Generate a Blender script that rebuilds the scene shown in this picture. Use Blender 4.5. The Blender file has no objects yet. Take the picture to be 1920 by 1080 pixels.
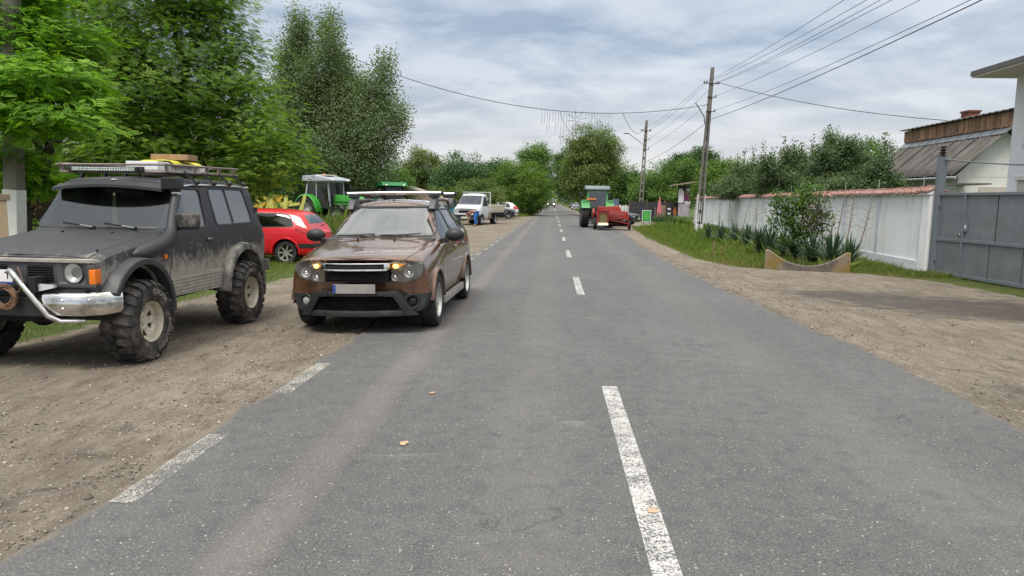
import bpy, bmesh, math, random
import numpy as np
from mathutils import Vector, Matrix, Euler
R = math.radians
PI = math.pi
random.seed(11)
RNG = np.random.default_rng(7)
SC = bpy.context.scene
COL = SC.collection

# ---------------------------------------------------------------- camera
CAM_H, FPX, PITCH, YAW, ROLL = 1.70, 1350.0, R(6.98), R(3.036), R(1.0)
cd = bpy.data.cameras.new('camera')
cam = bpy.data.objects.new('camera', cd)
COL.objects.link(cam)
cd.sensor_fit = 'HORIZONTAL'
cd.sensor_width = 36.0
cd.lens = 36.0 * FPX / 1920.0
cd.clip_start = 0.05
cd.clip_end = 6000.0
cam.matrix_world = (Matrix.Translation((0, 0, CAM_H)) @ Matrix.Rotation(YAW, 4, 'Z')
                    @ Matrix.Rotation(PI / 2 - PITCH, 4, 'X') @ Matrix.Rotation(ROLL, 4, 'Z'))
SC.camera = cam
SC.render.resolution_x, SC.render.resolution_y = 1024, 576

def ray(px, py):
    "direction of a photo pixel (1920 x 1080) in the world"
    return cam.matrix_world.to_3x3() @ Vector((px - 960.0, 540.0 - py, -FPX))

def G(px, py, z=0.0):
    d = ray(px, py)
    t = (z - CAM_H) / d.z
    return Vector((d.x * t, d.y * t, z))

def A(px, py, Y):
    d = ray(px, py)
    t = Y / d.y
    return Vector((d.x * t, Y, CAM_H + d.z * t))

# ---------------------------------------------------------------- sky, sun, exposure
SUN_EL, SUN_AZ = R(62), R(204)          # azimuth measured clockwise from +Y (sun behind, a little left)
W = bpy.data.worlds.new('World')
SC.world = W
W.use_nodes = True
nt = W.node_tree
nt.nodes.clear()

def N(nt, t, **kw):
    n = nt.nodes.new(t)
    for k, v in kw.items():
        if k.startswith('i_'):
            key = k[2:]
            key = int(key) if key.isdigit() else key.replace('_', ' ')
            n.inputs[key].default_value = v
        else:
            setattr(n, k, v)
    return n

def ramp(nt, stops, interp='LINEAR'):
    n = nt.nodes.new('ShaderNodeValToRGB')
    n.color_ramp.interpolation = interp
    e = n.color_ramp.elements
    while len(e) < len(stops):
        e.new(0.5)
    for i, (p, c) in enumerate(stops):
        e[i].position = p
        e[i].color = (c, c, c, 1) if isinstance(c, (int, float)) else (*c[:3], 1)
    return n

out = N(nt, 'ShaderNodeOutputWorld')
bg = N(nt, 'ShaderNodeBackground', i_Strength=0.1)
sky = N(nt, 'ShaderNodeTexSky', sky_type='NISHITA', sun_disc=False, sun_elevation=SUN_EL, sun_rotation=SUN_AZ,
        altitude=100, air_density=1.2, dust_density=2.0, ozone_density=1.5)
tc = N(nt, 'ShaderNodeTexCoord')
sep = N(nt, 'ShaderNodeSeparateXYZ')
nt.links.new(tc.outputs['Generated'], sep.inputs[0])
zc = N(nt, 'ShaderNodeMath', operation='MAXIMUM', i_1=0.0)
nt.links.new(sep.outputs['Z'], zc.inputs[0])
zp = N(nt, 'ShaderNodeMath', operation='ADD', i_1=0.17)
nt.links.new(zc.outputs[0], zp.inputs[0])
dx = N(nt, 'ShaderNodeMath', operation='DIVIDE')
dy = N(nt, 'ShaderNodeMath', operation='DIVIDE')
nt.links.new(sep.outputs['X'], dx.inputs[0]); nt.links.new(zp.outputs[0], dx.inputs[1])
nt.links.new(sep.outputs['Y'], dy.inputs[0]); nt.links.new(zp.outputs[0], dy.inputs[1])
cmb = N(nt, 'ShaderNodeCombineXYZ')
nt.links.new(dx.outputs[0], cmb.inputs['X']); nt.links.new(dy.outputs[0], cmb.inputs['Y'])
def cloud_noise(sx, sy, off, scale, det, rough, dist):
    mp = N(nt, 'ShaderNodeMapping')
    mp.inputs['Scale'].default_value = (sx, sy, 1)
    mp.inputs['Location'].default_value = off
    mp.inputs['Rotation'].default_value = (0, 0, R(-14))
    nt.links.new(cmb.outputs[0], mp.inputs[0])
    n = N(nt, 'ShaderNodeTexNoise', i_Scale=scale, i_Detail=det, i_Roughness=rough, i_Distortion=dist)
    nt.links.new(mp.outputs[0], n.inputs['Vector'])
    return n
n1 = cloud_noise(0.85, 1.0, (3.1, 1.7, 0), 2.1, 10, 0.57, 0.35)
n2 = cloud_noise(0.6, 0.9, (8.2, 4.4, 2), 0.8, 5, 0.5, 0.2)
def mixrgb(nt, a, b, fac, mode='MIX'):
    m = N(nt, 'ShaderNodeMix', data_type='RGBA', blend_type=mode)
    for s, v in ((6, a), (7, b)):
        if hasattr(v, 'is_output'): nt.links.new(v, m.inputs[s])
        else: m.inputs[s].default_value = (*v[:3], 1)
    if hasattr(fac, 'is_output'): nt.links.new(fac, m.inputs[0])
    else: m.inputs[0].default_value = fac
    return m.outputs[2]
r1 = ramp(nt, [(0.40, 0.0), (0.60, 1.0)])
nt.links.new(n1.outputs['Fac'], r1.inputs[0])
r2 = ramp(nt, [(0.35, 0.0), (0.62, 1.0)])
nt.links.new(n2.outputs['Fac'], r2.inputs[0])
mul = N(nt, 'ShaderNodeMath', operation='MULTIPLY_ADD', i_1=0.65)
nt.links.new(r1.outputs[0], mul.inputs[0])
m2 = N(nt, 'ShaderNodeMath', operation='MULTIPLY', i_1=0.35)
nt.links.new(r2.outputs[0], m2.inputs[0])
nt.links.new(m2.outputs[0], mul.inputs[2])
DARK, LITE, HORZ = (1.95, 2.50, 3.30), (4.75, 5.0, 5.35), (5.2, 4.95, 4.85)
cl = mixrgb(nt, DARK, LITE, mul.outputs[0])
hz = N(nt, 'ShaderNodeMapRange', i_1=0.0, i_2=0.19, i_3=1.0, i_4=0.0)
nt.links.new(sep.outputs['Z'], hz.inputs[0])
hzm = N(nt, 'ShaderNodeMath', operation='MULTIPLY', i_1=0.75)
nt.links.new(hz.outputs[0], hzm.inputs[0])
cl2 = mixrgb(nt, cl, HORZ, hzm.outputs[0])
skyb = mixrgb(nt, sky.outputs[0], (1.35, 1.35, 1.35), 1.0, 'MULTIPLY')
tot = mixrgb(nt, skyb, cl2, 0.9)
# an overcast sky is brighter overhead than at the horizon
zen = N(nt, 'ShaderNodeMapRange', i_1=0.28, i_2=0.85, i_3=1.0, i_4=2.5)
nt.links.new(sep.outputs['Z'], zen.inputs[0])
vs = N(nt, 'ShaderNodeVectorMath', operation='SCALE')
nt.links.new(tot, vs.inputs[0]); nt.links.new(zen.outputs[0], vs.inputs['Scale'])
zw = N(nt, 'ShaderNodeMapRange', i_1=0.26, i_2=0.6, i_3=0.0, i_4=1.0)
nt.links.new(sep.outputs['Z'], zw.inputs[0])
wm = mixrgb(nt, (1, 1, 1), (1.13, 1.0, 0.83), zw.outputs[0])     # thick cloud overhead is greyer than the blue gaps low down
nt.links.new(mixrgb(nt, vs.outputs[0], wm, 1.0, 'MULTIPLY'), bg.inputs['Color'])
nt.links.new(bg.outputs[0], out.inputs[0])

sd = bpy.data.lights.new('sun', 'SUN')
sd.energy = 1.7
sd.angle = R(20)
sd.color = (1.0, 0.965, 0.91)
sun = bpy.data.objects.new('sun', sd)
COL.objects.link(sun)
sun.rotation_euler = (PI / 2 - SUN_EL, 0, PI - SUN_AZ)
SC.view_settings.view_transform = 'Standard'
SC.view_settings.look = 'None'
SC.view_settings.exposure = 0.72
SC.view_settings.gamma = 1.0
SC.cycles.max_bounces = 8
SC.cycles.transparent_max_bounces = 12
SC.cycles.caustics_reflective = False
SC.cycles.caustics_refractive = False

# ---------------------------------------------------------------- mesh builder
def frame_of(d):
    d = Vector(d).normalized()
    up = Vector((0, 0, 1)) if abs(d.z) < 0.95 else Vector((1, 0, 0))
    s = d.cross(up).normalized()
    return d, s, s.cross(d).normalized()

class MB:
    def __init__(s):
        s.v, s.f = [], []
    def add(s, vs, fs):
        o = len(s.v)
        s.v += [tuple(v) for v in vs]
        s.f += [tuple(i + o for i in f) for f in fs]
        return s
    def box(s, c, d, rot=None):
        c = Vector(c); h = Vector(d) / 2
        vs = [Vector((x * h.x, y * h.y, z * h.z)) for z in (-1, 1) for y in (-1, 1) for x in (-1, 1)]
        if rot is not None:
            M = Euler(rot).to_matrix()
            vs = [M @ v for v in vs]
        return s.add([v + c for v in vs], [(0, 2, 3, 1), (4, 5, 7, 6), (0, 1, 5, 4), (2, 6, 7, 3), (0, 4, 6, 2), (1, 3, 7, 5)])
    def span(s, a, b):
        a = Vector(a); b = Vector(b)
        return s.box((a + b) / 2, [abs(q) for q in (b - a)])
    def bar(s, a, b, w, h=None, up=None):
        a = Vector(a); b = Vector(b); h = w if h is None else h
        d, sd_, u = frame_of(b - a)
        if up is not None:
            sd_ = d.cross(Vector(up)).normalized(); u = sd_.cross(d)
        vs = [p + sd_ * (x * w / 2) + u * (z * h / 2) for p in (a, b) for z in (-1, 1) for x in (-1, 1)]
        return s.add(vs, [(0, 1, 3, 2), (4, 6, 7, 5), (0, 4, 5, 1), (2, 3, 7, 6), (0, 2, 6, 4), (1, 5, 7, 3)])
    def tube(s, pts, r, n=8, cap=True):
        pts = [Vector(p) for p in pts]; k = len(pts)
        rs = list(r) if hasattr(r, '__len__') else [r] * k
        vs = []; pu = None
        for i, p in enumerate(pts):
            d = (pts[min(i + 1, k - 1)] - pts[max(i - 1, 0)])
            d, sd_, u = frame_of(d)
            if pu is not None:
                u = (pu - d * pu.dot(d)).normalized(); sd_ = d.cross(u)
            pu = u
            for j in range(n):
                a = 2 * PI * j / n
                vs.append(p + (sd_ * math.cos(a) + u * math.sin(a)) * rs[i])
        fs = [(i * n + j, i * n + (j + 1) % n, (i + 1) * n + (j + 1) % n, (i + 1) * n + j) for i in range(k - 1) for j in range(n)]
        if cap:
            fs += [tuple(range(n))[::-1], tuple(range((k - 1) * n, k * n))]
        return s.add(vs, fs)
    def lathe(s, prof, c, axis='y', n=24, closed=False):
        c = Vector(c); k = len(prof); vs = []
        for (r, t) in prof:
            for j in range(n):
                a = 2 * PI * j / n
                q = (r * math.cos(a), r * math.sin(a))
                v = {'x': (t, q[0], q[1]), 'y': (q[0], t, q[1]), 'z': (q[0], q[1], t)}[axis]
                vs.append(c + Vector(v))
        m = k if closed else k - 1
        fs = [(i * n + j, i * n + (j + 1) % n, ((i + 1) % k) * n + (j + 1) % n, ((i + 1) % k) * n + j) for i in range(m) for j in range(n)]
        return s.add(vs, fs)
    def disc(s, c, r, axis='y', n=20, t=0.0):
        return s.lathe([(r, t), (0.0005, t)], c, axis, n)
    def prism(s, poly, axis, a, b):
        n = len(poly)
        def P(q, t):
            return {'x': (t, q[0], q[1]), 'y': (q[0], t, q[1]), 'z': (q[0], q[1], t)}[axis]
        vs = [P(q, a) for q in poly] + [P(q, b) for q in poly]
        return s.add(vs, [tuple(range(n)), tuple(range(n, 2 * n))[::-1]] + [(i, n + i, n + (i + 1) % n, (i + 1) % n) for i in range(n)])
    def ell(s, c, r, n=14, m=9):
        c = Vector(c); r = (r, r, r) if isinstance(r, (int, float)) else r
        vs = []
        for i in range(m + 1):
            t = PI * i / m
            for j in range(n):
                a = 2 * PI * j / n
                st = max(math.sin(t), 0.002)
                vs.append(c + Vector((r[0] * st * math.cos(a), r[1] * st * math.sin(a), r[2] * math.cos(t))))
        return s.add(vs, [(i * n + j, (i + 1) * n + j, (i + 1) * n + (j + 1) % n, i * n + (j + 1) % n) for i in range(m) for j in range(n)])
    def quad(s, *p):
        return s.add(p, [tuple(range(len(p)))])
    def sheet(s, poly, z):
        return s.add([(x, y, z) for x, y in poly], [tuple(range(len(poly)))])
    def xf(s, M):
        s.v = [tuple(M @ Vector(v)) for v in s.v]
        return s
    def mirror(s):
        o = len(s.v); 
        s.v += [(x, -y, z) for x, y, z in s.v[:o]]
        s.f += [tuple(i + o for i in f)[::-1] for f in list(s.f)]
        return s
    def mesh(s, name, smooth=None, bevel=0, seg=2, fix=True):
        me = bpy.data.meshes.new(name)
        me.from_pydata(s.v, [], s.f)
        if bevel or fix:
            bm = bmesh.new(); bm.from_mesh(me)
            if fix: bmesh.ops.recalc_face_normals(bm, faces=bm.faces)
            if bevel:
                es = [e for e in bm.edges if len(e.link_faces) == 2 and e.calc_face_angle(0) > R(35)]
                bmesh.ops.bevel(bm, geom=es, offset=bevel, segments=seg, profile=0.6, affect='EDGES', clamp_overlap=True)
            bm.to_mesh(me); bm.free()
        if smooth is not None:
            me.polygons.foreach_set('use_smooth', [True] * len(me.polygons))
            if smooth < 180: me.set_sharp_from_angle(angle=R(smooth))
        return me
    def build(s, name, m, parent=None, smooth=None, bevel=0, seg=2, fix=True):
        return link(name, s.mesh(name, smooth, bevel, seg, fix), m, parent)

def link(name, me, m, parent=None):
    o = bpy.data.objects.new(name, me)
    COL.objects.link(o)
    if m is not None:
        ml = m if isinstance(m, (list, tuple)) else [m]
        me.materials.clear() if len(me.materials) and len(ml) == 1 else None
        if len(me.materials) >= len(ml) > 1:
            for i_, q in enumerate(ml): me.materials[i_] = q
        else:
            for q in ml: me.materials.append(q)
    if parent is not None: o.parent = parent
    return o

def tag(o, label=None, cat=None, group=None, kind=None):
    if label: o['label'] = label
    if cat: o['category'] = cat
    if group: o['group'] = group
    if kind: o['kind'] = kind
    return o

def thing(name, label, cat, loc=(0, 0, 0), rz=0.0, group=None, rot=None):
    o = bpy.data.objects.new(name, None)
    COL.objects.link(o)
    o.empty_display_size = 0.2
    o.location = loc
    o.rotation_euler = rot if rot is not None else (0, 0, rz)
    return tag(o, label, cat, group)

def part(name, parent, loc=(0, 0, 0), rot=(0, 0, 0)):
    o = bpy.data.objects.new(name, None)
    COL.objects.link(o)
    o.empty_display_size = 0.1
    o.parent = parent; o.location = loc; o.rotation_euler = rot
    return o

def dup(o, parent=None, loc=None, rot=None, label=None, scale=None):
    c = o.copy(); COL.objects.link(c)
    if parent is not None: c.parent = parent
    if loc is not None: c.location = loc
    if rot is not None: c.rotation_euler = rot
    if scale is not None: c.scale = scale
    if label: c['label'] = label
    for ch in list(o.children): dup(ch, c)
    return c

def round_poly(poly, r, n=4):
    out_ = []; k = len(poly)
    for i in range(k):
        p = Vector((*poly[i], 0)); a = Vector((*poly[i - 1], 0)); b = Vector((*poly[(i + 1) % k], 0))
        da = (a - p); db = (b - p)
        rr = min(r, da.length * 0.45, db.length * 0.45)
        s_ = p + da.normalized() * rr; e_ = p + db.normalized() * rr
        for j in range(n + 1):
            t = j / n
            q = s_ * (1 - t) ** 2 + p * (2 * t * (1 - t)) + e_ * t * t
            out_.append((q.x, q.y))
    return out_

def grow_poly(poly, d):
    k = len(poly); out_ = []
    ar = sum(poly[i][0] * poly[(i + 1) % k][1] - poly[(i + 1) % k][0] * poly[i][1] for i in range(k))
    sg = 1 if ar > 0 else -1
    for i in range(k):
        p = Vector(poly[i]); a = Vector(poly[i - 1]); b = Vector(poly[(i + 1) % k])
        n1_ = Vector(((p - a).y, -(p - a).x)).normalized() * sg
        n2_ = Vector(((b - p).y, -(b - p).x)).normalized() * sg
        m = (n1_ + n2_)
        m = m / max(m.dot(m) * 0.5, 0.3)
        q = p + m * d
        out_.append((q.x, q.y))
    return out_

def text_mesh(txt, size, depth=0.002, align='CENTER'):
    cu = bpy.data.curves.new('lettering', 'FONT')
    cu.body = txt; cu.size = size; cu.extrude = depth; cu.align_x = align; cu.align_y = 'CENTER'
    o = bpy.data.objects.new('lettering', cu)
    COL.objects.link(o)
    dg = bpy.context.evaluated_depsgraph_get()
    me = bpy.data.meshes.new_from_object(o.evaluated_get(dg))
    bpy.data.objects.remove(o)
    return me
# ---------------------------------------------------------------- materials
def new_mat(name):
    m = bpy.data.materials.new(name)
    m.use_nodes = True
    nt = m.node_tree
    return m, nt, nt.nodes['Principled BSDF']

def coords(nt, kind='Object'):
    return N(nt, 'ShaderNodeTexCoord').outputs[kind]

def noise(nt, vec, scale, det=5, rough=0.55, dist=0.0, stretch=None):
    if stretch is not None:
        mp = N(nt, 'ShaderNodeMapping'); mp.inputs['Scale'].default_value = stretch
        nt.links.new(vec, mp.inputs[0]); vec = mp.outputs[0]
    n = N(nt, 'ShaderNodeTexNoise', i_Scale=scale, i_Detail=det, i_Roughness=rough, i_Distortion=dist)
    nt.links.new(vec, n.inputs['Vector'])
    return n.outputs['Fac']

def rmp(nt, fac, stops, interp='LINEAR'):
    r = ramp(nt, stops, interp)
    nt.links.new(fac, r.inputs[0])
    return r.outputs[0]

def math_(nt, op, a, b=None, c=None, clamp=False):
    n = N(nt, 'ShaderNodeMath', operation=op)
    n.use_clamp = clamp
    for i, v in enumerate((a, b, c)):
        if v is None: continue
        if hasattr(v, 'is_output'): nt.links.new(v, n.inputs[i])
        else: n.inputs[i].default_value = v
    return n.outputs[0]

def bump(nt, bsdf, h, strength=0.3, dist=0.01):
    b = N(nt, 'ShaderNodeBump', i_Strength=strength, i_Distance=dist)
    nt.links.new(h, b.inputs['Height'])
    nt.links.new(b.outputs[0], bsdf.inputs['Normal'])

def pm(name, col, rough=0.5, metal=0.0, var=0.12, scale=6.0, bmp=0.0, bscale=60.0, coat=0.0, spec=0.5,
       emit=None, estr=0.0, dirt=None, dirt_amt=0.0, dscale=3.0, kind='Object'):
    "a plain procedural material: base colour varied by noise, roughness varied, optional bump and dust"
    m, nt, b = new_mat(name)
    v = coords(nt, kind)
    n = noise(nt, v, scale, 6)
    lo = tuple(c * (1 - var) for c in col); hi = tuple(min(1, c * (1 + var)) for c in col)
    c = rmp(nt, n, [(0.3, lo), (0.7, hi)])
    if dirt is not None:
        d = noise(nt, v, dscale, 8, 0.65)
        fac = rmp(nt, d, [(0.62 - 0.35 * dirt_amt, 0.0), (0.80 - 0.2 * dirt_amt, min(1.0, 0.35 + dirt_amt))])
        c = mixrgb(nt, c, dirt, fac)
    nt.links.new(c, b.inputs['Base Color'])
    rr = rmp(nt, noise(nt, v, scale * 2.3, 4), [(0.3, max(0.02, rough * 0.85)), (0.7, min(1, rough * 1.15))])
    nt.links.new(rr, b.inputs['Roughness'])
    b.inputs['Metallic'].default_value = metal
    b.inputs['Specular IOR Level'].default_value = spec
    b.inputs['Coat Weight'].default_value = coat
    b.inputs['Coat Roughness'].default_value = 0.04
    if emit:
        b.inputs['Emission Color'].default_value = (*emit, 1)
        b.inputs['Emission Strength'].default_value = estr
    if bmp: bump(nt, b, noise(nt, v, bscale, 6, 0.6), bmp, 0.01)
    return m

def glass_mat(name, tint=(0.5, 0.55, 0.56), refl=0.12, rough=0.03, dust=0.0):
    m = bpy.data.materials.new(name); m.use_nodes = True
    nt = m.node_tree; nt.nodes.clear()
    o = N(nt, 'ShaderNodeOutputMaterial')
    tr = N(nt, 'ShaderNodeBsdfTransparent'); tr.inputs[0].default_value = (*tint, 1)
    gl = N(nt, 'ShaderNodeBsdfGlossy', i_Roughness=rough); gl.inputs[0].default_value = (0.95, 0.97, 1, 1)
    lw = N(nt, 'ShaderNodeLayerWeight')
    f = math_(nt, 'MULTIPLY_ADD', math_(nt, 'POWER', lw.outputs['Facing'], 4.5), .9, refl * .75 + .03, clamp=True)
    mx = N(nt, 'ShaderNodeMixShader')
    nt.links.new(f, mx.inputs[0]); nt.links.new(tr.outputs[0], mx.inputs[1]); nt.links.new(gl.outputs[0], mx.inputs[2])
    last = mx.outputs[0]
    if dust:
        df = N(nt, 'ShaderNodeBsdfDiffuse'); df.inputs[0].default_value = (0.42, 0.40, 0.36, 1)
        d = rmp(nt, noise(nt, coords(nt), 4, 8, 0.65), [(0.35, dust * 0.35), (0.75, dust)])
        m2_ = N(nt, 'ShaderNodeMixShader')
        nt.links.new(d, m2_.inputs[0]); nt.links.new(last, m2_.inputs[1]); nt.links.new(df.outputs[0], m2_.inputs[2])
        last = m2_.outputs[0]
    nt.links.new(last, o.inputs[0])
    return m

M = {}
M['black_plastic'] = pm('black_plastic', (0.022, 0.023, 0.025), 0.5, var=0.2, dirt=(0.10, 0.09, 0.08), dirt_amt=0.15)
M['grey_plastic'] = pm('grey_plastic', (0.07, 0.072, 0.078), 0.45, var=0.1)
M['rubber'] = pm('rubber', (0.021, 0.021, 0.022), 0.8, var=0.25, dirt=(0.10, 0.085, 0.07), dirt_amt=0.18, bmp=0.15)
M['mud_rubber'] = pm('mud_rubber', (0.020, 0.020, 0.021), 0.72, var=0.25, dirt=(0.22, 0.185, 0.14), dirt_amt=0.42, dscale=7, bmp=0.2)
M['dark'] = pm('dark_interior', (0.012, 0.012, 0.013), 0.8, var=0.2)
M['seat'] = pm('seat_cloth', (0.045, 0.045, 0.05), 0.85, var=0.2)
M['dash'] = pm('dash_plastic', (0.06, 0.06, 0.062), 0.7, var=0.1)
M['chrome'] = pm('chrome', (0.78, 0.78, 0.77), 0.16, 1.0, var=0.06, dirt=(0.22, 0.195, 0.155), dirt_amt=0.5, dscale=5)
M['alloy'] = pm('alloy', (0.62, 0.61, 0.58), 0.33, 0.85, var=0.08, dirt=(0.32, 0.27, 0.20), dirt_amt=0.3, dscale=7)
M['steel_wheel'] = pm('dusty_white_wheel', (0.60, 0.56, 0.46), 0.45, 0.3, var=0.1, dirt=(0.2, 0.155, 0.10), dirt_amt=0.3, dscale=9)
M['silver'] = pm('silver_bar', (0.66, 0.67, 0.68), 0.3, 0.8, var=0.05)
M['amber'] = pm('amber_lens', (0.85, 0.20, 0.02), 0.2, var=0.06, coat=0.5)
M['amber_lit'] = pm('amber_lit', (0.9, 0.3, 0.04), 0.25, emit=(1.0, 0.36, 0.03), estr=0.8)
M['amber_bulb'] = pm('amber_bulb', (0.9, 0.5, 0.1), 0.25, emit=(1.0, 0.62, 0.12), estr=2.6)
M['lens'] = glass_mat('clear_lens', (0.86, 0.88, 0.88), 0.06, 0.08, 0.30)
M['reflector'] = pm('reflector', (0.80, 0.80, 0.79), 0.38, 0.55, var=0.1)
M['red_lens'] = pm('red_lens', (0.45, 0.012, 0.012), 0.15, coat=0.6)
M['plate_dirty'] = pm('plate_dirty', (0.30, 0.29, 0.27), 0.5, var=0.2)
M['plate'] = pm('plate_white', (0.72, 0.72, 0.70), 0.4, var=0.06)
M['plate_blue'] = pm('plate_blue', (0.02, 0.06, 0.3), 0.4)
M['ink'] = pm('plate_ink', (0.012, 0.012, 0.012), 0.5)
M['white_ink'] = pm('white_ink', (0.34, 0.32, 0.28), 0.8, var=0.3, scale=30, dirt=(0.06, 0.055, 0.05), dirt_amt=0.45, dscale=14)
M['glass'] = glass_mat('windscreen_glass', (0.55, 0.60, 0.59), 0.07, 0.02, 0.02)
M['glass_suv'] = glass_mat('suv_windscreen_glass', (0.50, 0.56, 0.55), 0.24, 0.02, 0.06)
M['glass_side'] = glass_mat('side_glass', (0.34, 0.38, 0.37), 0.03, 0.02, 0.02)
M['glass_dusty'] = glass_mat('dusty_side_glass', (0.40, 0.45, 0.45), 0.22, 0.10, 0.34)
M['glass_dark'] = pm('dark_glass', (0.015, 0.018, 0.02), 0.06, var=0.1, coat=1.0)
M['wood'] = pm('raw_wood', (0.33, 0.21, 0.12), 0.8, var=0.25, scale=9)
M['white_box'] = pm('white_tile', (0.80, 0.80, 0.82), 0.55, var=0.06)
M['yellow_cloth'] = pm('yellow_strap', (0.62, 0.55, 0.05), 0.75, var=0.15)
M['rope'] = pm('rope', (0.20, 0.12, 0.075), 0.9, var=0.3, scale=40)
M['ornament'] = pm('ornament', (0.75, 0.75, 0.72), 0.6)
M['rust_tube'] = pm('rusty_tube', (0.22, 0.185, 0.165), 0.6, 0.3, var=0.25, scale=12)
M['led'] = pm('led_lens', (0.30, 0.36, 0.32), 0.25, 0.3, var=0.4, scale=40)
M['concrete'] = pm('concrete', (0.17, 0.155, 0.135), 0.9, var=0.22, scale=3, bmp=0.3, dirt=(0.14, 0.13, 0.11), dirt_amt=0.3)
M['whitewash'] = pm('whitewash', (0.70, 0.70, 0.70), 0.85, var=0.08, bmp=0.2, dirt=(0.42, 0.40, 0.37), dirt_amt=0.2)
M['beige'] = pm('beige_plaster', (0.72, 0.53, 0.35), 0.85, var=0.06, bmp=0.15)
M['beige_cap'] = pm('beige_cap', (0.36, 0.27, 0.20), 0.85, var=0.12, bmp=0.2)
M['iron'] = pm('dark_iron', (0.05, 0.035, 0.03), 0.6, 0.4, var=0.2)
M['wire'] = pm('wire', (0.03, 0.03, 0.032), 0.6)
M['insulator'] = pm('insulator', (0.05, 0.035, 0.035), 0.35, coat=0.3)
M['bark'] = pm('bark', (0.085, 0.068, 0.052), 0.95, var=0.35, scale=8, bmp=0.8, bscale=14)
M['stalk'] = pm('dry_stalk', (0.20, 0.135, 0.085), 0.9, var=0.25, scale=14)

def paint(name, col, rough=0.3, metal=0.25, coat=0.8, mud=None, mud_z=(0.3, 0.8), mud_max=0.5, streak=False):
    "car paint; road dirt thrown up on the lower body is part of the surface"
    m, nt, b = new_mat(name)
    v = coords(nt)
    n = noise(nt, v, 2.5, 5)
    c = rmp(nt, n, [(0.3, tuple(q * 0.94 for q in col)), (0.7, tuple(min(1, q * 1.06) for q in col))])
    rgh = rmp(nt, noise(nt, v, 9, 5), [(0.3, rough * 0.8), (0.7, min(1, rough * 1.25))])
    ct = coat
    if mud is not None:
        sp = N(nt, 'ShaderNodeSeparateXYZ'); nt.links.new(v, sp.inputs[0])
        mr = N(nt, 'ShaderNodeMapRange', i_1=mud_z[0], i_2=mud_z[1], i_3=1.0, i_4=0.0)
        nt.links.new(sp.outputs['Z'], mr.inputs[0])
        d = noise(nt, v, 6, 9, 0.68, 0.6)
        d2 = noise(nt, v, 26, 6, 0.7, 1.2, stretch=(1, 1, 0.55))
        s_ = math_(nt, 'ADD', math_(nt, 'MULTIPLY', d, 0.55), math_(nt, 'MULTIPLY', d2, 0.45))
        a = math_(nt, 'ADD', s_, math_(nt, 'MULTIPLY_ADD', mr.outputs[0], 0.62, -0.42))
        f = rmp(nt, a, [(0.36, 0.0), (0.56, mud_max)])
        c = mixrgb(nt, c, mud, f)
        rgh = mixrgb(nt, rgh, (0.85,) * 3, f)
        ctn = math_(nt, 'MULTIPLY_ADD', f, -coat / max(mud_max, 0.01), coat, clamp=True)
        nt.links.new(ctn, b.inputs['Coat Weight'])
    else:
        b.inputs['Coat Weight'].default_value = ct
    nt.links.new(c, b.inputs['Base Color']); nt.links.new(rgh, b.inputs['Roughness'])
    b.inputs['Metallic'].default_value = metal
    b.inputs['Coat Roughness'].default_value = 0.03
    return m

M['charcoal'] = paint('matte_charcoal', (0.040, 0.042, 0.047), 0.56, 0.1, 0.0, mud=(0.40, 0.375, 0.32), mud_z=(0.60, 1.40), mud_max=0.95)
M['charcoal_up'] = paint('matte_charcoal_clean', (0.036, 0.038, 0.043), 0.52, 0.1, 0.0)
M['mud_sill'] = pm('muddy_sill', (0.34, 0.32, 0.285), 0.85, var=0.2, scale=9, dirt=(0.15, 0.14, 0.13), dirt_amt=0.25)
M['flare'] = pm('grey_flare', (0.040, 0.043, 0.048), 0.5, var=0.1, dirt=(0.2, 0.19, 0.17), dirt_amt=0.12)
M['flare_mud'] = pm('muddy_flare', (0.085, 0.083, 0.078), 0.7, var=0.2, dirt=(0.34, 0.32, 0.28), dirt_amt=0.6, dscale=6)
M['brown'] = paint('brown_paint', (0.145, 0.070, 0.038), 0.28, 0.4, 1.0, mud=(0.17, 0.145, 0.12), mud_z=(0.2, 0.75), mud_max=0.35)
M['red'] = paint('red_paint', (0.60, 0.008, 0.018), 0.35, 0.0, 0.5)
M['dark_red'] = paint('red_paint_far', (0.5, 0.02, 0.03), 0.35, 0.0, 0.8)
M['navy'] = paint('navy_paint', (0.012, 0.016, 0.035), 0.25, 0.3, 1.0)
M['car_black'] = paint('black_paint', (0.010, 0.011, 0.013), 0.22, 0.2, 1.0)
M['car_white'] = paint('white_paint', (0.62, 0.64, 0.66), 0.35, 0.0, 0.8)
M['car_grey'] = paint('grey_paint', (0.25, 0.28, 0.32), 0.35, 0.4, 0.8)
M['truck_white'] = paint('truck_white', (0.66, 0.69, 0.74), 0.4, 0.0, 0.5, mud=(0.3, 0.27, 0.22), mud_z=(0.4, 0.9), mud_max=0.3)
M['bed_cream'] = pm('bed_cream', (0.62, 0.58, 0.47), 0.6, var=0.1, dirt=(0.35, 0.3, 0.22), dirt_amt=0.2)
M['trac_green'] = pm('bright_green', (0.045, 0.33, 0.035), 0.35, var=0.08, coat=0.4)
M['pale_green'] = pm('pale_green', (0.07, 0.29, 0.09), 0.4, var=0.08, coat=0.3)
M['deep_green'] = pm('deep_green', (0.022, 0.20, 0.055), 0.4, var=0.1, coat=0.2)
M['trac_grey'] = pm('cab_grey', (0.42, 0.45, 0.50), 0.5, var=0.06)
M['rim_grey'] = pm('rim_grey', (0.48, 0.50, 0.52), 0.5, var=0.12, dirt=(0.25, 0.2, 0.15), dirt_amt=0.2)
M['baler_red'] = pm('baler_red', (0.34, 0.022, 0.02), 0.5, var=0.14, coat=0.1, dirt=(0.17, 0.085, 0.055), dirt_amt=0.5)
M['hay'] = pm('hay', (0.14, 0.12, 0.045), 0.95, var=0.4, scale=30, bmp=0.6)
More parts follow.
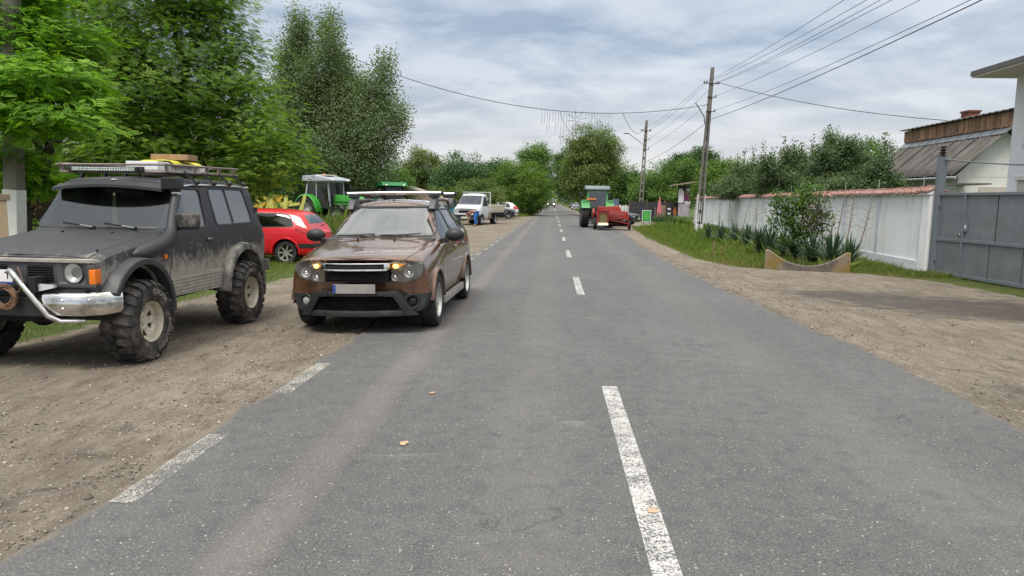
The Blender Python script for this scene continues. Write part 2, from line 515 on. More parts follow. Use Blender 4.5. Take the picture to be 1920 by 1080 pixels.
M['orange'] = pm('orange_paint', (0.6, 0.20, 0.05), 0.55, var=0.1)
M['implement_yellow'] = pm('implement_yellow', (0.58, 0.56, 0.14), 0.55, var=0.12, dirt=(0.3, 0.27, 0.15), dirt_amt=0.15)
M['implement_orange'] = pm('implement_orange', (0.6, 0.36, 0.03), 0.55, var=0.1)
M['teal'] = pm('teal_paint', (0.01, 0.24, 0.28), 0.5)
M['gate_grey'] = pm('gate_grey', (0.165, 0.187, 0.200), 0.36, 0.1, var=0.1, scale=3, dirt=(0.24, 0.26, 0.275), dirt_amt=0.3, dscale=2.2, bmp=0.1, bscale=3)
M['gate_frame'] = pm('gate_frame', (0.16, 0.185, 0.205), 0.4, 0.1, var=0.08)
M['house_white'] = pm('house_white', (0.72, 0.74, 0.76), 0.9, var=0.04, scale=2, bmp=0.1)
M['barn_white'] = pm('barn_white', (0.64, 0.64, 0.61), 0.9, var=0.07, scale=2, bmp=0.2, dirt=(0.42, 0.41, 0.37), dirt_amt=0.25, dscale=1.2)
M['soffit'] = pm('soffit', (0.60, 0.58, 0.54), 0.9, var=0.05)
M['fascia'] = pm('fascia', (0.12, 0.115, 0.11), 0.8, var=0.15)
M['window_beige'] = pm('boarded_beige', (0.46, 0.42, 0.36), 0.8, var=0.08)
M['brick'] = pm('brick_red', (0.17, 0.06, 0.045), 0.9, var=0.3, scale=9)
M['mauve'] = pm('mauve_roof', (0.33, 0.20, 0.22), 0.8, var=0.1)
M['terracotta'] = pm('terracotta', (0.27, 0.125, 0.10), 0.85, var=0.3, scale=5, dirt=(0.44, 0.36, 0.335), dirt_amt=0.45, dscale=9)
M['pink'] = pm('pink_cloth', (0.55, 0.14, 0.18), 0.8, var=0.15, dirt=(0.62, 0.42, 0.40), dirt_amt=0.3)
M['sign_green'] = pm('sign_green', (0.02, 0.30, 0.06), 0.45, var=0.08)
M['sign_text'] = pm('sign_text', (0.25, 0.55, 0.10), 0.5)
M['skin'] = pm('skin', (0.42, 0.24, 0.17), 0.6, var=0.06)
M['jeans'] = pm('blue_cloth', (0.03, 0.16, 0.52), 0.85, var=0.25, scale=12)
M['rust_shirt'] = pm('rust_shirt', (0.20, 0.085, 0.06), 0.85, var=0.25, scale=12)
M['hair'] = pm('hair', (0.10, 0.045, 0.03), 0.8)
M['board_dark'] = pm('dark_board', (0.030, 0.030, 0.036), 0.6, var=0.2)
M['poster_pale'] = pm('faded_poster', (0.40, 0.36, 0.42), 0.7, var=0.35, scale=3.2)
M['magenta'] = pm('magenta_poster', (0.16, 0.03, 0.10), 0.6, var=0.2)
M['plywood'] = pm('plywood', (0.34, 0.25, 0.15), 0.8, var=0.2)
M['old_roof'] = pm('old_roof', (0.30, 0.24, 0.20), 0.9, var=0.3, scale=4)

def plank_mat():
    m, nt, b = new_mat('weathered_planks')
    v = coords(nt)
    mp = N(nt, 'ShaderNodeMapping'); mp.inputs['Scale'].default_value = (5.0, 5.0, 0.25)
    nt.links.new(v, mp.inputs[0])
    vo = N(nt, 'ShaderNodeTexVoronoi', i_Scale=1.0); nt.links.new(mp.outputs[0], vo.inputs['Vector'])
    c = rmp(nt, noise(nt, v, 7, 6, 0.6, 0, (3, 3, 0.4)), [(0.25, (0.13, 0.062, 0.036)), (0.5, (0.33, 0.19, 0.11)), (0.75, (0.52, 0.36, 0.23))])
    c2 = mixrgb(nt, c, (0.09, 0.05, 0.035), rmp(nt, vo.outputs['Color'], [(0.3, 0.0), (0.75, 0.7)]))
    nt.links.new(c2, b.inputs['Base Color']); b.inputs['Roughness'].default_value = 0.9
    return m
M['planks'] = plank_mat()

def asbestos_mat():
    m, nt, b = new_mat('corrugated_sheet')
    v = coords(nt)
    n = noise(nt, v, 1.6, 8, 0.6, 0.3)
    n2_ = noise(nt, v, 14, 5, 0.7)
    c = rmp(nt, n, [(0.28, (0.065, 0.060, 0.053)), (0.5, (0.105, 0.097, 0.087)), (0.72, (0.15, 0.138, 0.125))])
    c = mixrgb(nt, c, (0.06, 0.055, 0.045), rmp(nt, n2_, [(0.52, 0.0), (0.7, 0.7)]))
    nt.links.new(c, b.inputs['Base Color']); b.inputs['Roughness'].default_value = 0.95
    return m
M['corrugated'] = asbestos_mat()

def wall_mat():
    m, nt, b = new_mat('white_wall_plaster')
    v = coords(nt)
    c = rmp(nt, noise(nt, v, 1.2, 7, 0.6), [(0.3, (0.76, 0.765, 0.775)), (0.7, (0.86, 0.86, 0.86))])
    st = noise(nt, v, 3.0, 7, 0.65, 0.2, (1.0, 1.0, 0.22))
    c = mixrgb(nt, c, (0.45, 0.42, 0.37), rmp(nt, st, [(0.54, 0.0), (0.76, 0.55)]))
    nt.links.new(c, b.inputs['Base Color']); b.inputs['Roughness'].default_value = 0.9
    bump(nt, b, noise(nt, v, 35, 5), 0.25, 0.006)
    return m
M['wall_white'] = wall_mat()
M['wall_band'] = pm('wall_pale_grey_band', (0.58, 0.61, 0.66), 0.9, var=0.1, scale=3, dirt=(0.6, 0.6, 0.6), dirt_amt=0.25, bmp=0.15)
M['wall_plinth'] = pm('wall_plinth', (0.66, 0.69, 0.73), 0.9, var=0.06, scale=3, dirt=(0.3, 0.27, 0.22), dirt_amt=0.2, bmp=0.15)

def lichen_mat():
    m, nt, b = new_mat('lichen_concrete')
    v = coords(nt)
    c = rmp(nt, noise(nt, v, 9, 7, 0.65), [(0.3, (0.075, 0.062, 0.052)), (0.7, (0.17, 0.14, 0.12))])
    sp = N(nt, 'ShaderNodeSeparateXYZ'); nt.links.new(v, sp.inputs[0])
    ax = math_(nt, 'ABSOLUTE', sp.outputs['X'])
    e = math_(nt, 'ADD', math_(nt, 'MULTIPLY', ax, 0.75), math_(nt, 'MULTIPLY', noise(nt, v, 4, 7, 0.65, 0.4), 0.9))
    c = mixrgb(nt, c, (0.235, 0.195, 0.135), rmp(nt, e, [(0.95, 0.0), (1.15, 0.8)]))
    y = noise(nt, v, 3.1, 6, 0.6, 0.3)
    yy = math_(nt, 'MULTIPLY', rmp(nt, y, [(0.45, 0.0), (0.6, 0.85)]), rmp(nt, e, [(0.90, 0.0), (1.08, 1.0)]))
    c = mixrgb(nt, c, (0.20, 0.135, 0.022), yy)
    nt.links.new(c, b.inputs['Base Color']); b.inputs['Roughness'].default_value = 0.95
    bump(nt, b, noise(nt, v, 40, 6), 0.5, 0.01)
    return m
M['lichen'] = lichen_mat()

def leaf_mat(name, dark, mid, light, trans=0.35, rough=0.55):
    "leaf colour varies from leaf to leaf and clump to clump (attribute 'v', random)"
    m = bpy.data.materials.new(name); m.use_nodes = True
    nt = m.node_tree; nt.nodes.clear()
    o = N(nt, 'ShaderNodeOutputMaterial')
    at = N(nt, 'ShaderNodeAttribute', attribute_name='v')
    c = rmp(nt, at.outputs['Fac'], [(0.0, dark), (0.5, mid), (1.0, light)])
    df = N(nt, 'ShaderNodeBsdfPrincipled', i_Roughness=rough)
    df.inputs['Specular IOR Level'].default_value = 0.35
    nt.links.new(c, df.inputs['Base Color'])
    tl = N(nt, 'ShaderNodeBsdfTranslucent')
    c2 = mixrgb(nt, c, (1.25, 1.35, 0.6), 1.0, 'MULTIPLY')
    nt.links.new(c2, tl.inputs[0])
    mx = N(nt, 'ShaderNodeMixShader', i_0=trans)
    nt.links.new(df.outputs[0], mx.inputs[1]); nt.links.new(tl.outputs[0], mx.inputs[2])
    nt.links.new(mx.outputs[0], o.inputs[0])
    return m
M['l_locust'] = leaf_mat('locust_leaves', (0.080, 0.165, 0.026), (0.155, 0.270, 0.040), (0.27, 0.38, 0.06), 0.5)
M['l_lime'] = leaf_mat('lime_leaves', (0.075, 0.180, 0.018), (0.180, 0.360, 0.030), (0.330, 0.540, 0.045), 0.45)
M['l_poplar'] = leaf_mat('poplar_leaves', (0.095, 0.145, 0.065), (0.165, 0.225, 0.105), (0.235, 0.30, 0.16), 0.38, 0.65)
M['l_dark'] = leaf_mat('dark_leaves', (0.028, 0.069, 0.024), (0.059, 0.135, 0.038), (0.121, 0.224, 0.062), 0.3)
M['l_mid'] = leaf_mat('mid_leaves', (0.042, 0.093, 0.021), (0.093, 0.183, 0.033), (0.188, 0.300, 0.060), 0.35)
M['l_olive'] = leaf_mat('olive_leaves', (0.058, 0.100, 0.026), (0.125, 0.185, 0.046), (0.24, 0.29, 0.085), 0.35)
M['l_bright'] = leaf_mat('bright_leaves', (0.055, 0.125, 0.022), (0.115, 0.205, 0.034), (0.24, 0.335, 0.065), 0.42)
M['l_orchard'] = leaf_mat('orchard_leaves', (0.046, 0.088, 0.038), (0.097, 0.160, 0.063), (0.200, 0.263, 0.116), 0.25)
M['l_yucca'] = leaf_mat('yucca_leaves', (0.028, 0.060, 0.034), (0.060, 0.110, 0.062), (0.17, 0.22, 0.13), 0.12, 0.4)
M['l_grass'] = leaf_mat('grass_blades', (0.07, 0.125, 0.020), (0.135, 0.22, 0.036), (0.27, 0.31, 0.08), 0.42)
M['l_dry'] = leaf_mat('dry_grass', (0.12, 0.11, 0.035), (0.24, 0.195, 0.085), (0.36, 0.29, 0.15), 0.3)
M['l_brown'] = leaf_mat('brown_brush', (0.05, 0.032, 0.02), (0.12, 0.075, 0.045), (0.20, 0.125, 0.075), 0.2)
# ---------------------------------------------------------------- the ground, the road, its markings
def np_mesh(name, verts, faces, m, attr=None, parent=None, smooth=False):
    "faces: (n, k) int array, all of one size"
    me = bpy.data.meshes.new(name)
    nv, (nf, k) = len(verts), faces.shape
    me.vertices.add(nv); me.loops.add(nf * k); me.polygons.add(nf)
    me.vertices.foreach_set('co', np.ascontiguousarray(verts, dtype=np.float32).ravel())
    me.loops.foreach_set('vertex_index', np.ascontiguousarray(faces, dtype=np.int32).ravel())
    me.polygons.foreach_set('loop_start', np.arange(0, nf * k, k, dtype=np.int32))
    if smooth: me.polygons.foreach_set('use_smooth', np.ones(nf, dtype=bool))
    me.update(calc_edges=True)
    for an, (dom, val) in (attr or {}).items():
        a = me.attributes.new(an, 'FLOAT', dom)
        a.data.foreach_set('value', np.ascontiguousarray(val, dtype=np.float32))
    return link(name, me, m, parent)

LE_Y = [-20, 0, 3, 5, 7, 21, 25, 50, 79, 120, 200, 420]
LE_X = [-2.46, -2.46, -2.47, -2.44, -2.40, -2.40, -2.36, -2.15, -1.85, -1.9, -2.0, -2.1]
RE_Y = [-20, 0, 5.6, 7.7, 13, 18, 30, 38, 50, 60, 75, 120, 420]
RE_X = [3.6, 3.62, 3.68, 3.78, 3.50, 3.32, 3.55, 4.0, 4.0, 4.0, 3.3, 3.0, 2.8]
def road_l(y): return np.interp(y, LE_Y, LE_X)
def road_r(y): return np.interp(y, RE_Y, RE_X)

def gz(x, y):
    x = np.asarray(x, dtype=float); y = np.asarray(y, dtype=float)
    dl = road_l(y) - x; dr = x - road_r(y)
    z = np.where(dl > 0, -0.012 - 0.05 * np.clip(dl, 0, 0.45) - 0.05 * np.clip((-x - 5.6) / .8, 0, 1), np.where(dr > 0, -0.012 - 0.03 * np.clip(dr, 0, 1.5), -0.03))
    bank = np.clip((-x - 8.0) / 4.0, 0, 1) * np.clip((y - 20) / 6, 0, 1) * 0.12
    dip = -0.28 * np.exp(-((x - 7.1) / 1.1) ** 2) * np.clip((y - 20.1) / 0.8, 0, 1) * np.clip((60 - y) / 10, 0, 1)
    return z + bank + dip

GL_Y = [0, 6, 8, 12, 15, 20, 30, 45, 60, 70, 75, 79, 400]
GL_X = [-8.0, -7.2, -6.2, -6.0, -5.5, -6.2, -7.2, -8.0, -7.0, -5.2, -3.2, -2.3, -2.5]
GR_Y = [0, 14, 17.5, 19.2, 20.2, 23, 35, 44, 52, 57, 58, 66, 67, 400]
GR_X = [9.9, 9.5, 9.2, 8.2, 5.3, 4.6, 4.7, 5.2, 5.8, 7.5, 30, 30, 4.6, 3.6]
def grassy(x, y):
    x = np.asarray(x, dtype=float)
    l = np.clip((np.interp(y, GL_Y, GL_X) - x) / 0.7 + 0.5, 0, 1)
    r = np.clip((x - np.interp(y, GR_Y, GR_X)) / 0.5 + 0.5, 0, 1)
    return np.maximum(l, r)

def blob(x, y, cx, cy, sx, sy): return np.exp(-((x - cx) / sx) ** 2 - ((y - cy) / sy) ** 2)
def wetness(x, y):
    return np.clip(1.1 * blob(x, y, 7.2, 13.4, 2.5, 1.5) + 0.8 * blob(x, y, 5.6, 14.6, 1.0, 0.6) + 0.9 * blob(x, y, 8.3, 12.0, 1.4, .8)
                   + 0.8 * blob(x, y, 5.6, 8.0, 0.7, 0.9) + 0.7 * blob(x, y, 4.6, 6.6, 0.5, 0.9)
                   + 0.55 * blob(x, y, -3.0, 4.2, 0.35, 1.6) + 0.45 * blob(x, y, -4.4, 5.6, 0.9, 0.5), 0, 1)

gx = np.unique(np.concatenate([np.arange(-14, 14.01, 0.22), -14 - np.geomspace(0.4, 2500, 26), 14 + np.geomspace(0.4, 2500, 26), [-2.46, 3.6]]))
gy = np.unique(np.concatenate([np.arange(1, 26, 0.2), np.arange(26, 90, 0.6), 90 + np.geomspace(1, 2900, 30), 1 - np.geomspace(0.5, 300, 10)]))
X_, Y_ = np.meshgrid(gx, gy)
Z_ = gz(X_, Y_) + RNG.normal(0, 0.004, X_.shape) * (np.abs(X_) < 14)
nX, nY = len(gx), len(gy)
idx = np.arange(nX * nY).reshape(nY, nX)
gf = np.stack([idx[:-1, :-1], idx[:-1, 1:], idx[1:, 1:], idx[1:, :-1]], -1).reshape(-1, 4)

def ground_mat():
    m, nt, b = new_mat('verge_earth')
    v = coords(nt)
    ga = N(nt, 'ShaderNodeAttribute', attribute_name='grass').outputs['Fac']
    wa = N(nt, 'ShaderNodeAttribute', attribute_name='wet').outputs['Fac']
    big = noise(nt, v, 0.55, 7, 0.6, 0.3)
    med = noise(nt, v, 4.5, 8, 0.65, 0.2, (1.6, 0.55, 1))
    fin = noise(nt, v, 55, 6, 0.7)
    c = rmp(nt, big, [(0.3, (0.145, 0.124, 0.094)), (0.5, (0.205, 0.177, 0.136)), (0.7, (0.275, 0.240, 0.188))])
    c = mixrgb(nt, c, (0.11, 0.085, 0.065), rmp(nt, med, [(0.46, 0.0), (0.66, 0.75)]))
    c = mixrgb(nt, c, (0.36, 0.30, 0.235), rmp(nt, med, [(0.28, 0.55), (0.42, 0.0)]))
    rut = noise(nt, v, 1.5, 8, 0.68, 0.8, (1.7, 0.22, 1))
    c = mixrgb(nt, c, (0.105, 0.088, 0.07), rmp(nt, rut, [(0.50, 0.0), (0.66, 0.32)]))
    c = mixrgb(nt, c, (0.33, 0.295, 0.245), rmp(nt, rut, [(0.34, 0.25), (0.45, 0.0)]))
    # gravel: pale and dark stones of two sizes
    for sc_, thr, amt in ((42, 0.30, 0.75), (95, 0.33, 0.8)):
        vo = N(nt, 'ShaderNodeTexVoronoi', i_Scale=float(sc_), i_Randomness=1.0)
        nt.links.new(v, vo.inputs['Vector'])
        sp = N(nt, 'ShaderNodeSeparateColor'); nt.links.new(vo.outputs['Color'], sp.inputs[0])
        near = rmp(nt, vo.outputs['Distance'], [(thr, 1.0), (thr + 0.12, 0.0)])
        pick = rmp(nt, sp.outputs[0], [(0.55, 0.0), (0.6, amt)])
        tone = rmp(nt, sp.outputs[1], [(0.0, (0.07, 0.06, 0.055)), (0.45, (0.17, 0.145, 0.12)), (0.75, (0.33, 0.29, 0.24)), (1.0, (0.50, 0.46, 0.40))])
        dens = rmp(nt, noise(nt, v, 1.3, 5), [(0.35, 0.25), (0.6, 1.0)])
        c = mixrgb(nt, c, tone, math_(nt, 'MULTIPLY', math_(nt, 'MULTIPLY', near, pick), dens))
    c = mixrgb(nt, c, (0.40, 0.36, 0.30), rmp(nt, fin, [(0.60, 0.0), (0.74, 0.35)]))
    wn = math_(nt, 'MULTIPLY_ADD', noise(nt, v, 2.6, 8, 0.68, 0.5, (0.7, 1.5, 1)), 1.9, math_(nt, 'MULTIPLY_ADD', wa, 0.85, -1.20))
    wf = rmp(nt, wn, [(0.08, 0.0), (0.50, 0.85)])
    c = mixrgb(nt, c, (0.055, 0.046, 0.040), wf)
    gn = math_(nt, 'ADD', ga, math_(nt, 'MULTIPLY_ADD', noise(nt, v, 2.2, 8, 0.65), 1.3, -0.65))
    gfac = rmp(nt, gn, [(0.40, 0.0), (0.62, 1.0)])
    gc = rmp(nt, noise(nt, v, 3.3, 8, 0.7), [(0.3, (0.035, 0.055, 0.014)), (0.55, (0.075, 0.11, 0.026)), (0.75, (0.17, 0.15, 0.06))])
    c = mixrgb(nt, c, gc, gfac)
    nt.links.new(c, b.inputs['Base Color'])
    nt.links.new(mixrgb(nt, (0.95,) * 3, (0.55,) * 3, wf), b.inputs['Roughness'])
    b.inputs['Specular IOR Level'].default_value = 0.25
    h = math_(nt, 'ADD', math_(nt, 'MULTIPLY', fin, 0.6), math_(nt, 'MULTIPLY', med, 1.2))
    bump(nt, b, h, 0.9, 0.03)
    return m
g = np_mesh('ground', np.stack([X_, Y_, Z_], -1).reshape(-1, 3), gf, ground_mat(),
            {'grass': ('POINT', grassy(X_, Y_).ravel()), 'wet': ('POINT', wetness(X_, Y_).ravel())}, smooth=True)
tag(g, kind='structure')

def asphalt_mat():
    m, nt, b = new_mat('asphalt')
    v = coords(nt)
    sp = N(nt, 'ShaderNodeSeparateXYZ'); nt.links.new(v, sp.inputs[0])
    agg = noise(nt, v, 70, 6, 0.80)
    g2 = noise(nt, v, 190, 3, 0.7)
    c = rmp(nt, agg, [(0.30, (0.028, 0.028, 0.028)), (0.50, (0.092, 0.091, 0.089)), (0.70, (0.20, 0.196, 0.19))])
    c = mixrgb(nt, c, (0.022, 0.022, 0.022), rmp(nt, g2, [(0.30, 0.75), (0.47, 0.0)]))
    c = mixrgb(nt, c, (0.27, 0.262, 0.25), rmp(nt, g2, [(0.56, 0.0), (0.70, 0.55)]))
    big = noise(nt, v, 0.7, 8, 0.62, 0.4, (1.3, 0.5, 1))
    c = mixrgb(nt, c, (0.165, 0.164, 0.160), rmp(nt, big, [(0.42, 0.0), (0.75, 0.38)]))
    c = mixrgb(nt, c, (0.042, 0.044, 0.047), rmp(nt, noise(nt, v, 6.0, 9, 0.72, 0.3), [(0.48, 0.0), (0.72, 0.6)]))
    for sc_, lo, amt in ((46.0, 0.87, 0.8), (95.0, 0.74, 0.75)):
        vo = N(nt, 'ShaderNodeTexVoronoi', i_Scale=sc_); nt.links.new(v, vo.inputs['Vector'])
        s2 = N(nt, 'ShaderNodeSeparateColor'); nt.links.new(vo.outputs['Color'], s2.inputs[0])
        near = rmp(nt, vo.outputs['Distance'], [(0.22, 1.0), (0.32, 0.0)])
        pick = rmp(nt, s2.outputs[0], [(lo, 0.0), (lo + 0.04, amt)])
        tone = rmp(nt, s2.outputs[1], [(0.0, (0.20, 0.19, 0.175)), (0.7, (0.33, 0.31, 0.285)), (1.0, (0.55, 0.52, 0.48))])
        c = mixrgb(nt, c, tone, math_(nt, 'MULTIPLY', near, pick))
    # wheel tracks: dusty, slightly reddish bands where tyres bring earth onto the road
    def band(x0, w, amt, col):
        wob = math_(nt, 'MULTIPLY_ADD', noise(nt, v, 0.25, 3), 0.3, x0 - 0.15)
        d = math_(nt, 'ABSOLUTE', math_(nt, 'SUBTRACT', sp.outputs['X'], wob))
        f = rmp(nt, math_(nt, 'DIVIDE', d, w), [(0.35, amt), (1.0, 0.0)])
        f = math_(nt, 'MULTIPLY', f, rmp(nt, noise(nt, v, 1.1, 7, 0.65), [(0.3, 0.35), (0.6, 1.0)]))
        f = math_(nt, 'MULTIPLY', f, rmp(nt, noise(nt, v, 60, 4, 0.7), [(0.36, 0.25), (0.55, 1.0)]))
        return mixrgb(nt, c, col, f)
    c = band(-1.42, 0.20, 0.40, (0.235, 0.192, 0.172))
    c = band(-0.15, 0.35, 0.22, (0.20, 0.185, 0.17))
    c = band(2.3, 0.5, 0.20, (0.19, 0.185, 0.175))
    # hairline cracks and older patches
    vc = N(nt, 'ShaderNodeTexVoronoi', i_Scale=0.42, feature='DISTANCE_TO_EDGE')
    wv = N(nt, 'ShaderNodeVectorMath', operation='ADD')
    wn_ = N(nt, 'ShaderNodeTexNoise', i_Scale=1.6, i_Detail=8); nt.links.new(v, wn_.inputs['Vector'])
    ws_ = N(nt, 'ShaderNodeVectorMath', operation='SCALE', i_Scale=1.3); nt.links.new(wn_.outputs['Color'], ws_.inputs[0])
    nt.links.new(v, wv.inputs[0]); nt.links.new(ws_.outputs[0], wv.inputs[1]); nt.links.new(wv.outputs[0], vc.inputs['Vector'])
    crk = math_(nt, 'MULTIPLY', rmp(nt, vc.outputs['Distance'], [(0.0, 0.55), (0.006, 0.0)]), rmp(nt, noise(nt, v, 0.5, 4), [(0.48, 0.0), (0.6, 1.0)]))
    c = mixrgb(nt, c, (0.02, 0.02, 0.02), crk)
    scf = noise(nt, v, 1.5, 8, 0.7, 0.8, (0.35, 1.0, 1))
    c = mixrgb(nt, c, (0.27, 0.25, 0.215), rmp(nt, scf, [(0.61, 0.0), (0.73, 0.5)]))
    c = mixrgb(nt, c, (1.095, 1.105, 1.12), 1.0, 'MULTIPLY')
    ed = N(nt, 'ShaderNodeAttribute', attribute_name='edge').outputs['Fac']
    en = math_(nt, 'ADD', math_(nt, 'MULTIPLY', noise(nt, v, 3.2, 8, 0.7), 0.55), math_(nt, 'MULTIPLY', noise(nt, v, 45, 5, 0.75), 0.30))
    ef = rmp(nt, math_(nt, 'SUBTRACT', en, math_(nt, 'MULTIPLY', ed, 3.2)), [(0.26, 0.0), (0.44, 0.85)])
    c = mixrgb(nt, c, (0.215, 0.182, 0.142), ef)
    nt.links.new(c, b.inputs['Base Color'])
    b.inputs['Roughness'].default_value = 0.8
    b.inputs['Specular IOR Level'].default_value = 0.35
    bump(nt, b, agg, 0.55, 0.006)
    return m

ry = np.unique(np.concatenate([np.arange(-3, 30, 0.08), np.arange(30, 90, 0.4), np.arange(90, 420, 6)]))
jl = np.convolve(RNG.normal(0, 1, len(ry) + 8), np.ones(5) / 5, 'same')[:len(ry)] * 0.055
jr = np.convolve(RNG.normal(0, 1, len(ry) + 8), np.ones(5) / 5, 'same')[:len(ry)] * 0.075
xl = road_l(ry) + jl; xr = road_r(ry) + jr
cols = np.array([0, .012, .035, .07, .13, .3, .5, .7, .87, .93, .965, .988, 1.0]); NC = len(cols)
RX = xl[:, None] * (1 - cols) + xr[:, None] * cols
RV = np.stack([RX, np.repeat(ry[:, None], NC, 1), np.zeros_like(RX)], -1)
lip = RV[:, [0, -1]].copy(); lip[:, :, 2] = -0.06
RV = np.concatenate([lip[:, :1], RV, lip[:, 1:]], 1)
ri = np.arange(len(ry) * (NC + 2)).reshape(len(ry), NC + 2)
edv = np.minimum(np.abs(RV[:, :, 0] - xl[:, None]), np.abs(RV[:, :, 0] - xr[:, None]))
rf = np.stack([ri[:-1, :-1], ri[:-1, 1:], ri[1:, 1:], ri[1:, :-1]], -1).reshape(-1, 4)
road = np_mesh('road', RV.reshape(-1, 3), rf, asphalt_mat(), {'edge': ('POINT', edv.ravel())})
tag(road, kind='structure')

def worn_paint(name, col, wear):
    m = bpy.data.materials.new(name); m.use_nodes = True
    nt = m.node_tree; b = nt.nodes['Principled BSDF']; o = nt.nodes['Material Output']
    v = coords(nt)
    n = noise(nt, v, 72, 6, 0.78)
    n2_ = noise(nt, v, 5, 5, 0.6)
    s_ = math_(nt, 'ADD', math_(nt, 'MULTIPLY', n, 0.75), math_(nt, 'MULTIPLY', n2_, 0.25))
    f = rmp(nt, s_, [(wear - 0.02, 0.0), (wear + 0.03, 1.0)])
    c = rmp(nt, noise(nt, v, 9, 6), [(0.3, tuple(q * 0.82 for q in col)), (0.7, col)])
    nt.links.new(c, b.inputs['Base Color']); b.inputs['Roughness'].default_value = 0.75
    tr = N(nt, 'ShaderNodeBsdfTransparent')
    mx = N(nt, 'ShaderNodeMixShader')
    nt.links.new(f, mx.inputs[0]); nt.links.new(tr.outputs[0], mx.inputs[1]); nt.links.new(b.outputs[0], mx.inputs[2])
    nt.links.new(mx.outputs[0], o.inputs[0])
    return m
M['line_white'] = worn_paint('worn_white_line', (0.56, 0.555, 0.53), 0.475)
M['line_edge'] = worn_paint('worn_edge_line', (0.44, 0.43, 0.385), 0.50)

def dash(x0, x1, y0, y1, m):
    b = MB(); n = max(2, int((y1 - y0) / 0.4))
    for i in range(n):
        a = y0 + (y1 - y0) * i / n; c = y0 + (y1 - y0) * (i + 1) / n
        b.quad((x0, a, 0.004), (x1, a, 0.004), (x1, c, 0.004), (x0, c, 0.004))
    return b
mk = MB()
for (a, c) in [(3.0, 6.55), (13.05, 16.15)] + [(21.8 + 9 * i, 24.9 + 9 * i) for i in range(30)]:
    d = dash(0.50, 0.64, a, c, None); mk.add(d.v, d.f)
tag(mk.build('road_marking', M['line_white'], fix=False), kind='structure')
mk = MB()
for i in range(42):
    a = 1.4 + 2.28 * i
    if i == 3: continue
    xo = float(road_l(a)) + 0.05
    d = dash(xo, xo + 0.145, a, a + 1.17, None); mk.add(d.v, d.f)
tag(mk.build('road_marking', M['line_edge'], fix=False), kind='structure')

# tan blots of dried mud on the asphalt
def mud_patch(c, pts, label):
    ps = [(c[0] + r * math.cos(a), c[1] + r * math.sin(a) * 1.25) for a, r in pts]
    o = MB().sheet([(x - c[0], y - c[1]) for x, y in ps], 0).build('mud_patch', M['mud_tan'], fix=False)
    o.location = (c[0], c[1], 0.0095)
    tag(o, label, 'mud patch', 'dried mud patches on the road')
M['mud_tan'] = pm('dried_mud', (0.46, 0.32, 0.21), 0.9, var=0.12, scale=20)
for (px, py), r, lab in (((757, 833), 0.040, 'tan mud blot lying alone on the dark left lane'),
                         ((812, 738), 0.030, 'small faint mud blot further up the left lane'),
                         ((1224, 958), 0.042, 'tan mud smear stuck on the long white centre dash')):
    p = G(px, py)
    mud_patch((p.x, p.y), [(2 * PI * i / 11, r * random.uniform(0.45, 1.15)) for i in range(11)], lab)

# ---------------------------------------------------------------- loose stones
ICO = bmesh.new(); bmesh.ops.create_icosphere(ICO, subdivisions=1, radius=1)
ICV = np.array([v.co[:] for v in ICO.verts]); ICF = np.array([[l.index for l in f.verts] for f in ICO.faces]); ICO.free()
def rand_rot(n):
    q = RNG.normal(size=(n, 4)); q /= np.linalg.norm(q, axis=1, keepdims=True)
    w, x, y, z = q.T
    return np.stack([1 - 2 * (y * y + z * z), 2 * (x * y - z * w), 2 * (x * z + y * w), 2 * (x * y + z * w), 1 - 2 * (x * x + z * z), 2 * (y * z - x * w),
                     2 * (x * z - y * w), 2 * (y * z + x * w), 1 - 2 * (x * x + y * y)], -1).reshape(n, 3, 3)
def stones(x, y, r):
    n = len(x)
    sc_ = r[:, None] * RNG.uniform(0.6, 1.3, (n, 3)) * np.array([1, 1, 0.7])
    v = ICV[None] * sc_[:, None] * RNG.uniform(0.8, 1.15, (n, len(ICV), 1))
    yaw = RNG.uniform(0, 2 * PI, n); c, s_ = np.cos(yaw), np.sin(yaw)
    vx = v[..., 0] * c[:, None] - v[..., 1] * s_[:, None]; vy = v[..., 0] * s_[:, None] + v[..., 1] * c[:, None]
    V = np.stack([vx + x[:, None], vy + y[:, None], v[..., 2] + (gz(x, y) + r * 0.25)[:, None]], -1).reshape(-1, 3)
    F = (ICF[None] + (np.arange(n) * len(ICV))[:, None, None]).reshape(-1, 3)
    return V, F, np.repeat(RNG.uniform(0, 1, n), len(ICV))
nL, nR = 15000, 11000
sy = 2.3 + 13 * RNG.uniform(0, 1, nL) ** 1.7
sx = road_l(sy) - 0.03 - np.minimum(np.abs(RNG.normal(0, 1.3, nL)) * RNG.choice([0.4, 1, 1.6], nL), 6)
ty = 4.5 + 17 * RNG.uniform(0, 1, nR) ** 1.3
tx = road_r(ty) + 0.03 + np.minimum(np.abs(RNG.normal(0, 1.7, nR)), 6.5)
SX, SY = np.r_[sx, tx], np.r_[sy, ty]
SR = np.clip(RNG.lognormal(-5.30, 0.48, len(SX)), 0.003, 0.030)
V, F_, at_ = stones(SX, SY, SR)
def stone_mat():
    m, nt, b = new_mat('gravel_stone')
    a = N(nt, 'ShaderNodeAttribute', attribute_name='v').outputs['Fac']
    nt.links.new(rmp(nt, a, [(0.0, (0.08, 0.068, 0.058)), (0.5, (0.20, 0.165, 0.13)), (0.85, (0.30, 0.26, 0.21)), (1.0, (0.50, 0.46, 0.40))]), b.inputs['Base Color'])
    b.inputs['Roughness'].default_value = 0.9
    return m
tag(np_mesh('gravel', V, F_, stone_mat(), {'v': ('POINT', at_)}, smooth=True), kind='stuff')
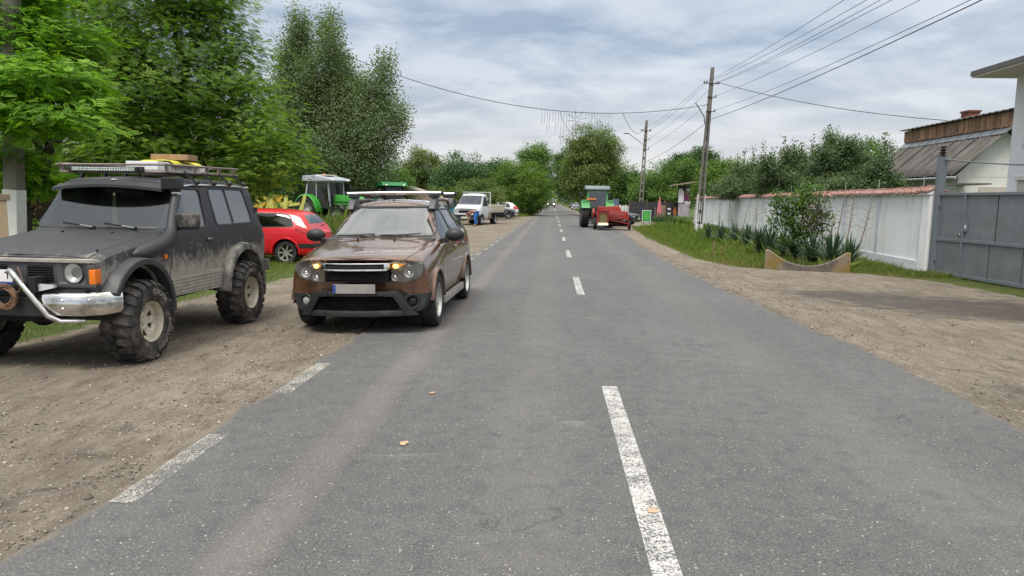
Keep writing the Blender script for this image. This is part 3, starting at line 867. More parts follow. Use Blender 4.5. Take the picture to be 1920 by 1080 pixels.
# ---------------------------------------------------------------- car bodies: a lofted skin from which panels, glass and trim are cut
def temp(me):
    o = bpy.data.objects.new('work', me); COL.objects.link(o); return o
def bake(o):
    dg = bpy.context.evaluated_depsgraph_get()
    me = bpy.data.meshes.new_from_object(o.evaluated_get(dg))
    old = o.data; bpy.data.objects.remove(o); bpy.data.meshes.remove(old)
    return me

def loft_skin(stations, sub=2, lcrease=None):
    """stations: dicts x, bow, p = half section (y, z) from the underside centre line to the top centre line, c = crease"""
    K = len(stations[0]['p']); vs = []; rows = []
    for st in stations:
        row = []
        pts = list(st['p']) + [(-y, z) for y, z in st['p'][-2:0:-1]]
        for (y, z) in pts:
            row.append(len(vs)); vs.append((st['x'] - st.get('bow', 0) * (y / 0.9) ** 2, y, z))
        rows.append(row)
    n = len(rows[0]); fs = []
    for a, b in zip(rows[:-1], rows[1:]):
        for j in range(n): fs.append((a[j], a[(j + 1) % n], b[(j + 1) % n], b[j]))
    for row, fl in ((rows[0], False), (rows[-1], True)):
        for k in range(K - 1):
            l0 = row[(n - k) % n]; l1 = row[(n - k - 1) % n] if k + 1 < K - 1 else row[K - 1]
            f = [row[k], row[k + 1], l1, l0]
            f = [q for i, q in enumerate(f) if q not in f[:i]]
            fs.append(tuple(f[::-1] if fl else f))
    me = bpy.data.meshes.new('skin'); me.from_pydata(vs, [], fs)
    bm = bmesh.new(); bm.from_mesh(me)
    bmesh.ops.recalc_face_normals(bm, faces=bm.faces)
    cl = bm.edges.layers.float.new('crease_edge')
    pos = {}
    for i, row in enumerate(rows):
        for j, q in enumerate(row): pos[q] = (i, j)
    bm.verts.ensure_lookup_table()
    for e in bm.edges:
        (i0, j0), (i1, j1) = pos[e.verts[0].index], pos[e.verts[1].index]
        if i0 == i1:
            e[cl] = stations[i0].get('c', 0)
        elif j0 == j1 and lcrease:
            k = j0 if j0 < K else n - j0
            e[cl] = lcrease.get(k, 0)
    bm.to_mesh(me); bm.free()
    o = temp(me)
    md = o.modifiers.new('s', 'SUBSURF'); md.levels = sub; md.render_levels = sub
    return bake(o)

def offset_shell(skin, off, thick, two=False):
    "closed shell following the skin: outer face at off (+ outward), inner face thick below it"
    bm = bmesh.new(); bm.from_mesh(skin)
    bm.normal_update()
    nrm = [v.normal.copy() for v in bm.verts]; co = [v.co.copy() for v in bm.verts]
    V = [c + n * off for c, n in zip(co, nrm)] + [c + n * (off - thick) for c, n in zip(co, nrm)]
    k = len(co)
    F = [tuple(v.index for v in f.verts) for f in bm.faces]
    bm.free()
    F = F + [tuple(i + k for i in f)[::-1] for f in F]
    me = bpy.data.meshes.new('shell'); me.from_pydata([tuple(v) for v in V], [], F)
    if two:
        me.materials.append(None); me.materials.append(None)
        me.polygons.foreach_set('material_index', [0] * (len(F) // 2) + [1] * (len(F) // 2))
    return me

def volume(me):
    bm = bmesh.new(); bm.from_mesh(me); v = bm.calc_volume(signed=True); bm.free(); return v
def bool_once(me, cm, op, solver, jit):
    o = temp(me.copy())
    c = cm.copy(); c.transform(Matrix.Translation([random.uniform(-jit, jit) for _ in range(3)]) if jit else Matrix.Identity(4))
    co = temp(c)
    md = o.modifiers.new('b', 'BOOLEAN'); md.operation = op; md.object = co; md.solver = solver
    bpy.context.view_layer.update()
    r = bake(o)
    bpy.data.objects.remove(co); bpy.data.meshes.remove(c)
    return r
def boolean(me, cutters, op):
    "cutters: list of MB, applied one after the other; a result of impossible volume is tried again with the cutter moved a hair"
    for cmb_ in cutters:
        cm = cmb_.mesh('cut'); v0, vc = volume(me), abs(volume(cm))
        for k, (solver, jit) in enumerate((('EXACT', 0), ('FAST', 2e-4), ('EXACT', 5e-4), ('FAST', 6e-4), ('EXACT', 2e-3), ('FAST', 1e-3))):
            r = bool_once(me, cm, op, solver, jit); v = volume(r)
            if v < 0: r.flip_normals(); v = -v
            if (op == 'INTERSECT' and 0 < v < min(v0, vc) * .97) or (op == 'DIFFERENCE' and (.5 if v0 > .1 else .004) * v0 < v <= v0 * 1.02): break
            bpy.data.meshes.remove(r) if k < 5 else None
        else: print('BOOLEAN unsolved', op, len(me.vertices), v0, vc, v)
        if k > 1: print('boolean retry', k, op, round(v0, 5), round(vc, 5), round(v, 6))
        bpy.data.meshes.remove(cm); bpy.data.meshes.remove(me); me = r
    return me

def smooth_me(me, ang=32):
    me.polygons.foreach_set('use_smooth', [True] * len(me.polygons))
    me.set_sharp_from_angle(angle=R(ang))
    return me

class Skin:
    "a body skin and the panels cut from it"
    def __init__(s, stations, sub=2, lcrease=None):
        s.me = loft_skin(stations, sub, lcrease)
    def shell(s, cutters, thick=0.025, off=0.0):
        return smooth_me(boolean(offset_shell(s.me, off, thick, True), cutters, 'DIFFERENCE'))
    def patch(s, cut, off, thick, minus=None):
        me = boolean(offset_shell(s.me, off, thick), [cut], 'INTERSECT')
        if minus is not None: me = boolean(me, [minus], 'DIFFERENCE')
        return smooth_me(me)

def side(poly, y0=0.35, y1=1.3, sgn=1):
    return MB().prism(poly, 'y', y0 * sgn, y1 * sgn)
def front(poly, x0, x1):
    return MB().prism(poly, 'x', x0, x1)
def top(poly, z0, z1):
    return MB().prism(poly, 'z', z0, z1)
def band(poly, d0, d1, mk, **kw):
    "ring between two grown copies of an outline"
    return mk(grow_poly(poly, d1), **kw), mk(grow_poly(poly, d0), **kw)
def circle(cx, cz, r, n=28, a0=0, a1=2 * PI):
    return [(cx + r * math.cos(a0 + (a1 - a0) * i / n), cz + r * math.sin(a0 + (a1 - a0) * i / n)) for i in range(n)]

# ---- wheels. local: axle along y, outer face towards +y, centre at the origin
def tyre_mb(r, w, rim, n=40, lugs=0, lug_h=0.012, fat=0.5):
    b = MB(); h = w / 2; s_ = r - rim
    prof = [(rim, -h * 0.80), (rim + s_ * 0.12, -h * 0.93), (rim + s_ * fat, -h), (r - s_ * 0.14, -h * 0.94), (r - 0.012, -h * 0.80), (r, -h * 0.55), (r, h * 0.55), (r - 0.012, h * 0.80),
            (r - s_ * 0.14, h * 0.94), (rim + s_ * fat, h), (rim + s_ * 0.12, h * 0.93), (rim, h * 0.80)]
    b.lathe(prof, (0, 0, 0), 'y', n)
    if lugs:
        for i in range(lugs):
            for sg in (-1, 1):
                a = 2 * PI * (i + (0.5 if sg > 0 else 0)) / lugs
                c, s2 = math.cos(a), math.sin(a)
                rr = r + lug_h * 0.35; da = 2 * PI / lugs * 0.30
                # a bent block running from the shoulder towards the middle
                P0 = []
                for (t, y, hh, skew) in ((0, h * 1.0 * sg, -s_ * 0.20, 0.0), (1, h * 0.82 * sg, 0.0, 0.0), (2, h * 0.34 * sg, lug_h * 0.6, 0.55), (3, h * 0.04 * sg, lug_h * 0.6, 0.15)):
                    for q in (-1, 1):
                        for lv in (0, 1):
                            ra = r - 0.02 + hh * 0.6 if lv == 0 else rr + hh
                            an = a + da * q * (1.0 if t < 3 else 0.7) + skew * da * 1.2
                            P0.append((ra * math.cos(an), y + (0.012 * sg * lv if t == 0 else 0), ra * math.sin(an)))
                fs = []
                for t in range(3):
                    o = t * 4
                    fs += [(o + 1, o + 5, o + 7, o + 3), (o, o + 4, o + 5, o + 1), (o + 2, o + 3, o + 7, o + 6)]
                fs += [(0, 1, 3, 2), (12, 14, 15, 13)]
                b.add(P0, fs)
    else:
        for y in (-h * 0.3, 0.0, h * 0.3):
            b.lathe([(r + 0.0015, y - w * 0.085), (r + 0.004, y - w * 0.07), (r + 0.004, y + w * 0.07), (r + 0.0015, y + w * 0.085)], (0, 0, 0), 'y', n)
    return b

def rim_mb(rim, w, spokes=5, style='alloy', face=0.30):
    b = MB(); h = w / 2; f = h * face
    b.lathe([(rim * 0.90, -h * 0.7), (rim * 0.96, -h * 0.4), (rim * 0.93, h * 0.45), (rim * 1.0, h * 0.80), (rim * 1.04, h * 0.92), (rim * 1.04, h * 0.84)], (0, 0, 0), 'y', 32)
    b.lathe([(0.001, f + 0.02), (rim * 0.16, f + 0.018), (rim * 0.22, f), (rim * 0.22, f - 0.05)], (0, 0, 0), 'y', 18)
    if style == 'steel':
        b.lathe([(rim * 0.22, f), (rim * 0.36, f + 0.012), (rim * 0.50, f - 0.005)], (0, 0, 0), 'y', 32)
        for i in range(spokes):
            a0 = 2 * PI * i / spokes
            for k in range(3):
                a = a0 + (k - 1) * 0.17
                b.bar((rim * 0.46 * math.cos(a), f - 0.006, rim * 0.46 * math.sin(a)), (rim * 0.95 * math.cos(a), h * 0.42, rim * 0.95 * math.sin(a)), rim * 0.185, 0.012, up=(0, 1, 0))
        b.lathe([(rim * 0.78, h * 0.30), (rim * 0.94, h * 0.46)], (0, 0, 0), 'y', 32)
    else:
        for i in range(spokes):
            a0 = 2 * PI * i / spokes
            for q in ((-1, 1) if style == 'twin' else (0,)):
                a1 = a0 + q * 0.20; a2 = a0 + q * 0.13
                wd = rim * (0.12 if style == 'twin' else 0.24)
                b.bar((rim * 0.16 * math.cos(a2), f + 0.004, rim * 0.16 * math.sin(a2)), (rim * 0.97 * math.cos(a1), f + 0.016, rim * 0.97 * math.sin(a1)), wd, 0.028, up=(0, 1, 0))
    return b

_wheel_cache = {}
def wheel(parent, pos, r, w, rim, mt, mr, spokes=5, style='alloy', lugs=0, flip=False, key=None, name='wheel', steer=0.0, lug_h=0.012):
    k = key or (r, w, rim, spokes, style, lugs, mt.name, mr.name)
    if k not in _wheel_cache:
        t = tyre_mb(r, w, rim, 44 if r < 0.6 else 56, lugs, lug_h).mesh('tyre', 35)
        t.materials.append(mt)
        q = rim_mb(rim, w, spokes, style).mesh('rim', 35, fix=True); q.materials.append(mr)
        d = MB().disc((0, 0, 0), rim * 0.96, 'y', 24, w * -0.12)
        d.lathe([(rim * 0.75, w * 0.02), (rim * 0.3, w * 0.02), (rim * 0.3, -w * 0.1)], (0, 0, 0), 'y', 24)
        d = d.mesh('brake', 35); d.materials.append(M['dark'])
        _wheel_cache[k] = (t, q, d)
    t, q, d = _wheel_cache[k]
    wp = part(name, parent, pos, (0, 0, PI + steer if flip else steer))
    for nm, me in (('tyre', t), ('rim', q), ('brake_drum', d)):
        o = bpy.data.objects.new(nm, me); COL.objects.link(o); o.parent = wp
    return wp

def arch_flare(cx, cz, r0, r1, y0, y1, a0=-8, a1=188, n=22, lip=0.03, flat=0.0):
    "a wheel arch lip: from the body (y0) out to y1, between radii r0 (opening) and r1"
    b = MB(); rows = []
    for i in range(n + 1):
        a = R(a0 + (a1 - a0) * i / n); c, s_ = math.cos(a), math.sin(a)
        ax = 1 + flat * (1 if True else 0)
        sec = [(r1, y0), (r1 - (r1 - r0) * 0.15, y1 - 0.012), (r1 - (r1 - r0) * 0.3, y1), (r0 + 0.006, y1), (r0, y1 - 0.01), (r0, y0 - 0.10)]
        rows.append([(cx + q * c, y, cz + q * s_) for q, y in sec])
    m = len(rows[0])
    for rr in rows: b.v += rr
    for i in range(n):
        for j in range(m - 1): b.f.append((i * m + j, i * m + j + 1, (i + 1) * m + j + 1, (i + 1) * m + j))
    b.f += [tuple(range(m)), tuple(range(n * m, n * m + m))[::-1]]
    return b

def seat_mb(x, y, z, w=0.5):
    b = MB()
    b.box((x + 0.05, y, z + 0.08), (0.5, w, 0.16)).box((x - 0.24, y, z + 0.42), (0.13, w * 0.95, 0.62), (0, R(-14), 0))
    b.box((x - 0.35, y, z + 0.83), (0.09, 0.26, 0.17), (0, R(-14), 0))
    return b
def steering_wheel_mb(c, r=0.185, tilt=R(-62)):
    b = MB()
    Mx = Matrix.Translation(c) @ Matrix.Rotation(tilt, 4, 'Y')
    b.tube([(r * math.cos(2 * PI * i / 26), r * math.sin(2 * PI * i / 26), 0) for i in range(27)], 0.015, 8, cap=False)
    b.ell((0, 0, -0.02), (0.055, 0.07, 0.03))
    for a in (0, 2.3, -2.3): b.bar((0, 0, -0.01), (r * math.cos(a + PI), r * math.sin(a + PI), 0), 0.03, 0.012)
    return b.xf(Mx)
def mirror_mb(c, d, r=0.03):
    return MB()
def wiper_mb(p0, p1, q0, q1):
    b = MB(); b.tube([p0, p1], [0.011, 0.007], 6); b.bar(q0, q1, 0.012, 0.02); return b

def half_drum(cx, cy, cz, r, w, n=14):
    "the dark inner lining over a wheel"
    b = MB()
    for i in range(n + 1):
        a = PI * i / n
        b.v += [(cx + r * math.cos(a), cy - w / 2, cz + r * math.sin(a)), (cx + r * math.cos(a), cy + w / 2, cz + r * math.sin(a))]
    b.f = [(2 * i, 2 * i + 1, 2 * i + 3, 2 * i + 2) for i in range(n)]
    return b
M['mud_mirror'] = pm('mud_mirror', (.02, .02, .02), .5, dirt=(.24, .22, .18), dirt_amt=.5, dscale=9)
# ---------------------------------------------------------------- charcoal off-roader with roof rack
def S(x, bow, c, *p): return dict(x=x, bow=bow, c=c, p=list(p))
PX, PY = -5.115, 8.42
off = thing('off_road_car', 'lifted matte charcoal three door off-roader with muddy sides, snorkel and roof rack', 'car',
            (PX, PY, float(gz(-5.0, 8.4)) + 0.056), R(-91.2))
st = [
 S(1.74, .03, .85, (0,.52), (.60,.52), (.76,.54), (.79,.74), (.80,.90), (.785,1.00), (.70,1.035), (.42,1.05), (0,1.055)),
 S(1.60, .03, .3, (0,.50), (.62,.50), (.80,.53), (.83,.76), (.835,.94), (.815,1.055), (.72,1.095), (.44,1.115), (0,1.12)),
 S(1.10, 0, 0, (0,.48), (.62,.48), (.80,.52), (.845,.78), (.85,1.00), (.83,1.13), (.73,1.175), (.45,1.195), (0,1.20)),
 S(0.62, 0, .2, (0,.48), (.62,.48), (.80,.52), (.85,.78), (.858,1.02), (.835,1.19), (.735,1.235), (.45,1.25), (0,1.255)),
 S(0.48, .05, .6, (0,.48), (.62,.48), (.80,.52), (.85,.78), (.86,1.03), (.84,1.22), (.75,1.26), (.45,1.275), (0,1.28)),
 S(0.10, .06, .5, (0,.48), (.62,.48), (.80,.52), (.85,.78), (.862,1.04), (.842,1.25), (.715,1.79), (.63,1.845), (0,1.865)),
 S(-0.20, 0, 0, (0,.48), (.62,.48), (.80,.52), (.85,.78), (.862,1.05), (.842,1.255), (.712,1.80), (.63,1.865), (0,1.895)),
 S(-1.00, 0, 0, (0,.48), (.62,.48), (.80,.52), (.85,.78), (.862,1.05), (.842,1.265), (.712,1.81), (.63,1.872), (0,1.905)),
 S(-1.72, .0, .2, (0,.48), (.62,.48), (.80,.54), (.85,.78), (.858,1.05), (.838,1.27), (.70,1.78), (.61,1.85), (0,1.885)),
 S(-1.84, .04, .6, (0,.50), (.62,.50), (.79,.55), (.84,.78), (.85,1.05), (.83,1.27), (.69,1.75), (.60,1.81), (0,1.84)),
 S(-2.06, .05, .8, (0,.54), (.60,.54), (.76,.57), (.82,.78), (.835,1.05), (.80,1.20), (.72,1.26), (.5,1.30), (0,1.32)),
]
pskin = Skin(st, 2, {2: .5, 4: .35, 5: .55, 6: .8, 7: .3})
AX, HUB, TR = 1.20, 0.425, 0.855
WZ = .355
ws_poly = round_poly([(-.765, 1.305), (.765, 1.305), (.645, 1.735), (-.645, 1.735)], .05)
dw_poly = round_poly([(.40, 1.285), (-.33, 1.285), (-.37, 1.735), (.085, 1.735)], .05)
qw_poly = round_poly([(-.62, 1.30), (-1.66, 1.305), (-1.60, 1.745), (-.60, 1.745)], .06)
rw_poly = round_poly([(-.62, 1.36), (.62, 1.36), (.58, 1.70), (-.58, 1.70)], .05)
cuts = [front(ws_poly, -.1, 1.2), front(rw_poly, -3, -1.6)]
for sg in (1, -1):
    cuts += [side(dw_poly, .4, 1.3, sg), side(qw_poly, .4, 1.3, sg)]
    for ax in (AX, -AX): cuts.append(MB().prism(circle(ax, HUB, .50), 'y', .30 * sg, 1.3 * sg))
link('body', pskin.shell(cuts, .03), [M['charcoal'], M['dark']], off)
# glazing, seals
wg = MB(); gpts = grow_poly(ws_poly, .02); wx = lambda y, z: .452 - (z - 1.30) * .702 - .03 * (y / .9) ** 2
wg.v = [(wx(0, z) - .014 - d, y, z) for d in (0, .006) for y, z in gpts]; n_ = len(gpts)
wg.f = [tuple(range(n_)), tuple(range(n_, 2 * n_))[::-1]] + [(i, n_ + i, n_ + (i + 1) % n_, (i + 1) % n_) for i in range(n_)]
wg.build('windscreen', M['glass'], off)
link('rear_window', pskin.patch(front(grow_poly(rw_poly, .012), -3, -1.6), -.010, .006), M['glass_side'], off)
o_, i_ = band(ws_poly, 0, .028, front, x0=-.1, x1=1.2)
link('window_seal', pskin.patch(o_, .004, .012, i_), M['black_plastic'], off)
for sg in (1, -1):
    link('side_window', pskin.patch(side(grow_poly(dw_poly, .012), .4, 1.3, sg), -.010, .006), M['glass_dusty'], off)
    link('side_window', pskin.patch(side(grow_poly(qw_poly, .012), .4, 1.3, sg), -.006, .006), M['glass_dusty'], off)
    for pl, d in ((dw_poly, .02), (qw_poly, .03)):
        o_, i_ = band(pl, 0, d, side, y0=.4, y1=1.3, sgn=sg)
        link('window_seal', pskin.patch(o_, .005, .012, i_), M['black_plastic'], off)
    # the sliding glass of the rear side window overlaps in the middle
    MB().bar((-1.075, .845 * sg - .012 * sg, 1.31), (-1.04, .725 * sg, 1.745), .016, .012).build('window_divider', M['grey_plastic'], off)
    dr = [(.55, .60), (.50, 1.02), (.50, 1.25), (.13, 1.77), (-.43, 1.77), (-.44, 1.25), (-.50, .60)]
    dpoly = round_poly(dr, .04)
    door = pskin.patch(side(dpoly, .665, 1.3, sg), .003, .008, side(grow_poly(dw_poly, .018), .35, 1.4, sg))
    dob = link('door', door, M['charcoal'], off)
    MB().box((-.33, .878 * sg, 1.135), (.13, .03, .032)).build('handle', M['chrome'], dob, smooth=40, bevel=.008)
    o_, i_ = band(dpoly, -.002, .011, side, y0=.665, y1=1.3, sgn=sg)
    link('door_gap', pskin.patch(o_, .0015, .008, i_), M['dark'], off)
    # muddy ribbed sill cladding
    cl = MB()
    cl.prism([(.66, .53), (-.66, .50), (-.66, .74), (.66, .72)], 'y', .80 * sg, .872 * sg)
    for i in range(5):
        z = .56 + .038 * i
        cl.bar((.64, .874 * sg, z), (-.64, .874 * sg, z - .006), .014, .016)
    cl.build('sill_cladding', M['mud_sill'], off, smooth=30)
    arch_flare(AX, HUB + .02, .50, .585, .80 * sg, 0.965 * sg, 28, 186).build('wheel_arch', M['flare'], off, smooth=40)
    arch_flare(-AX, HUB + .02, .50, .61, .80 * sg, 0.965 * sg, 0, 196).build('wheel_arch', M['flare_mud'], off, smooth=40)
    for ax in (AX, -AX):
        half_drum(ax, .63 * sg, HUB + .02, .52, .48).build('wheel_housing', M['dark'], off, fix=False)
    # rain gutter
    MB().tube([(.10, .735 * sg, 1.765), (-.2, .733 * sg, 1.79), (-1.0, .733 * sg, 1.80), (-1.78, .72 * sg, 1.785)], .012, 6).build('rain_gutter', M['silver'], off, smooth=60)
    # door mirror
    if sg > 0:
        mb = MB()
        mb.box((.40, 1.00 * sg, 1.375), (.12, .25, .19))
        mo = mb.build('mirror', M['mud_mirror'], off, smooth=40, bevel=.035, seg=3)
        MB().box((.335, 1.00 * sg, 1.375), (.006, .21, .155)).build('mirror_glass', M['reflector'], mo)
        MB().tube([(.40, .95 * sg, 1.30), (.42, .86 * sg, 1.27)], .016, 6).build('mirror_arm', M['black_plastic'], mo)
    # front lamps
    hb = MB().prism(round_poly([(.415 * sg, .80), (.73 * sg, .80), (.73 * sg, 1.005), (.415 * sg, 1.005)], .045), 'x', 1.742, 1.775)
    hl = MB()
    o_ = round_poly([(.415 * sg, .80), (.715 * sg, .80), (.715 * sg, 1.005), (.415 * sg, 1.005)], .03)
    n_ = len(o_); i_ = circle(.575 * sg, .905, .098, n_, PI * (1.25 if sg > 0 else 1.75), PI * (1.25 if sg > 0 else 1.75) + 2 * PI * sg)
    hl.v = [(1.77, *q) for q in o_] + [(1.75, *q) for q in i_]
    hl.f = [(k, (k + 1) % n_, n_ + (k + 1) % n_, n_ + k) for k in range(n_)]
    hl.lathe([(.10, 1.735), (.102, 1.772), (.094, 1.772), (.092, 1.74)], (0, .575 * sg, .905), 'x', 26)
    ho = hl.build('headlight', M['grey_plastic'], off, smooth=40)
    MB().lathe([(.093, 1.758), (.07, 1.725), (.03, 1.70), (.001, 1.695)], (0, .575 * sg, .905), 'x', 26).build('reflector', M['reflector'], ho, smooth=60)
    MB().lathe([(.094, 1.765), (.07, 1.775), (.03, 1.781), (.001, 1.782)], (0, .575 * sg, .905), 'x', 26).build('lens', M['lens'], ho, smooth=60)
    ind = MB().prism(round_poly([(.735, .80), (.80, .80), (.80, .945), (.735, .945)], .012), 'x', 1.65, 1.772)
    ind2 = MB().prism(round_poly([(.735, .949), (.80, .949), (.80, .995), (.735, .995)], .012), 'x', 1.65, 1.770)
    if sg < 0:
        for b_ in (ind, ind2): b_.v = [(x, -y, z) for x, y, z in b_.v]
    io = ind.build('indicator', M['amber'], off, smooth=40, bevel=.008)
    ind2.build('side_light', M['lens'], io, smooth=40, bevel=.008)
    MB().box((.655, .865 * sg, .985), (.062, .02, .05)).build('side_indicator', M['amber'], off, bevel=.006)
    # bumper end
    bp = MB(); pts = [(1.90, .36), (1.895, .55), (1.865, .74), (1.79, .875), (1.60, .945)]
    for i in range(len(pts) - 1):
        pass
    n_ = len(pts); sec = [(-.01, .505), (.012, .52), (.022, .60), (.016, .70), (-.012, .728), (-.05, .728), (-.05, .505)]
    for j, (x, y) in enumerate(pts):
        a = pts[max(j - 1, 0)]; c = pts[min(j + 1, n_ - 1)]
        t = Vector((c[0] - a[0], c[1] - a[1])).normalized(); nn = Vector((t.y, -t.x))
        for d, z in sec: bp.v.append((x + nn.x * d, (y + nn.y * d) * sg, z))
    m_ = len(sec)
    for j in range(n_ - 1):
        for k in range(m_): bp.f.append((j * m_ + k, j * m_ + (k + 1) % m_, (j + 1) * m_ + (k + 1) % m_, (j + 1) * m_ + k))
    bp.f += [tuple(range(m_)), tuple(range((n_ - 1) * m_, n_ * m_))]
    bo = bp.build('bumper', M['chrome'], off, smooth=50)
    for yy, zz in ((.56, .66), (.56, .58), (.79, .66)):
        MB().ell((1.915 if yy < .7 else 1.86, yy * sg, zz), .011, 8, 6).build('bolt', M['chrome'], bo)
    MB().box((1.80, .62 * sg, .738), (.10, .20, .018)).build('bumper_top', M['black_plastic'], bo)
    # bull bar tube
    MB().tube([(1.93, .06 * sg, .935), (1.965, .11 * sg, .925), (1.985, .17 * sg, .87), (1.965, .31 * sg, .68), (1.945, .43 * sg, .51), (1.90, .52 * sg, .455), (1.80, .70 * sg, .45)],
              [.024, .026, .026, .026, .026, .026, .024], 10).build('bull_bar', M['chrome'], off, smooth=60)
    MB().prism([(.30 * sg, .735), (.47 * sg, .775), (.47 * sg, .80), (.30 * sg, .81)], 'x', 1.86, 1.90).build('bracket', M['car_white'], off)
    for ax in (AX, -AX):
        wheel(off, (ax, TR * sg, WZ), .415, .33, .205, M['mud_rubber'], M['steel_wheel'], 6, 'steel', 24, sg < 0, lug_h=.026)
# raised white lettering on the left tyres
for ax, rot0 in ((AX, 0.0), (-AX, 0.9)):
    wp = [c for c in off.children if c.name.startswith('wheel') and not c.name.startswith('wheel_') and abs(c.location.x - ax) < .01 and c.location.y > 0][0]
    for word, mid in (('COOPER', 62), ('EVOLUTION', -38)):
        me = text_mesh(word, .075, .0015)
        for v in me.vertices:
            a = R(mid) + rot0 - v.co.x / .325
            rr = .312 + v.co.y
            yy = .1665 + v.co.z
            v.co = (rr * math.cos(a) * -1, yy, rr * math.sin(a))
            v.co.x *= 1
        bm = bmesh.new(); bm.from_mesh(me); bmesh.ops.recalc_face_normals(bm, faces=bm.faces); bm.to_mesh(me); bm.free()
        link('lettering', me, M['white_ink'], wp)
# bumper middle with winch
cb = MB().box((1.84, 0, .59), (.12, .74, .19)).box((1.80, 0, .70), (.16, .66, .03))
cb.build('winch_bumper', M['black_plastic'], off, bevel=.012)
MB().tube([(1.90, -.24, .80), (1.90, .24, .80)], .055, 14).box((1.86, .27, .80), (.16, .09, .15)).box((1.86, -.27, .80), (.16, .09, .15)).build('winch', M['dark'], off, smooth=40)
rp = MB()
for k in range(9):
    r_ = .075 + .012 * (k % 5); cx = 1.955 + .006 * (k % 3)
    rp.tube([(cx + .008 * math.sin(a * 3 + k), .015 + r_ * 1.1 * math.cos(a) + .006 * math.sin(2 * a + k), .71 + r_ * math.sin(a) - .02) for a in [2 * PI * i / 22 for i in range(23)]], .006, 5, cap=False)
rp.tube([(1.96, .10, .71), (1.97, .17, .74), (1.985, .235, .84), (1.975, .20, .93), (1.96, .17, .97)], .006, 5)
rp.build('winch_rope', M['rope'], off, smooth=60)
# grille
gr = MB().prism([(-.41, .80), (.41, .80), (.41, 1.0), (-.41, 1.0)], 'x', 1.742, 1.752)
for sg in (1, -1):
    gr.prism([(.71 * sg, .80), (.74 * sg, .80), (.74 * sg, 1.0), (.71 * sg, 1.0)], 'x', 1.742, 1.768)
gr.prism([(-.80, .765), (.80, .765), (.805, .80), (-.805, .80)], 'x', 1.70, 1.772)
gr.prism([(-.79, .69), (.79, .69), (.80, .765), (-.80, .765)], 'x', 1.66, 1.745)
go = gr.build('grille', M['grey_plastic'], off, smooth=30, bevel=.004)
for sg in (1, -1):
    MB().prism(round_poly([(.10 * sg, .825), (.37 * sg, .825), (.345 * sg, .975), (.10 * sg, .975)], .02), 'x', 1.75, 1.7545).build('grille_opening', M['dark'], go)
    sl = MB()
    for i in range(6): sl.box((1.762, .235 * sg, .838 + .025 * i), (.022, .255, .008), (0, R(20), 0))
    sl.build('grille_slats', M['black_plastic'], go)
MB().prism([(-.805, 1.004), (.805, 1.004), (.79, 1.04), (-.79, 1.04)], 'x', 1.70, 1.778).build('grille_trim', M['mud_sill'], off, bevel=.006)
pl = MB().box((1.935, -.16, .885), (.012, .52, .115), (0, R(-6), 0)).build('number_plate', M['plate'], off, bevel=.003)
MB().box((1.945, -.16, .818), (.014, .53, .022)).build('plate_strip', M['plate_blue'], pl)
tm = text_mesh('T', .105, .002)
to = link('lettering', tm, M['ink'], pl); to.location = (1.9425, .050, .885); to.rotation_euler = (R(90), 0, R(90))
# snorkel
sn = MB()
sn.tube([(1.20, .82, 1.04), (1.13, .86, 1.05), (.98, .885, 1.085), (.80, .89, 1.125), (.64, .885, 1.175), (.53, .872, 1.24), (.475, .85, 1.33), (.36, .805, 1.48), (.23, .765, 1.62), (.19, .755, 1.68)],
        [.03, .075, .085, .082, .076, .068, .058, .052, .050, .050], 14)
so = sn.build('snorkel', M['charcoal_up'], off, smooth=60)
MB().lathe([(.057, -.014), (.057, .014)], (.19, .755, 1.685), 'z', 14).build('clamp_ring', M['chrome'], so)
hd = MB().tube([(.19, .755, 1.69), (.19, .755, 1.745)], .05, 12)
hd.box((.23, .735, 1.80), (.16, .20, .14))
hd.build('snorkel_head', M['black_plastic'], so, smooth=40, bevel=.018)
MB().box((.312, .735, 1.80), (.004, .16, .105)).build('snorkel_grille', M['dark'], so)
# sun visor over the windscreen
vz = MB(); n_ = 15
for i in range(n_):
    y = -.70 + 1.34 * i / (n_ - 1); b_ = (y / .72) ** 2
    for x, z in ((.02 - .02 * b_, 1.845 - .055 * b_), (.22 - .06 * b_, 1.825 - .06 * b_), (.375 - .10 * b_, 1.775 - .05 * b_), (.375 - .10 * b_, 1.745 - .055 * b_), (.20 - .06 * b_, 1.79 - .06 * b_), (.02 - .02 * b_, 1.82 - .055 * b_)):
        vz.v.append((x, y, z))
for i in range(n_ - 1):
    for k in range(6): vz.f.append((i * 6 + k, i * 6 + (k + 1) % 6, (i + 1) * 6 + (k + 1) % 6, (i + 1) * 6 + k))
vz.f += [tuple(range(6)), tuple(range((n_ - 1) * 6, n_ * 6))]
vz.build('windscreen_visor', M['charcoal_up'], off, smooth=40)
MB().ell((.20, .02, 1.832), (.045, .035, .012)).build('visor_patch', M['plate'], off, smooth=60)
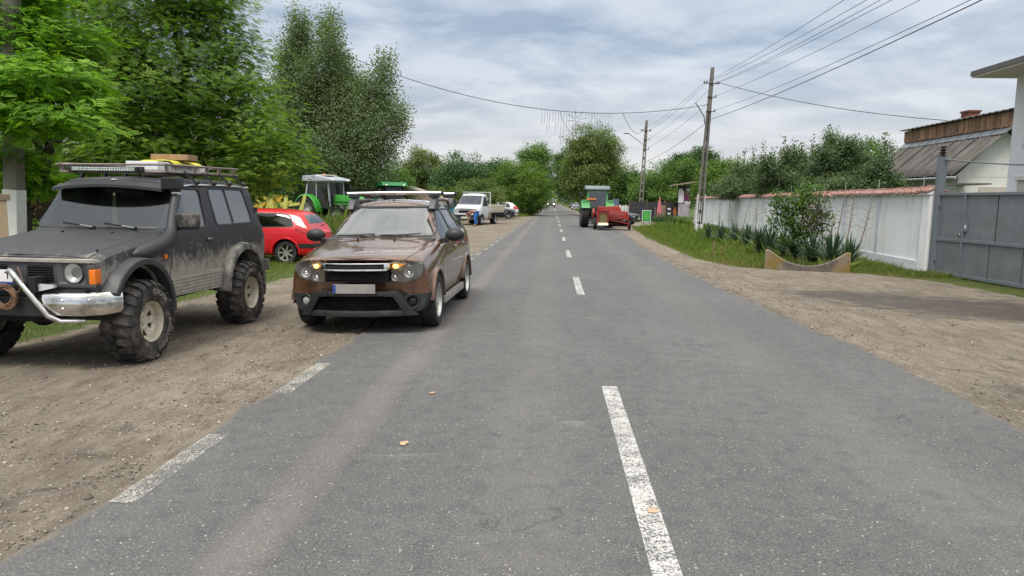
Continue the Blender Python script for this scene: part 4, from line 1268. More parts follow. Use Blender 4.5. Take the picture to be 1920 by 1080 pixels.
# bonnet seams, washers, bonnet pins, wipers
o_ = round_poly([(1.70, -.70), (1.70, .70), (.60, .70), (.60, -.70)], .05)
a_, b_ = grow_poly(o_, .006), grow_poly(o_, -.004)
link('bonnet_gap', pskin.patch(top(a_, .9, 1.5), .0012, .006, top(b_, .8, 1.6)), M['dark'], off)
for y in (-.28, .3): MB().ell((.72, y, 1.248), (.022, .016, .012)).build('washer_jet', M['black_plastic'], off)
MB().tube([(1.56, .69, 1.085), (1.56, .69, 1.115)], .008, 6).ell((1.56, .69, 1.12), .014, 8, 6).build('bonnet_pin', M['black_plastic'], off)
for y0 in (-.02, .47):
    w_ = MB(); w_.bar((.545, y0, 1.285), (.50, y0 - .40, 1.335), .016, .02); w_.tube([(.545, y0, 1.285), (.535, y0 - .06, 1.292)], .02, 8)
    wo = w_.build('wiper', M['black_plastic'], off)
    MB().bar((.552, y0 - .02, 1.297), (.538, y0 - .17, 1.315), .016, .014).build('wiper_arm', M['silver'], wo)
# cabin
cb = MB().box((-.65, 0, .60), (2.3, 1.45, .10)).box((-.95, 0, .85), (1.3, 1.4, .4)).box((.95, 0, .80), (1.4, 1.2, .5))
cb.build('floor', M['dark'], off)
MB().box((.36, 0, 1.13), (.30, 1.45, .22)).build('dashboard', M['dash'], off, bevel=.04)
for y in (.36, -.36): seat_mb(-.45, y, .72).build('seat', M['seat'], off, smooth=40, bevel=.05)
seat_mb(-1.25, 0, .78, 1.2).build('seat', M['seat'], off, smooth=40, bevel=.05)
steering_wheel_mb((.08, .36, 1.20)).build('steering_wheel', M['dark'], off, smooth=60)
MB().box((.16, 0, 1.70), (.02, .24, .065)).build('rear_view_mirror', M['dark'], off, bevel=.01)
pn = MB(); pn.v = [(.19, -.012, 1.68), (.19, .012, 1.68), (.20, .03, 1.45), (.205, .035, 1.30), (.205, -.035, 1.30), (.20, -.03, 1.45)]; pn.f = [(0, 1, 2, 5), (5, 2, 3, 4)]
pv = [(x - .006, y, z) for x, y, z in pn.v]; pn.v += pv; pn.f += [(6, 11, 8, 7), (11, 10, 9, 8)]
pn.build('hanging_pennant', pm('pennant', (.62, .62, .30), .8), off)
# axles, chassis under the body
ch = MB().bar((1.75, .42, .46), (-1.95, .42, .46), .09, .12).bar((1.75, -.42, .46), (-1.95, -.42, .46), .09, .12)
for ax in (AX, -AX): ch.tube([(ax, -.75, HUB), (ax, .75, HUB)], .05, 10).ell((ax, -.18 if ax > 0 else 0, HUB), .15, 12, 8)
ch.box((1.55, 0, .48), (.2, .7, .16))
ch.build('chassis', M['dark'], off, smooth=40)
MB().box((-2.12, 0, .66), (.10, 1.74, .17)).build('rear_bumper', M['flare_mud'], off, smooth=40, bevel=.03)
for sg in (1, -1): MB().box((-2.06, .76 * sg, .98), (.06, .12, .30)).build('tail_light', M['red_lens'], off, bevel=.01)
for z in (1.33, 1.47): MB().box((-1.93 - (.02 if z < 1.4 else -.03), .77, z), (.05, .06, .075)).build('door_hinge', M['black_plastic'], off, bevel=.008)
# roof rack
rk = MB(); x0, x1, hy, zt, zl = .20, -1.66, .64, 2.025, 1.94
for z in (zt, zl):
    rk.tube([(x0, -hy - (.05 if z == zt else 0), z - .025), (x0, hy, z - .012)], .0125, 8)
    for sg in (1, -1): rk.tube([(x0 + (.0 if z == zl else .02), hy * sg, z - .012), (x1, hy * sg, z + .01)], .0125, 8)
    rk.tube([(x1, -hy, z + .01), (x1, hy, z + .01)], .0125, 8)
for x in np.linspace(x0 - .12, x1, 8): rk.tube([(x, -hy, zl), (x, hy, zl)], .011, 6)
ro = rk.build('roof_rack', M['rust_tube'], off, smooth=60)
for x in (.17, -.45, -.78, -1.10, -1.50):
    for sg in (1, -1): MB().bar((x, hy * sg, zl - .01), (x, hy * sg, zt), .014, .042, up=(0, 1, 0)).build('rack_post', M['rust_tube'], ro)
for x in (-.26, -.69, -1.12, -1.54):
    for sg in (1, -1):
        b_ = MB().bar((x + .035, hy * sg - .01 * sg, 1.95), (x - .02, .735 * sg, 1.835), .04, .03); b_.ell((x - .035, .755 * sg, 1.825), (.040, .034, .034))
        b_.build('rack_clamp', M['black_plastic'], ro, smooth=50)
lb = MB().box((.235, -.07, 1.952), (.06, .82, .062)); lb.box((.225, .37, 1.955), (.05, .05, .06)).box((.225, -.51, 1.955), (.05, .05, .06)); lb.tube([(.22, -.45, 1.90), (.22, -.45, 1.95)], .02, 6); lb.tube([(.22, .34, 1.90), (.22, .34, 1.95)], .02, 6)
lo = lb.build('light_bar', M['black_plastic'], ro, smooth=40, bevel=.008)
MB().box((.267, -.07, 1.952), (.004, .76, .042)).build('light_bar_backing', M['led'], lo)
ld = MB()
for i in range(24):
    for z in (1.941, 1.963): ld.ell((.270, -.43 + .72 * i / 23, z), (.003, .008, .007), 6, 4)
ld.build('led_array', M['reflector'], lo, smooth=60)
# load on the rack
zb = off.location.z
def on_rack(x, y, z):
    v = off.matrix_basis @ Vector((x, y, z)); return (v.x, v.y, v.z)
lab = ['white packed carton on the roof rack, just behind the light bar', 'white packed carton in the middle of the three on the roof rack', 'white packed carton rearmost on the roof rack']
for i, x in enumerate((-.22, -.64, -1.04)):
    b_ = MB().box((0, 0, .056), (.40, .385, .104)); 
    c_ = b_.build('carton', M['white_box'], None, bevel=.006)
    c_.location = on_rack(x, .22 - .02 * i, 1.953); c_.rotation_euler = (0, 0, R(-1.5 + i))
    tag(c_, lab[i], 'box', 'cartons on the roof rack')
yc = MB(); nx_, ny_ = 14, 8
for i in range(nx_):
    for j in range(ny_):
        u_, v_ = i / (nx_ - 1), j / (ny_ - 1)
        yc.v.append((-.45 + .80 * u_, -.24 + .48 * v_, .022 + .012 * math.sin(u_ * 9 + v_ * 3) * math.sin(v_ * 7) - (.10 * max(0, abs(v_ - .5) - .42) / .08 if abs(v_ - .5) > .42 else 0) * .5))
for i in range(nx_ - 1):
    for j in range(ny_ - 1): yc.f.append((i * ny_ + j, (i + 1) * ny_ + j, (i + 1) * ny_ + j + 1, i * ny_ + j + 1))
me = yc.mesh('yellow_tarp', 60); o = link('yellow_tarp', me, M['yellow_cloth'])
md = o.modifiers.new('t', 'SOLIDIFY'); md.thickness = .012
o.location = on_rack(-.62, .24, 2.062); o.rotation_euler = (0, 0, R(-88))
tag(o, 'crumpled yellow tarp spread over the white cartons', 'tarp')
wb = MB().box((0, 0, .036), (.46, .30, .072)).build('wooden_board', M['wood'], None, bevel=.004)
wb.location = on_rack(-.62, .30, 2.098); wb.rotation_euler = (0, 0, R(4))
tag(wb, 'short thick raw wooden board lying on top of the yellow tarp', 'board')
M['lamp_house'] = pm('lamp_housing', (.42, .42, .42), .4, .3)
# ---------------------------------------------------------------- brown SUV, half on the road, indicators flashing
DX, DY = -2.36, 10.92
zl_, zr_ = 0.0, float(gz(-3.16, 10.9)) - .003
roll = math.atan2(zl_ - zr_, 1.56)
suv = thing('brown_suv', 'brown SUV with lit orange indicators standing half on the road', 'car', (DX, DY, (zl_ + zr_) / 2), rot=(roll, 0, R(-91.2)))
suv.scale = (1.03, 1.03, 1.025)
st = [
 S(2.12, .27, .85, (0,.25), (.48,.25), (.76,.28), (.85,.46), (.845,.68), (.785,.865), (.64,.905), (.37,.92), (0,.925)),
 S(2.05, .26, .25, (0,.24), (.50,.24), (.80,.27), (.885,.46), (.878,.68), (.80,.89), (.665,.94), (.39,.96), (0,.968)),
 S(1.70, .17, 0, (0,.22), (.55,.22), (.80,.26), (.885,.48), (.875,.74), (.805,.945), (.68,.998), (.41,1.018), (0,1.028)),
 S(1.30, .08, 0, (0,.22), (.55,.22), (.80,.26), (.892,.50), (.888,.78), (.82,.99), (.70,1.045), (.42,1.068), (0,1.078)),
 S(1.02, .10, .15, (0,.22), (.55,.22), (.80,.26), (.885,.50), (.885,.80), (.826,1.025), (.72,1.085), (.45,1.108), (0,1.118)),
 S(0.90, .13, .45, (0,.22), (.55,.22), (.80,.26), (.88,.50), (.882,.82), (.832,1.045), (.735,1.10), (.47,1.128), (0,1.138)),
 S(0.20, .16, .30, (0,.22), (.55,.22), (.80,.26), (.878,.50), (.882,.84), (.838,1.07), (.62,1.515), (.51,1.59), (0,1.625)),
 S(-0.10, .06, 0, (0,.22), (.55,.22), (.80,.26), (.878,.50), (.882,.85), (.842,1.08), (.62,1.55), (.515,1.628), (0,1.668)),
 S(-0.75, .0, 0, (0,.22), (.55,.22), (.80,.26), (.878,.50), (.884,.86), (.846,1.10), (.615,1.56), (.51,1.638), (0,1.678)),
 S(-1.30, .0, 0, (0,.22), (.55,.22), (.80,.26), (.888,.50), (.894,.86), (.846,1.13), (.60,1.535), (.50,1.608), (0,1.64)),
 S(-1.72, .04, .25, (0,.24), (.55,.24), (.79,.28), (.88,.50), (.885,.88), (.83,1.16), (.58,1.475), (.47,1.535), (0,1.56)),
 S(-2.00, .10, .3, (0,.27), (.55,.27), (.77,.30), (.845,.50), (.845,.88), (.78,1.06), (.66,1.13), (.45,1.16), (0,1.175)),
 S(-2.14, .12, .5, (0,.32), (.50,.32), (.72,.34), (.80,.52), (.79,.80), (.73,.93), (.62,.97), (.42,.99), (0,1.0)),
]
dskin = Skin(st, 2, {2: .35, 4: .12, 5: .35, 6: .25})
DAX, DH = 1.337, 0.345
ws = round_poly([(-.735, 1.150), (.735, 1.150), (.575, 1.545), (-.575, 1.545)], .07)
fw = round_poly([(.57, 1.105), (-.205, 1.125), (-.205, 1.50), (.165, 1.485)], .035)
rwn = round_poly([(-.275, 1.127), (-1.02, 1.155), (-1.06, 1.495), (-.275, 1.505)], .035)
qw = round_poly([(-1.13, 1.175), (-1.60, 1.235), (-1.47, 1.43), (-1.14, 1.485)], .04)
hlp = round_poly([(.40, .625), (.395, .76), (.425, .882), (.60, .897), (.785, .885), (.81, .80), (.765, .695), (.58, .63)], .02, 3)
cuts = [front(ws, -.3, 1.6)]
for sg in (1, -1):
    cuts += [side(p, .35, 1.3, sg) for p in (fw, rwn, qw)]
    cuts += [front([(y * sg, z) for y, z in hlp], 1.45, 2.4)]
    cuts += [MB().prism(circle(ax, DH, .392), 'y', .35 * sg, 1.3 * sg) for ax in (DAX, -DAX)]
low_int = round_poly([(-.50, .30), (.50, .30), (.44, .475), (-.44, .475)], .03)
cuts += [front(low_int, 1.6, 2.4)]
grl = round_poly([(-.395, .64), (.395, .64), (.39, .775), (-.39, .775)], .01)
cuts += [front(grl, 1.6, 2.4)]
link('body', dskin.shell(cuts, .02), [M['brown'], M['dark']], suv)
link('windscreen', dskin.patch(front(grow_poly(ws, .01), -.3, 1.6), -.004, .005), M['glass_suv'], suv)
o_, i_ = band(ws, -.008, .016, front, x0=-.3, x1=1.6)
link('window_seal', dskin.patch(o_, .002, .010, i_), M['black_plastic'], suv)
o_, i_ = band(ws, -.035, .002, front, x0=-.3, x1=1.6)
link('glass_border', dskin.patch(o_, -.008, .003, i_), M['dark'], suv)
for sg in (1, -1):
    for p in (fw, rwn, qw):
        link('side_window', dskin.patch(side(grow_poly(p, .008), .35, 1.3, sg), -.006, .005), M['glass_side'], suv)
        o_, i_ = band(p, -.004, .018, side, y0=.35, y1=1.3, sgn=sg)
        link('window_seal', dskin.patch(o_, .002, .010, i_), M['black_plastic'], suv)
    d1 = round_poly([(.93, .34), (.90, .80), (.82, 1.03), (.20, 1.545), (-.235, 1.56), (-.245, 1.10), (-.26, .34)], .04)
    d2 = round_poly([(-.27, .34), (-.255, 1.10), (-.25, 1.56), (-1.06, 1.555), (-1.10, 1.10), (-1.0, .86), (-.88, .62), (-.80, .34)], .04)
    for dp, hole, hx in ((d1, fw, -.12), (d2, rwn, -.93)):
        do = link('door', dskin.patch(side(dp, .575, 1.3, sg), .002, .006, side(grow_poly(hole, .014), .3, 1.4, sg)), M['brown'], suv)
        o_, i_ = band(dp, -.001, .009, side, y0=.575, y1=1.3, sgn=sg)
        link('door_gap', dskin.patch(o_, .0008, .006, i_), M['dark'], suv)
        MB().box((hx, .885 * sg, .955), (.17, .035, .035), (R(-8 * sg), 0, 0)).build('handle', M['brown'], do, smooth=40, bevel=.012)
    MB().prism(round_poly([(.90, .23), (-.90, .23), (-.86, .335), (.86, .335)], .03), 'y', .84 * sg, .895 * sg).build('sill', M['mud_sill'], suv, smooth=40, bevel=.012)
    for ax in (DAX, -DAX):
        arch_flare(ax, DH, .392, .44, .82 * sg, .908 * sg, 6, 176, 26).build('wheel_arch', M['brown'], suv, smooth=45)
        half_drum(ax, .66 * sg, DH, .41, .49).build('wheel_housing', M['dark'], suv, fix=False)
        wheel(suv, (ax, .788 * sg, DH), .345, .215, .215, M['rubber'], M['alloy'], 5, 'twin', 0, sg < 0)
    # mirror
    mo = MB().ell((.60, .99 * sg, 1.155), (.085, .135, .092), 18, 12).build('mirror', M['black_plastic'], suv, smooth=60)
    MB().ell((.535, .99 * sg, 1.155), (.03, .115, .075), 16, 10).build('mirror_glass', M['reflector'], mo, smooth=60)
    MB().bar((.62, .90 * sg, 1.09), (.70, .81 * sg, 1.075), .06, .07).build('mirror_arm', M['black_plastic'], mo, smooth=40, bevel=.015)
    # headlamp
    hp = [(y * sg, z) for y, z in hlp]
    ho = link('headlight', dskin.patch(front(grow_poly(hp, .01), 1.45, 2.4), -.06, .01), M['lamp_house'], suv)
    for (y, z, r_, xx) in ((.485, .715, .046, 2.0), (.64, .76, .060, 1.93)):
        MB().lathe([(r_, xx + .055), (r_ * .9, xx + .03), (r_ * .5, xx), (.001, xx - .01)], (0, y * sg, z), 'x', 22).build('reflector', M['reflector'], ho, smooth=60)
        MB().ell((xx + .028, y * sg, z), (.03, .024, .024), 12, 8).build('bulb', M['chrome'], ho, smooth=60)
    am = [(.398, .80), (.425, .88), (.585, .897), (.60, .865), (.52, .825)]
    link('indicator', dskin.patch(front([(y * sg, z) for y, z in am], 1.45, 2.4), -.007, .012), M['amber_lit'], ho)
    MB().ell((2.028, .49 * sg, .842), (.03, .034, .026), 12, 8).build('indicator_bulb', M['amber_bulb'], ho, smooth=60)
    link('lens', dskin.patch(front(grow_poly(hp, .004), 1.45, 2.4), .001, .005), M['lens'], ho)
    o_, i_ = band(hp, -.001, .006, front, x0=1.45, x1=2.4)
    link('lamp_gap', dskin.patch(o_, .001, .006, i_), M['dark'], ho)
    # fog lamp recess: one still has its lamp, the other is an empty hole
    fo = MB().lathe([(.098, .0), (.090, .014), (.070, .010), (.062, -.05)], (1.945, .665 * sg, .40), 'x', 22)
    fo.xf(Matrix.Translation((1.945, .665 * sg, .40)) @ Matrix.Rotation(R(22 * sg), 4, 'Z') @ Matrix.Translation((-1.945, -.665 * sg, -.40)))
    fo = fo.build('fog_lamp_recess', M['black_plastic'], suv, smooth=50)
    MB().ell((1.915, .655 * sg, .40), (.035, .064, .064), 16, 10).build('fog_lamp' if sg < 0 else 'dark_socket', M['lamp_house'] if sg < 0 else M['dark'], fo, smooth=60)
    # roof rail and its grey feet
    rl = MB(); rl.tube([(.06, .60 * sg, 1.575), (-.02, .60 * sg, 1.615), (-.12, .595 * sg, 1.635), (-.7, .588 * sg, 1.65), (-1.3, .575 * sg, 1.63), (-1.42, .57 * sg, 1.60), (-1.50, .565 * sg, 1.55)], [.02, .024, .022, .02, .022, .024, .02], 10)
    ra = rl.build('roof_rail', M['grey_plastic'], suv, smooth=60)
    for xa, xb in ((.24, -.20), (-1.28, -1.64)):
        f_ = MB().prism(round_poly([(xa, 1.50), (xa - .14, 1.645), (xb + .08, 1.685), (xb, 1.50)], .05), 'y', .555 * sg, .645 * sg)
        f_.build('rail_foot', M['grey_plastic'], ra, smooth=40, bevel=.015)
    # muddy lower cladding
    low = front([(.47 * sg, .15), (.95 * sg, .15), (.95 * sg, .50), (.66 * sg, .485), (.47 * sg, .52)], 1.30, 2.4)
    link('lower_cladding', dskin.patch(low, .005, .012, MB().prism(circle(DAX, DH, .395), 'y', .3 * sg, 1.3 * sg)), M['black_plastic'], suv)
    br = MB().prism(round_poly([(.34 * sg, .535), (.47 * sg, .545), (.52 * sg, .52), (.70 * sg, .27), (.74 * sg, .235), (.60 * sg, .235), (.46 * sg, .47), (.34 * sg, .48)], .012), 'x', 1.82, 2.005)
    br.v = [(x - .27 * (y / .9) ** 2 + .14, y, z) for x, y, z in br.v]
    br.build('bumper_brace', M['black_plastic'], suv, smooth=40, bevel=.012)
    MB().prism(round_poly([(-1.93, .88), (-1.86, .88), (-1.80, 1.12), (-1.88, 1.12)], .02), 'y', .74 * sg, .815 * sg).build('tail_light', M['red_lens'], suv, smooth=40, bevel=.01)
# crossbars
for x, lab in ((-.02, 0), (-1.25, 1)):
    cb = MB().tube([(x, -.72, 1.742), (x, 0, 1.752), (x, .72, 1.742)], .024, 10).build('crossbar', M['silver'], suv, smooth=60)
    for sg in (1, -1):
        MB().box((x, .60 * sg, 1.705), (.10, .15, .06)).box((x, .72 * sg, 1.742), (.07, .035, .055)).build('crossbar_clamp', M['black_plastic'], cb, smooth=40, bevel=.015)
# front middle
nose = lambda y: 2.112 - .27 * (y / .9) ** 2
def nose_bar(z0, z1, y0, y1, d0, d1, m, name, par, n=12, bev=.006):
    b = MB()
    for i in range(n + 1):
        y = y0 + (y1 - y0) * i / n; x = nose(y)
        b.v += [(x + d0, y, z0), (x + d1, y, z0 + .004), (x + d1 - .004, y, z1 - .004), (x + d0, y, z1)]
    for i in range(n):
        for k in range(4): b.f.append((i * 4 + k, i * 4 + (k + 1) % 4, i * 4 + 4 + (k + 1) % 4, i * 4 + 4 + k))
    b.f += [(0, 1, 2, 3), (n * 4, n * 4 + 3, n * 4 + 2, n * 4 + 1)]
    return b.build(name, m, par, smooth=40, bevel=bev)
gp = nose_bar(.645, .775, -.40, .40, -.06, -.045, M['dark'], 'grille', suv)
for i in range(5): nose_bar(.66 + .024 * i, .670 + .024 * i, -.39, .39, -.04, .008, M['black_plastic'], 'grille_slat', gp, bev=0)
gc = nose_bar(.785, .815, -.395, .395, -.03, .035, M['chrome'], 'grille_trim', suv)
nose_bar(.862, .888, -.425, .425, -.05, .017, M['chrome'], 'grille_trim', suv)
nose_bar(.815, .862, -.37, .37, -.05, .006, M['dark'], 'grille_slot', suv)
for sg in (1, -1): nose_bar(.80, .875, min(.36 * sg, .42 * sg), max(.36 * sg, .42 * sg), -.05, .024, M['chrome'], 'grille_trim', suv)
li = nose_bar(.31, .475, -.49, .49, -.09, -.07, M['dark'], 'lower_grille', suv)
for i in range(6): nose_bar(.325 + .025 * i, .333 + .025 * i, -.46, .46, -.07, -.02, M['black_plastic'], 'grille_slat', li, bev=0)
nose_bar(.475, .535, -.52, .52, -.06, .018, M['black_plastic'], 'bumper_strip', suv, bev=.012)
nose_bar(.225, .305, -.60, .60, -.10, .020, M['black_plastic'], 'skid_plate', suv, bev=.015)
np_ = MB().box((2.138, 0, .575), (.012, .52, .112)).build('number_plate', M['plate_dirty'], suv, bevel=.003)
MB().box((2.146, -.242, .575), (.003, .035, .105)).build('plate_strip', M['plate_blue'], np_)
# bonnet seam
o_ = round_poly([(2.04, -.60), (2.04, .60), (.94, .79), (.94, -.79)], .12)
a_, b_ = grow_poly(o_, .0045), grow_poly(o_, -.0045)
link('bonnet_gap', dskin.patch(top(a_, .88, 1.5), .001, .006, top(b_, .8, 1.6)), M['dark'], suv)
for y in (-.25, .25): MB().ell((1.06, y, 1.118), (.022, .018, .012)).build('washer_jet', M['black_plastic'], suv)
for y0, y1 in ((-.62, -.08), (-.02, .56)):
    MB().tube([(.86, y0 + .02, 1.165), (.875, (y0 + y1) / 2, 1.168), (.83, y1, 1.185)], .011, 6).bar((.90, y1 - .1, 1.150), (.85, (y0 + y1) / 2, 1.178), .015, .012).build('wiper', M['black_plastic'], suv)
MB().tube([(.02, 0, 1.61), (-.01, 0, 1.66)], [.022, .008], 8).tube([(-.01, 0, 1.66), (-.06, 0, 1.78)], .004, 5).build('antenna', M['black_plastic'], suv, smooth=50)
# cabin
MB().box((-.4, 0, .45), (2.9, 1.5, .1)).box((-1.5, 0, .80), (.7, 1.4, .6)).build('floor', M['dark'], suv)
MB().box((.68, 0, 1.03), (.42, 1.52, .20)).build('dashboard', M['dash'], suv, bevel=.05)
for y in (.37, -.37): seat_mb(-.30, y, .52).build('seat', M['seat'], suv, smooth=40, bevel=.05)
seat_mb(-1.12, 0, .55, 1.25).build('seat', M['seat'], suv, smooth=40, bevel=.05)
steering_wheel_mb((.33, .37, 1.08)).build('steering_wheel', M['dash'], suv, smooth=60)
MB().box((.20, 0, 1.50), (.02, .23, .065)).build('rear_view_mirror', M['dark'], suv, bevel=.01)
h_ = MB().tube([(.235, -.02, 1.47), (.24, -.02, 1.20)], .004, 5)
h_.tube([(.245, -.02 + .045 * math.cos(a), 1.385 + .055 * math.sin(a)) for a in [2 * PI * i / 16 for i in range(17)]], .009, 6, cap=False)
h_.ell((.245, -.02, 1.28), (.012, .022, .05), 8, 6).bar((.245, -.055, 1.315), (.245, .02, 1.315), .014)
h_.build('hanging_ornament', M['ornament'], suv, smooth=60)
ch = MB().box((0, 0, .24), (3.4, 1.1, .08)).tube([(DAX, -.7, DH - .05), (DAX, .7, DH - .05)], .035, 8).tube([(-DAX, -.7, DH), (-DAX, .7, DH)], .04, 8)
ch.build('chassis', M['dark'], suv)

# ---------------------------------------------------------------- generic saloon and hatchback bodies for the cars farther off
def make_car(name, label, loc, rz, mp, L=3.9, Wd=1.68, Hh=1.45, wb=2.48, belt=.93, hood=.90, r=.30, fo=.76, cowl=.75, hdr=.12, rear=-.0, tailz=.86, tail_rake=.32,
             doors=3, sub=2, group=None, lights=False, spoke='alloy', rails=False, bumper=None, hatch_glass=True, slope=0.0):
    c_ = thing(name, label, 'car', loc, rz, group)
    xf, xr = wb / 2 + fo, wb / 2 + fo - L
    w = Wd / 2; zb = .20
    def sec(w2, w3, zm, w4, zs, w5, zbt, w6, z6, w7, z7, zt, zb_=zb):
        return ((0, zb_), (w * .6, zb_), (w * w2, zb_ + .05), (w * w3, zm), (w * w4, zs), (w * w5, zbt), (w * w6, z6), (w * w7, z7), (0, zt))
    h = hood
    st = [S(xf, .26, .4, *sec(.80, .88, .42, .86, .60, .80, h * .80, .66, h * .845, .4, h * .86, h * .87, .24)),
          S(xf - .10, .24, 0, *sec(.88, .95, .44, .94, .62, .87, h * .86, .72, h * .905, .44, h * .925, h * .935)),
          S(xf - .45, .12, 0, *sec(.94, .99, .46, .985, .68, .92, h * .94, .78, h * .975, .48, h * .99, h)),
          S(cowl + .10, .10, .1, *sec(.95, 1.0, .48, .99, .74, .94, belt - .03, .84, belt + .005, .5, belt + .03, belt + .04)),
          S(cowl, .12, .4, *sec(.95, 1.0, .48, .99, .75, .95, belt - .01, .86, belt + .03, .54, belt + .055, belt + .065)),
          S(hdr, .14, .3, *sec(.95, 1.0, .48, .99, .77, .955, belt, .73, Hh - .12, .58, Hh - .045, Hh - .02)),
          S(hdr - .45, .03, 0, *sec(.95, 1.0, .48, .99, .78, .955, belt + .01, .72, Hh - .09, .58, Hh - .02, Hh)),
          S(-wb / 2 * .75, 0, 0, *sec(.95, 1.0, .48, .995, .79, .955, belt + .02, .715, Hh - .095 - slope * .3, .57, Hh - .025 - slope * .3, Hh - .005 - slope * .3)),
          S(xr + tail_rake + .16, .05, .25, *sec(.94, .99, .48, .985, .80, .94, belt + .04, .69, Hh - .15 - slope, .55, Hh - .085 - slope, Hh - .065 - slope)),
          S(xr + .09, .10, .3, *sec(.92, .97, .48, .965, .76, .90, tailz + .05, .76, tailz + .10, .5, tailz + .12, tailz + .13)),
          S(xr, .12, .5, *sec(.85, .92, .46, .91, .68, .85, tailz - .10, .70, tailz - .06, .45, tailz - .05, tailz - .04, .27))]
    sk = Skin(st, sub, {2: .3, 5: .3, 6: .25})
    ax = wb / 2
    cut = [MB().prism(circle(a, r + .01, r + .055), 'y', .3 * s_, 1.3 * s_) for a in (ax, -ax) for s_ in (1, -1)]
    wsy = w * .86
    wsp = round_poly([(-wsy * .97, belt + .075), (wsy * .97, belt + .075), (w * .70, Hh - .10), (-w * .70, Hh - .10)], .05)
    cut.append(front(wsp, hdr - .3, cowl + .5))
    rgp = round_poly([(-w * .72, tailz + .155), (w * .72, tailz + .155), (w * .58, Hh - .135 - slope), (-w * .58, Hh - .135 - slope)], .05)
    cut.append(front(rgp, xr - .5, xr + tail_rake + .14))
    zt = Hh - .135
    xb = -.22 if doors == 3 else -.12
    xe = xr + tail_rake + (.36 if doors == 3 else .40)
    wins = [round_poly([(cowl - .22, belt + .03), (xb + .04, belt + .035), (xb + .02, zt), (hdr + .02, zt - .01)], .03)]
    if doors == 3:
        wins.append(round_poly([(xb - .05, belt + .04), (xe - .02, belt + .075), (xe + .12, zt - .06), (xe + .30, zt - .01), (xb - .05, zt)], .06))
    else:
        xm = (xb + xe) / 2 - .08
        wins.append(round_poly([(xb - .04, belt + .035), (xm, belt + .045), (xm, zt), (xb - .04, zt)], .03))
        wins.append(round_poly([(xm - .06, belt + .05), (xe, belt + .085), (xe + .16, zt - .05), (xm - .06, zt - .005)], .04))
    for s_ in (1, -1): cut += [side(p, .3, 1.3, s_) for p in wins]
    link('body', sk.shell(cut, .02), [mp, M['dark']], c_)
    link('windscreen', sk.patch(front(grow_poly(wsp, .008), hdr - .3, cowl + .5), -.003, .005), M['glass'], c_)
    link('rear_window', sk.patch(front(grow_poly(rgp, .008), xr - .5, xr + tail_rake + .14), -.003, .005), M['glass'], c_)
    for s_ in (1, -1):
        for p in wins:
            link('side_window', sk.patch(side(grow_poly(p, .006), .3, 1.3, s_), -.004, .005), M['glass_side'], c_)
            if sub > 1:
                o_, i_ = band(p, -.004, .02, side, y0=.3, y1=1.3, sgn=s_)
                link('window_seal', sk.patch(o_, .002, .01, i_), M['black_plastic'], c_)
        if sub > 1:
            dp = round_poly([(ax - .40, .30), (ax - .42, belt - .1), (hdr + .06, Hh - .09), (xb, Hh - .08), (xb, .30)], .04)
            o_, i_ = band(dp, -.002, .008, side, y0=w * .68, y1=1.3, sgn=s_)
            link('door_gap', sk.patch(o_, .001, .006, i_), M['dark'], c_)
        for a in (ax, -ax):
            arch_flare(a, r + .01, r + .055, r + .10, w * .94 * s_, (w + .012) * s_, -4, 184, 20).build('wheel_arch', mp, c_, smooth=45)
            half_drum(a, (w - .22) * s_, r, r + .07, .42).build('wheel_housing', M['dark'], c_, fix=False)
            wheel(c_, (a, (w - .105) * s_, r), r, .195, r * .66, M['rubber'], M['alloy'], 7 if doors == 3 else 5, spoke, 0, s_ < 0)
        mo = MB().ell((cowl - .18, (w + .08) * s_, belt + .09), (.06, .10, .07), 12, 8).build('mirror', mp, c_, smooth=60)
        MB().bar((cowl - .16, (w + .04) * s_, belt + .05), (cowl - .12, w * .9 * s_, belt + .03), .04, .04).build('mirror_arm', M['black_plastic'], mo)
        hp = round_poly([(w * .42 * s_, .60), (w * .84 * s_, .60), (w * .88 * s_, h * .78), (w * .50 * s_, h * .80)], .03)
        hx = front(hp, xf - .6, xf + .3)
        if lights:
            link('headlight', sk.patch(hx, .004, .02), M['lamp_on'], c_)
        else:
            ho = link('headlight', sk.patch(hx, .002, .02), M['reflector'], c_)
        tp = round_poly([(w * .66 * s_, tailz - .10), (w * .97 * s_, tailz - .10), (w * .92 * s_, tailz + .20), (w * .74 * s_, tailz + .20)], .03)
        link('tail_light', sk.patch(front(tp, xr - .3, xr + .42), .004, .02), M['red_lens'], c_)
        if rails:
            MB().tube([(hdr - .2, w * .66 * s_, Hh - .03), (hdr - .32, w * .66 * s_, Hh + .02), (-wb / 2 * .9, w * .64 * s_, Hh + .01), (-wb / 2, w * .64 * s_, Hh - .05)], .016, 8).build('roof_rail', M['silver'], c_, smooth=60)
    bm_ = bumper or M['black_plastic']
    link('front_grille', sk.patch(front(round_poly([(-w * .5, .30), (w * .5, .30), (w * .46, .42), (-w * .46, .42)], .03), xf - .4, xf + .3), .004, .012), M['dark'], c_)
    link('upper_grille', sk.patch(front(round_poly([(-w * .38, h * .66), (w * .38, h * .66), (w * .42, h * .76), (-w * .42, h * .76)], .02), xf - .4, xf + .3), .004, .012), M['dark'], c_)
    link('rear_bumper_strip', sk.patch(front([(-w * 1.1, .44), (w * 1.1, .44), (w * 1.1, .56), (-w * 1.1, .56)], xr - .3, xr + .40), .008, .02), bm_, c_)
    MB().box((xf + .005, 0, .50), (.02, .50, .11)).build('number_plate', M['plate'], c_)
    MB().box((xr - .012, 0, tailz - .14), (.03, .50, .11), (0, R(0), 0)).build('number_plate', M['plate'], c_)
    MB().box((-.1, 0, .36), (L * .72, Wd * .8, .1)).box((cowl - .1, 0, belt - .08), (.35, Wd * .82, .16)).box((xr + .6, 0, .62), (.55, Wd * .78, .4)).build('floor', M['dark'], c_)
